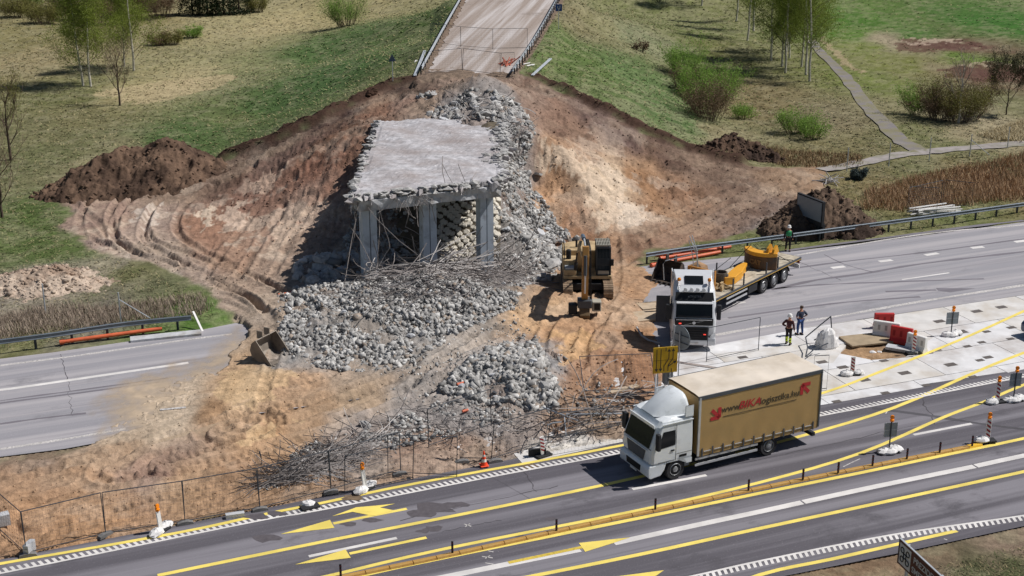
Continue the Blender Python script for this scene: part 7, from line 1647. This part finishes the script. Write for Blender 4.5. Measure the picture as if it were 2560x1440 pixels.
bucket(P(1680, 695, .05), R(-125), 'dark toothed bucket behind the tractor unit at the guardrail end', 1.15, m=mat('dark_bucket_steel', s2l('3f3a38'), rough=.6, var=.3, dirt=tuple(s2l('6d5a4a')), dirt_amt=.4))
tag(MB().ico((0, 0, .45), .7, random.Random(4), .2, (1.1, .8, .9)).build('soil_lump', mat('soil_lump_brown', s2l('9a7a5c'), var=.25, bump=.05), loc=P(1745, 690)), 'tan lump of soil right of the dark bucket', 'soil lump')
# curved hose next to the tractor
tag(MB().tube([P(1592,818,.3) - P(1600,845), P(1603,838,.25) - P(1600,845), P(1620,850,.15) - P(1600,845), P(1650,858,.1) - P(1600,845)], .06, 8).build('hose', M_REBAR2, loc=P(1600, 845)), 'pale curved hose on the dirt in the tractor shadow', 'hose')
# plates on dirt
for px, py, L_, W_2, rz, l_ in [(1630,790,2.6,1.6,.35,'tan steel plate lying on the dirt left of the tractor'), (1640,765,2.2,1.2,.3,'second tan plate lying behind the first beside the tractor'), (1560,975,1.8,.4,.5,'pale broken slab piece below the yellow sign')]:
    tag(MB().box(-L_ / 2, L_ / 2, -W_2 / 2, W_2 / 2, .0, .10).build('ground_plate', mat('dusty_plate', s2l('b5a38d'), var=.15, dirt=tuple(s2l('a08768')), dirt_amt=.5), loc=P(px, py, .08), rz=rz), l_, 'plate')

# ---- people ----
M_SKIN = mat('skin', s2l('b5836a'), rough=.6, var=.05)
def skin_mesh(name, verts, edges, radii, m, parent, root=0, sub=1):
    me = bpy.data.meshes.new(name); me.from_pydata(verts, edges, []); o = bpy.data.objects.new(name, me); COL.objects.link(o); o.parent = parent
    sk = o.modifiers.new('skin', 'SKIN'); sk.use_smooth_shade = True
    for i, r_ in enumerate(radii): me.skin_vertices[0].data[i].radius = (r_ if isinstance(r_, tuple) else (r_, r_)); 
    me.skin_vertices[0].data[root].use_root = True
    su = o.modifiers.new('sub', 'SUBSURF'); su.levels = sub; su.render_levels = sub; me.materials.append(m); return o
def person(loc, rz, label, top, trousers, helmet=None, vest=None, boots=None, arms='down', strips=None, hair=None, step=.0):
    r_ = empty('person', loc, rz, label=label, cat='person')     # faces -y
    V = {'pel': (0, 0, .95), 'spi': (0, .01, 1.18), 'che': (0, .0, 1.40), 'nec': (0, 0, 1.52), 'hed': (0, -.01, 1.66), 'crn': (0, 0, 1.76)}
    for s, q in ((-1, 'l'), (1, 'r')):
        V['hip' + q] = (s * .10, 0, .90); V['kne' + q] = (s * .12, -.02 - s * step, .50); V['ank' + q] = (s * .13, .03 - s * step, .09); V['toe' + q] = (s * .14, -.16 - s * step, .04)
        V['sho' + q] = (s * .19, 0, 1.43)
        if arms == 'down' or (arms == 'mixed' and s < 0): V['elb' + q] = (s * .28, .02, 1.14); V['wri' + q] = (s * .29, -.06, .90); V['han' + q] = (s * .29, -.08, .80)
        elif arms == 'hip' or arms == 'mixed': V['elb' + q] = (s * .38, .10, 1.20); V['wri' + q] = (s * .20, -.10, 1.05); V['han' + q] = (s * .13, -.14, 1.04)
        elif arms == 'front': V['elb' + q] = (s * .25, -.05, 1.17); V['wri' + q] = (s * .10, -.26, 1.16); V['han' + q] = (s * .03, -.28, 1.16)
    Rr = dict(pel=.13, spi=.115, che=.14, nec=.055, hed=.095, crn=.07, hip=.09, kne=.062, ank=.045, toe=.035, sho=.065, elb=.045, wri=.032, han=.035)
    E = [('pel', 'spi'), ('spi', 'che'), ('che', 'nec'), ('nec', 'hed'), ('hed', 'crn')] + [(a + q, b + q) for q in 'lr' for a, b in [('hip', 'kne'), ('kne', 'ank'), ('ank', 'toe'), ('sho', 'elb'), ('elb', 'wri'), ('wri', 'han')]] + [('pel', 'hip' + q) for q in 'lr'] + [('che', 'sho' + q) for q in 'lr']
    def sub(keys, grow, nm, m, edges=None):
        ks = [k for k in V if k in keys]; ix = {k: i for i, k in enumerate(ks)}
        return skin_mesh(nm, [V[k] for k in ks], [(ix[a], ix[b]) for a, b in E if a in ix and b in ix], [(Rr[k[:3]] + grow) for k in ks], m, r_, ix.get('pel', 0))
    sub(set(V), 0, 'body', M_SKIN)
    cut = {'pel', 'hipl', 'hipr', 'knel', 'kner', 'ankl', 'ankr'}; sub(cut, .018, 'trousers', trousers)
    sub({'pel', 'spi', 'che', 'shol', 'shor', 'elbl', 'elbr'} | ({'wril', 'wrir'} if arms != 'hip' else set()), .022, 'jacket', top)
    for s in (-1, 1):
        a = V['ank' + ('l' if s < 0 else 'r')]; MB().box(a[0] - .05, a[0] + .05, a[1] - .24, a[1] + .07, 0, .09, bev=.02).build('boot', boots or M_CHAS, r_)
    if vest: MB().lathe([(.165, 1.10), (.175, 1.25), (.185, 1.40), (.10, 1.50)], 14, Matrix.Diagonal((1.15, .9, 1, 1))).build('vest', vest, r_)
    if strips:
        for z, rr in ((.18, .085), (.34, .09)):
            for s in (-1, 1): a = V['kne' + ('l' if s < 0 else 'r')]; MB().lathe([(rr, z), (rr, z + .10)], 10, Matrix.Translation((a[0], .0 - s * step, 0))).build('reflective_band', strips, r_)
    if helmet: MB().lathe([(.155, 1.70), (.135, 1.715), (.13, 1.78), (.10, 1.85), (.04, 1.88)], 16, Matrix.Translation((0, -.01, 0))).build('helmet', helmet, r_); MB().box(-.07, .07, -.20, -.12, 1.70, 1.715).build('helmet_peak', helmet, r_)
    elif hair: MB().lathe([(.105, 1.68), (.11, 1.73), (.09, 1.79), (.03, 1.815)], 14, Matrix.Translation((0, .015, 0))).build('hair', hair, r_)
    fc = MB(); fc.ico((0, -.118, 1.655), .022, None, 0, (.7, 1, 1.2)); fc.build('nose', M_SKIN, r_)
    for s in (-1, 1): MB().ico((s * .035, -.098, 1.685), .012, None, 0).build('eye', M_GRILL, r_); MB().ico((s * .10, 0, 1.66), .028, None, 0, (.5, 1, 1.3)).build('ear', M_SKIN, r_)
    MB().box(-.025, .025, -.112, -.10, 1.605, 1.613).build('mouth', mat('lips', s2l('8a4a42'), var=0), r_)
    return r_
HV = mat('hi_vis_yellow', s2l('c9dc3a'), rough=.6, var=.05); HVG = mat('hi_vis_green', s2l('2f8f5a'), rough=.6, var=.05); DKC = mat('dark_cloth', s2l('2b2526'), rough=.9, var=.15); MRN = mat('maroon_cloth', s2l('4a2a2c'), rough=.9, var=.15); BLU = mat('blue_trousers', s2l('2c4474'), rough=.9, var=.1); NVT = mat('navy_shirt', s2l('343a4c'), rough=.9, var=.1)
person(P(1970, 861), R(150), 'worker in white helmet with dark clothes and yellow banded trouser legs', MRN, DKC, M_WHITE, None, arms='mixed', strips=HV, step=.06)
person(P(1999, 837), R(205), 'bare headed man in navy shirt and blue trousers standing with hand on hip', NVT, BLU, None, None, arms='hip', hair=mat('short_hair', s2l('4a3a30'), var=.1), step=.05)
person(P(1969, 627), R(-5), 'worker in white helmet and green vest by the far guardrail', DKC, DKC, M_WHITE, HVG, arms='down', step=.05)
# =====================================================================
# VEGETATION
# =====================================================================
def leafmat(name, c1, c2, tr=.25):
    m = bpy.data.materials.new(name); m.use_nodes = True; n = m.node_tree; b = n.nodes['Principled BSDF']; b.inputs['Roughness'].default_value = .7; b.inputs['Specular IOR Level'].default_value = .15
    tc = n.nodes.new('ShaderNodeTexCoord'); ns = n.nodes.new('ShaderNodeTexNoise'); ns.inputs['Scale'].default_value = 1.4; ns.inputs['Detail'].default_value = 6; ns.inputs['Roughness'].default_value = .8
    n.links.new(tc.outputs['Object'], ns.inputs['Vector']); r = n.nodes.new('ShaderNodeMapRange'); r.inputs[1].default_value = .35; r.inputs[2].default_value = .65; n.links.new(ns.outputs[0], r.inputs[0])
    x = n.nodes.new('ShaderNodeMix'); x.data_type = 'RGBA'; x.inputs[6].default_value = (*c1, 1); x.inputs[7].default_value = (*c2, 1); n.links.new(r.outputs[0], x.inputs[0]); n.links.new(x.outputs[2], b.inputs['Base Color'])
    t = n.nodes.new('ShaderNodeBsdfTranslucent'); n.links.new(x.outputs[2], t.inputs[0]); ms = n.nodes.new('ShaderNodeMixShader'); ms.inputs[0].default_value = tr
    o = n.nodes['Material Output']; n.links.new(b.outputs[0], ms.inputs[1]); n.links.new(t.outputs[0], ms.inputs[2]); n.links.new(ms.outputs[0], o.inputs[0]); MATS[name] = m; return m
L_BIR = leafmat('birch_leaves', s2l('667530'), s2l('84903f')); L_GRN = leafmat('willow_leaves', s2l('6f9140'), s2l('8eab52'), .35); L_DRK = leafmat('conifer_needles', s2l('1e2a1a'), s2l('2f3c22'), .05); L_OLV = leafmat('olive_buds', s2l('6d6c3a'), s2l('7e7a44')); L_BRN = leafmat('brown_buds', s2l('6a5746'), s2l('7d6a52'), .1); L_BLU = leafmat('bluish_needles', s2l('3f4a4c'), s2l('56605c'), .05)
T_WHT = mat('birch_bark', s2l('c8c2b6'), var=.25, scale=3, dirt=tuple(s2l('2f2b28')), dirt_amt=.45, dirt_scale=5); T_BRN = mat('brown_bark', s2l('4f4339'), var=.3, scale=4); T_TWG = mat('brown_twigs', s2l('66554a'), var=.3); T_TWGG = mat('grey_twigs', s2l('8d8378'), var=.2)
pr_ = np.random.RandomState(77)
def leaves(name, centers, n, spread, size, m, parent, elong=1.0):
    c = np.array(centers); k = pr_.randint(0, len(c), n); p = c[k] + pr_.normal(0, 1, (n, 3)) * np.array(spread)
    a = pr_.normal(0, 1, (n, 3)); a /= np.linalg.norm(a, axis=1)[:, None]; b = np.cross(a, pr_.normal(0, 1, (n, 3))); b /= np.linalg.norm(b, axis=1)[:, None]
    s = size * pr_.uniform(.6, 1.4, (n, 1)); v = np.stack([p - a * s * .5 * elong, p + b * s * .35, p + a * s * .5 * elong], 1).reshape(-1, 3)
    f = np.arange(n * 3).reshape(-1, 3); return np_mesh(name, v, f, m, parent=parent)
def grow(mb, p, d, L, r_, lev, rr, tips, up=.15, kids=3, spread=.7, seg=4, minr=.008):
    pts = [Vector(p)]; d = Vector(d).normalized()
    for i in range(seg): d = (d + Vector((rr.gauss(0, .10), rr.gauss(0, .10), up * .25))).normalized(); pts.append(pts[-1] + d * L / seg)
    mb.tube(pts, [max(r_ * (1 - .6 * i / seg), minr) for i in range(seg + 1)], 5 if lev > 1 else 3, caps=False)
    tips += [tuple(q) for q in pts[2:]] if lev <= 1 else []
    if lev > 0:
        for k in range(kids):
            i = rr.randint(1, seg); a = rr.uniform(0, 6.28); dd = (d + Vector((math.cos(a), math.sin(a), rr.uniform(-.1, .4))) * spread).normalized()
            grow(mb, pts[i], dd, L * rr.uniform(.5, .75), r_ * .5, lev - 1, rr, tips, up, kids, spread, 3, minr)
def birch_proto(seed, H, cb, wdt, n, lm=None, bark=None):
    rr = random.Random(seed); root = empty('birch_tree', (0, 0, 0)); mb = MB(); pts = []; x = y = 0; bx, by2 = rr.gauss(0, .05), rr.gauss(0, .04)
    for i in range(9): t = i / 8; pts.append(Vector((bx * H * t * t + rr.gauss(0, .06), by2 * H * t + rr.gauss(0, .06), H * t)))
    pts[0] = Vector((0, 0, -.3)); mb.tube(pts, [.115 * (1 - .88 * i / 8) * (H / 12) + .012 for i in range(9)], 8); mb.build('trunk', bark or T_WHT, root)
    br_ = MB(); tips = []
    for k in range(int(26 * H / 12)):
        t = cb / H + (1 - cb / H) * (k + rr.random()) / int(26 * H / 12); i = min(int(t * 8), 7); q = pts[i].lerp(pts[i + 1], t * 8 - i); a = rr.uniform(0, 6.28); L = wdt * (1.05 - t) * rr.uniform(.7, 1.1) + .5
        grow(br_, q, (math.cos(a), math.sin(a), .9), L, .035, 1, rr, tips, .05, 3, .6)
    br_.build('branches', T_BRN, root); leaves('crown', tips, n, (.42, .42, .45), .16, lm or L_BIR, root); return root
B1 = birch_proto(1, 13.5, 1.2, 3.9, 24000); B2 = birch_proto(2, 15, 2.2, 3.4, 16000); B3 = birch_proto(3, 12, 1.6, 3.5, 19000); B4 = birch_proto(5, 16, 2.8, 3.2, 15000)
first_ = set()
def place(o, loc, rz, sc, label, cat, group=None, name=None):
    if o.name in first_:
        o2 = copy_tree(o)
    else: o2 = o; first_.add(o.name)
    o2.location = loc; o2.rotation_euler = (0, 0, rz); o2.scale = (sc, sc, sc); 
    for k in ('group',):
        if k in o2: del o2[k]
    tag(o2, label, cat, group); return o2
for px, py, o, rz, s, l_ in [(227,215,B1,.3,.95,'white trunked birch, right one of the close pair on the left meadow'),(208,213,B3,2.0,1.05,'dark based birch, left one of the close pair on the left meadow'),(334,175,B1,4.0,.95,'birch behind the bare tree on the left meadow'),(311,165,B3,5.0,.75,'thin birch just left of its taller neighbour behind the bare tree'),
    (1754,14,B2,0,1,'leftmost birch at the top of the right grove'),(1840,55,B2,1.2,.9,'slender birch with pale foot, second from left in the right grove'),(1868,100,B4,2.2,.85,'crooked dark birch left of centre in the right grove'),(1884,78,B4,3.6,.95,'white stemmed birch behind the crooked one'),(1928,150,B3,.8,1.15,'thin dark birch in the middle of the right grove'),
    (1955,168,B2,5.2,.9,'dark stemmed birch beside a white one in the right grove'),(1963,183,B3,2.8,1.1,'white footed birch in the middle of the right grove'),(1966,128,B4,1.9,.8,'white birch at the back of the right grove'),(1974,143,B2,4.4,.8,'white birch with reddish foot in the right grove'),(2003,170,B4,.2,.9,'knotty white birch third from right in the right grove'),(2015,190,B2,3.1,1.0,'tall white birch second from right in the right grove'),(2024,206,B4,5.5,.95,'rightmost thin birch nearest the footpath')]:
    place(o, GH(px, py), rz, s, l_, 'tree')
for px, py, o, rz, s in [(1700,-40,B2,.5,1.0),(1790,-60,B4,1.5,1.0),(1930,-30,B2,2.5,.9),(2010,-40,B4,3.5,.9)]:
    v = P(px, py); v.z = 0; place(o, v, rz, s, 'birch beyond the top edge whose shadow falls across the grove floor', 'tree', 'birches beyond the top edge')
def bare(name, loc, H, wdt, label, seed, lm=L_OLV, nl=900, bark=T_BRN, kids=4, lev=3, cb=.25, up=.5, lsz=.10, n0=9, cat='tree'):
    rr = random.Random(seed); root = empty(name, loc, label=label, cat=cat); mb = MB(); pts = [Vector((0, 0, -.2))] + [Vector((rr.gauss(0, .05), rr.gauss(0, .05), H * .75 * k / 5)) for k in range(1, 6)]
    mb.tube(pts, [.13 * H / 7 * (1 - .15 * i) for i in range(6)], 7); mb.build('trunk', bark, root); br_ = MB(); tips = []
    for k in range(n0):
        t = cb + (1 - cb) * k / n0; q = pts[0].lerp(pts[-1], t); a = k * 2.4 + rr.random(); grow(br_, q, (math.cos(a), math.sin(a), 1.1), wdt * (1.15 - .5 * t) * rr.uniform(.8, 1.1), .045 * H / 7, lev - 1, rr, tips, up, kids, .6, 4, .010)
    br_.build('branches', T_TWG if bark is T_BRN else T_TWGG, root); leaves('crown', tips, nl, (.16, .16, .16), lsz, lm, root); return root
bare('bare_tree', GH(300, 264), 6.6, 2.6, 'budding bare tree standing alone at the edge of the green on the left', 3, L_BRN, 1600)
bare('bare_tree', GH(27, 398), 7.5, 3.2, 'sparse leafy tree at the left edge of the photo', 7, L_OLV, 2600, lsz=.12); bare('bare_tree', GH(6, 542), 6.2, 3.0, 'small bare tree at the left edge just above the pale heap', 9, L_BRN, 900); bare('bare_tree', GH(-60, 560), 6, 3.2, 'bare tree mostly outside the left edge', 13, L_BRN, 900)
def bush(loc, w_, h, label, seed, lm, n, stems=30, tw=T_TWG, lsz=.12, name='bush', cat='bush', group=None, fan=.5):
    rr = random.Random(seed); root = empty(name, loc, label=label, cat=cat, group=group); mb = MB(); tips = []
    for k in range(stems):
        a = rr.uniform(0, 6.28); q = rr.random() ** .5 * w_ * .28; p0 = Vector((math.cos(a) * q, math.sin(a) * q * .7, -.1)); d = Vector((math.cos(a) * fan * rr.random() * 1.4, math.sin(a) * fan * rr.random(), 1)); grow(mb, p0, d, h * rr.uniform(.6, 1.0), .03, 1, rr, tips, .1, 4, .45, 4, .010)
    mb.build('stems', tw, root)
    if n: leaves('foliage', tips, int(n * 3.2), (w_ * .08, w_ * .08, h * .08), lsz, lm, root)
    return root
bush(GH(868,66), 4.4, 3.6, 'round fresh green willow bush alone on the straw meadow', 1, L_GRN, 5200, 46, fan=.8)
for i, (px, py, w_, h, lm, l_, n) in enumerate([(1708,190,3.2,3.2,L_GRN,'tall light green bush uppermost in the ditch right of the ramp',2600),(1745,245,3.6,3.0,L_GRN,'light green bush in the middle of the ditch right of the ramp',3000),(1795,250,3.4,2.8,L_GRN,'light green bush on the right side of the ditch thicket',2600),(1715,225,2.6,2.0,L_BRN,'brown twiggy bush between the green ones in the ditch',1200),
    (1770,300,4.6,3.0,L_BRN,'brown twiggy bush at the lower end of the ditch thicket',2600),(1760,285,3.6,3.2,L_GRN,'green bush behind the brown one at the lower end of the thicket',2400),(1990,335,3.6,1.8,L_GRN,'low green bush left of the footpath',1500),(2030,348,2.6,1.6,L_GRN,'low thin bush nearest the footpath fork',900),(1860,300,3.0,1.3,L_GRN,'low sparse green shrub right of the thicket',700),
    (2290,285,2.4,2.4,L_GRN,'small fresh green bush at the left of the right thicket',1500),(2345,300,3.8,2.6,L_BRN,'dark twiggy bush in the centre of the right thicket',2600),(2395,305,3.6,3.2,L_OLV,'tall twiggy bush with a white stem in the right thicket',2600),(2330,290,2.6,2.8,L_OLV,'olive twiggy bush behind the dark one in the right thicket',1500),(2425,295,3.0,3.2,L_BRN,'brown bush at the right of the thicket',1600),
    (1600,130,1.6,1.0,L_BRN,'small bare shrub on the ramp slope at right',250),(2145,448,1.2,.8,L_BLU,'dark bluish round shrub beside the path fence',1500),
    (40,45,5,2.6,L_OLV,'olive scrub at the top left corner',2200),(110,60,5,2.2,L_OLV,'olive scrub right of the corner scrub',2200),(85,28,3.0,4.0,L_GRN,'fresh green sapling bush at the top left',1800),(165,50,4,2.4,L_OLV,'olive scrub below the birches at top left',1600),(400,45,5.5,4.5,L_BRN,'brown bare thicket bush at the top left of centre',3600),(370,30,5,5,L_BRN,'brown thicket bush behind the birch tops',3000),(250,60,5,4.0,L_BRN,'brown bush between the birches on the left meadow',2400),(300,45,5,5,L_OLV,'olive bush behind the birches on the left meadow',2600),
    (430,110,3.4,1.5,L_OLV,'low olive shrub on the straw meadow',900),(480,95,3.0,1.3,L_GRN,'low green shrub right of the olive one on the straw meadow',700),(395,112,3.0,1.3,L_BRN,'low grey brown shrub left of the olive one on the straw meadow',700),(150,20,6,4,L_BRN,'dark brown bush at the top edge left of the birches',3000),(640,28,4,2.0,L_OLV,'olive bush right of the dark conifers',1500)]):
    bush(GH(px, py), w_, h, l_, 20 + i, lm, n, max(14, int(w_ * 8)), fan=.7, lsz=.15 if py > 150 else .2)
bare('birch_tree', GH(2396, 305), 7.2, 2.2, 'small bare white stemmed birch in the right thicket', 31, L_BRN, 700, T_WHT, cb=.3)
b_ = bare('bare_tree', GH(2516, 285), 4.6, 3.0, 'dark dense round tree at the right edge of the thicket', 33, leafmat('dark_buds', s2l('3c3f2a'), s2l('4d4c33'), .1), 12000, T_BRN, lev=3, lsz=.14, kids=5)
def conifer(loc, H, w_, label, seed):
    rr = random.Random(seed); root = empty('conifer', loc, label=label, cat='tree', group=None); MB().tube([(0, 0, -.2), (0, 0, H)], .16, 7, r2=.03).build('trunk', T_BRN, root); tips = []
    for k in range(700): t = rr.random(); a = rr.uniform(0, 6.28); q = w_ / 2 * (1 - t * .85) * rr.random() ** .4; tips.append((math.cos(a) * q, math.sin(a) * q, .2 + t * H - q * .25))
    leaves('crown', tips, 7000, (.2, .2, .15), .30, L_DRK, root)
for k, (px, py) in enumerate([(482,36),(520,38),(560,36),(598,33)]): conifer(GH(px, py), 8 + k % 2, 5.0, 'dark conifer at the top edge, ' + ['leftmost', 'second', 'third', 'rightmost'][k] + ' of four', 50 + k)

# ---- grass tufts, straw, reeds ----
def blades(name, label, idxs, n, h0, h1, w0, m, nb=3, colf=None, lean=.5, jit=.3):
    k = pr_.choice(idxs, n); x = GX[k] + pr_.uniform(-jit, jit, n); y = GY[k] + pr_.uniform(-jit, jit, n) * 1.5; z = hzv(x, y); dist = GY[k] / 90.0
    x = np.repeat(x, nb) + pr_.normal(0, .06, n * nb); y = np.repeat(y, nb) + pr_.normal(0, .06, n * nb); z = np.repeat(z, nb) - .02; ds = np.repeat(dist, nb)
    h = pr_.uniform(h0, h1, n * nb) * ds ** .5; w_ = w0 * ds * pr_.uniform(.6, 1.4, n * nb); la_ = pr_.uniform(0, 6.28, n * nb); ll = h * lean * pr_.uniform(.5, 1, n * nb)
    a = la_ + math.pi / 2; h = h * (1.0 / (1 + .8 * lean))
    p = np.stack([x, y, z], 1); da = np.stack([np.cos(a) * w_, np.sin(a) * w_, 0 * a], 1); tp = np.stack([np.cos(la_) * ll, np.sin(la_) * ll, h], 1)
    v = np.stack([p - da, p + da, p + tp], 1).reshape(-1, 3); c = np.repeat(COLR[k], nb, 0)
    c = colf(c, n * nb) if colf else c * pr_.uniform(.55, 1.35, (n * nb, 1)); c = c * 1.05; c = np.repeat(c, 3, 0)
    o = np_mesh(name, v, np.arange(len(v)).reshape(-1, 3), m, cols=np.clip(c, 0, 1), kind='stuff'); o['label'] = label; return o
M_BLD = mat_vcol('grass_blades', var=.1, bump=0)

grassy = (sd_soil < -.3) & ~road & (np.abs(GX) < .43 * (GY * .945 + 9.3)) & (GY < 285)
for rd in (NEAR_ROAD, FAR_ROAD):
    s_ = sdist(rd); grassy &= (s_ < -1.6)
grassy &= ~((GY > 118) & (GX > xl_ + .2) & (GX < xr_ - .2))
for pp_, wd_ in ((PATHA, 1.25), (PATHB, 1.15)):
    d_, a_, q_ = segdist(GX, GY, pp_); grassy &= d_ > wd_
s_near = sdist(NEAR_ROAD); gi = np.where(grassy)[0]
fieldp = [(p.x, p.y) for p in [P(*q) for q in [(2060,0),(2060,130),(2300,300),(2560,290),(3000,280),(3000,-80),(2060,-80)]]]
gi = gi[~(inpoly(GX[gi], GY[gi], fieldp) & (pr_.rand(len(gi)) < .8))]
straw_ = np.array(s2l('b7a780')) * .9; grn_ = np.array(s2l('4e6636')) * .9
def gcolf(c, n):
    t = pr_.uniform(0, 1, (n, 1)); u = pr_.uniform(0, 1, (n, 1)); c = c * pr_.uniform(.5, 1.25, (n, 1)); c = np.where(t < .18, c * .45 + straw_ * .55 * pr_.uniform(.7, 1.2, (n, 1)), c); return np.where(t > .80, c * .55 + grn_ * .45, c)
PASS = 0
blades('grass', 'rough spring grass and straw over the meadows and verges', gi, 75000, .12, .30, .045, M_BLD, 3, gcolf, 1.6)
def zone_idx(px): poly = [(p.x, p.y) for p in GP(px)]; return np.where(inpoly(GX, GY, poly) & (sd_soil < -.2))[0]
def mixc(c1, c2):
    a, b = np.array(s2l(c1)) * .9, np.array(s2l(c2)) * .9
    return lambda c, n: (lambda t: (a * (1 - t) + b * t) * pr_.uniform(.7, 1.15, (n, 1)))(pr_.uniform(0, 1, (n, 1)))
blades('reeds', 'tall reddish brown dry reeds in the ditch behind the right guardrail', zone_idx([(2150,520),(2170,480),(2300,440),(2420,415),(2560,390),(2700,380),(2700,480),(2560,500),(2360,520),(2250,525)]), 6500, .35, .95, .02, M_BLD, 3, mixc('9a7c5e', 'c4a686'), .45)
blades('reeds', 'grey brown dry reeds along the left ditch', zone_idx([(-40,860),(-40,800),(110,770),(300,765),(430,745),(540,740),(520,780),(300,808),(120,835)]), 3200, .35, .85, .018, M_BLD, 3, mixc('97877a', 'b3a392'), .5)
blades('dry_grass', 'flattened pale straw around the right thicket and footpath', zone_idx([(2450,340),(2560,300),(2650,320),(2560,360),(2480,350)]), 1500, .3, .8, .02, M_BLD, 3, mixc('a8997a', 'c4b694'), .9)
blades('dry_grass', 'rusty dry stalks behind the right heap', zone_idx([(1950,420),(1900,360),(2000,380),(2150,390),(2160,410),(2040,420)]), 1500, .2, .6, .02, M_BLD, 3, mixc('8a7358', 'a48c6c'), .5)
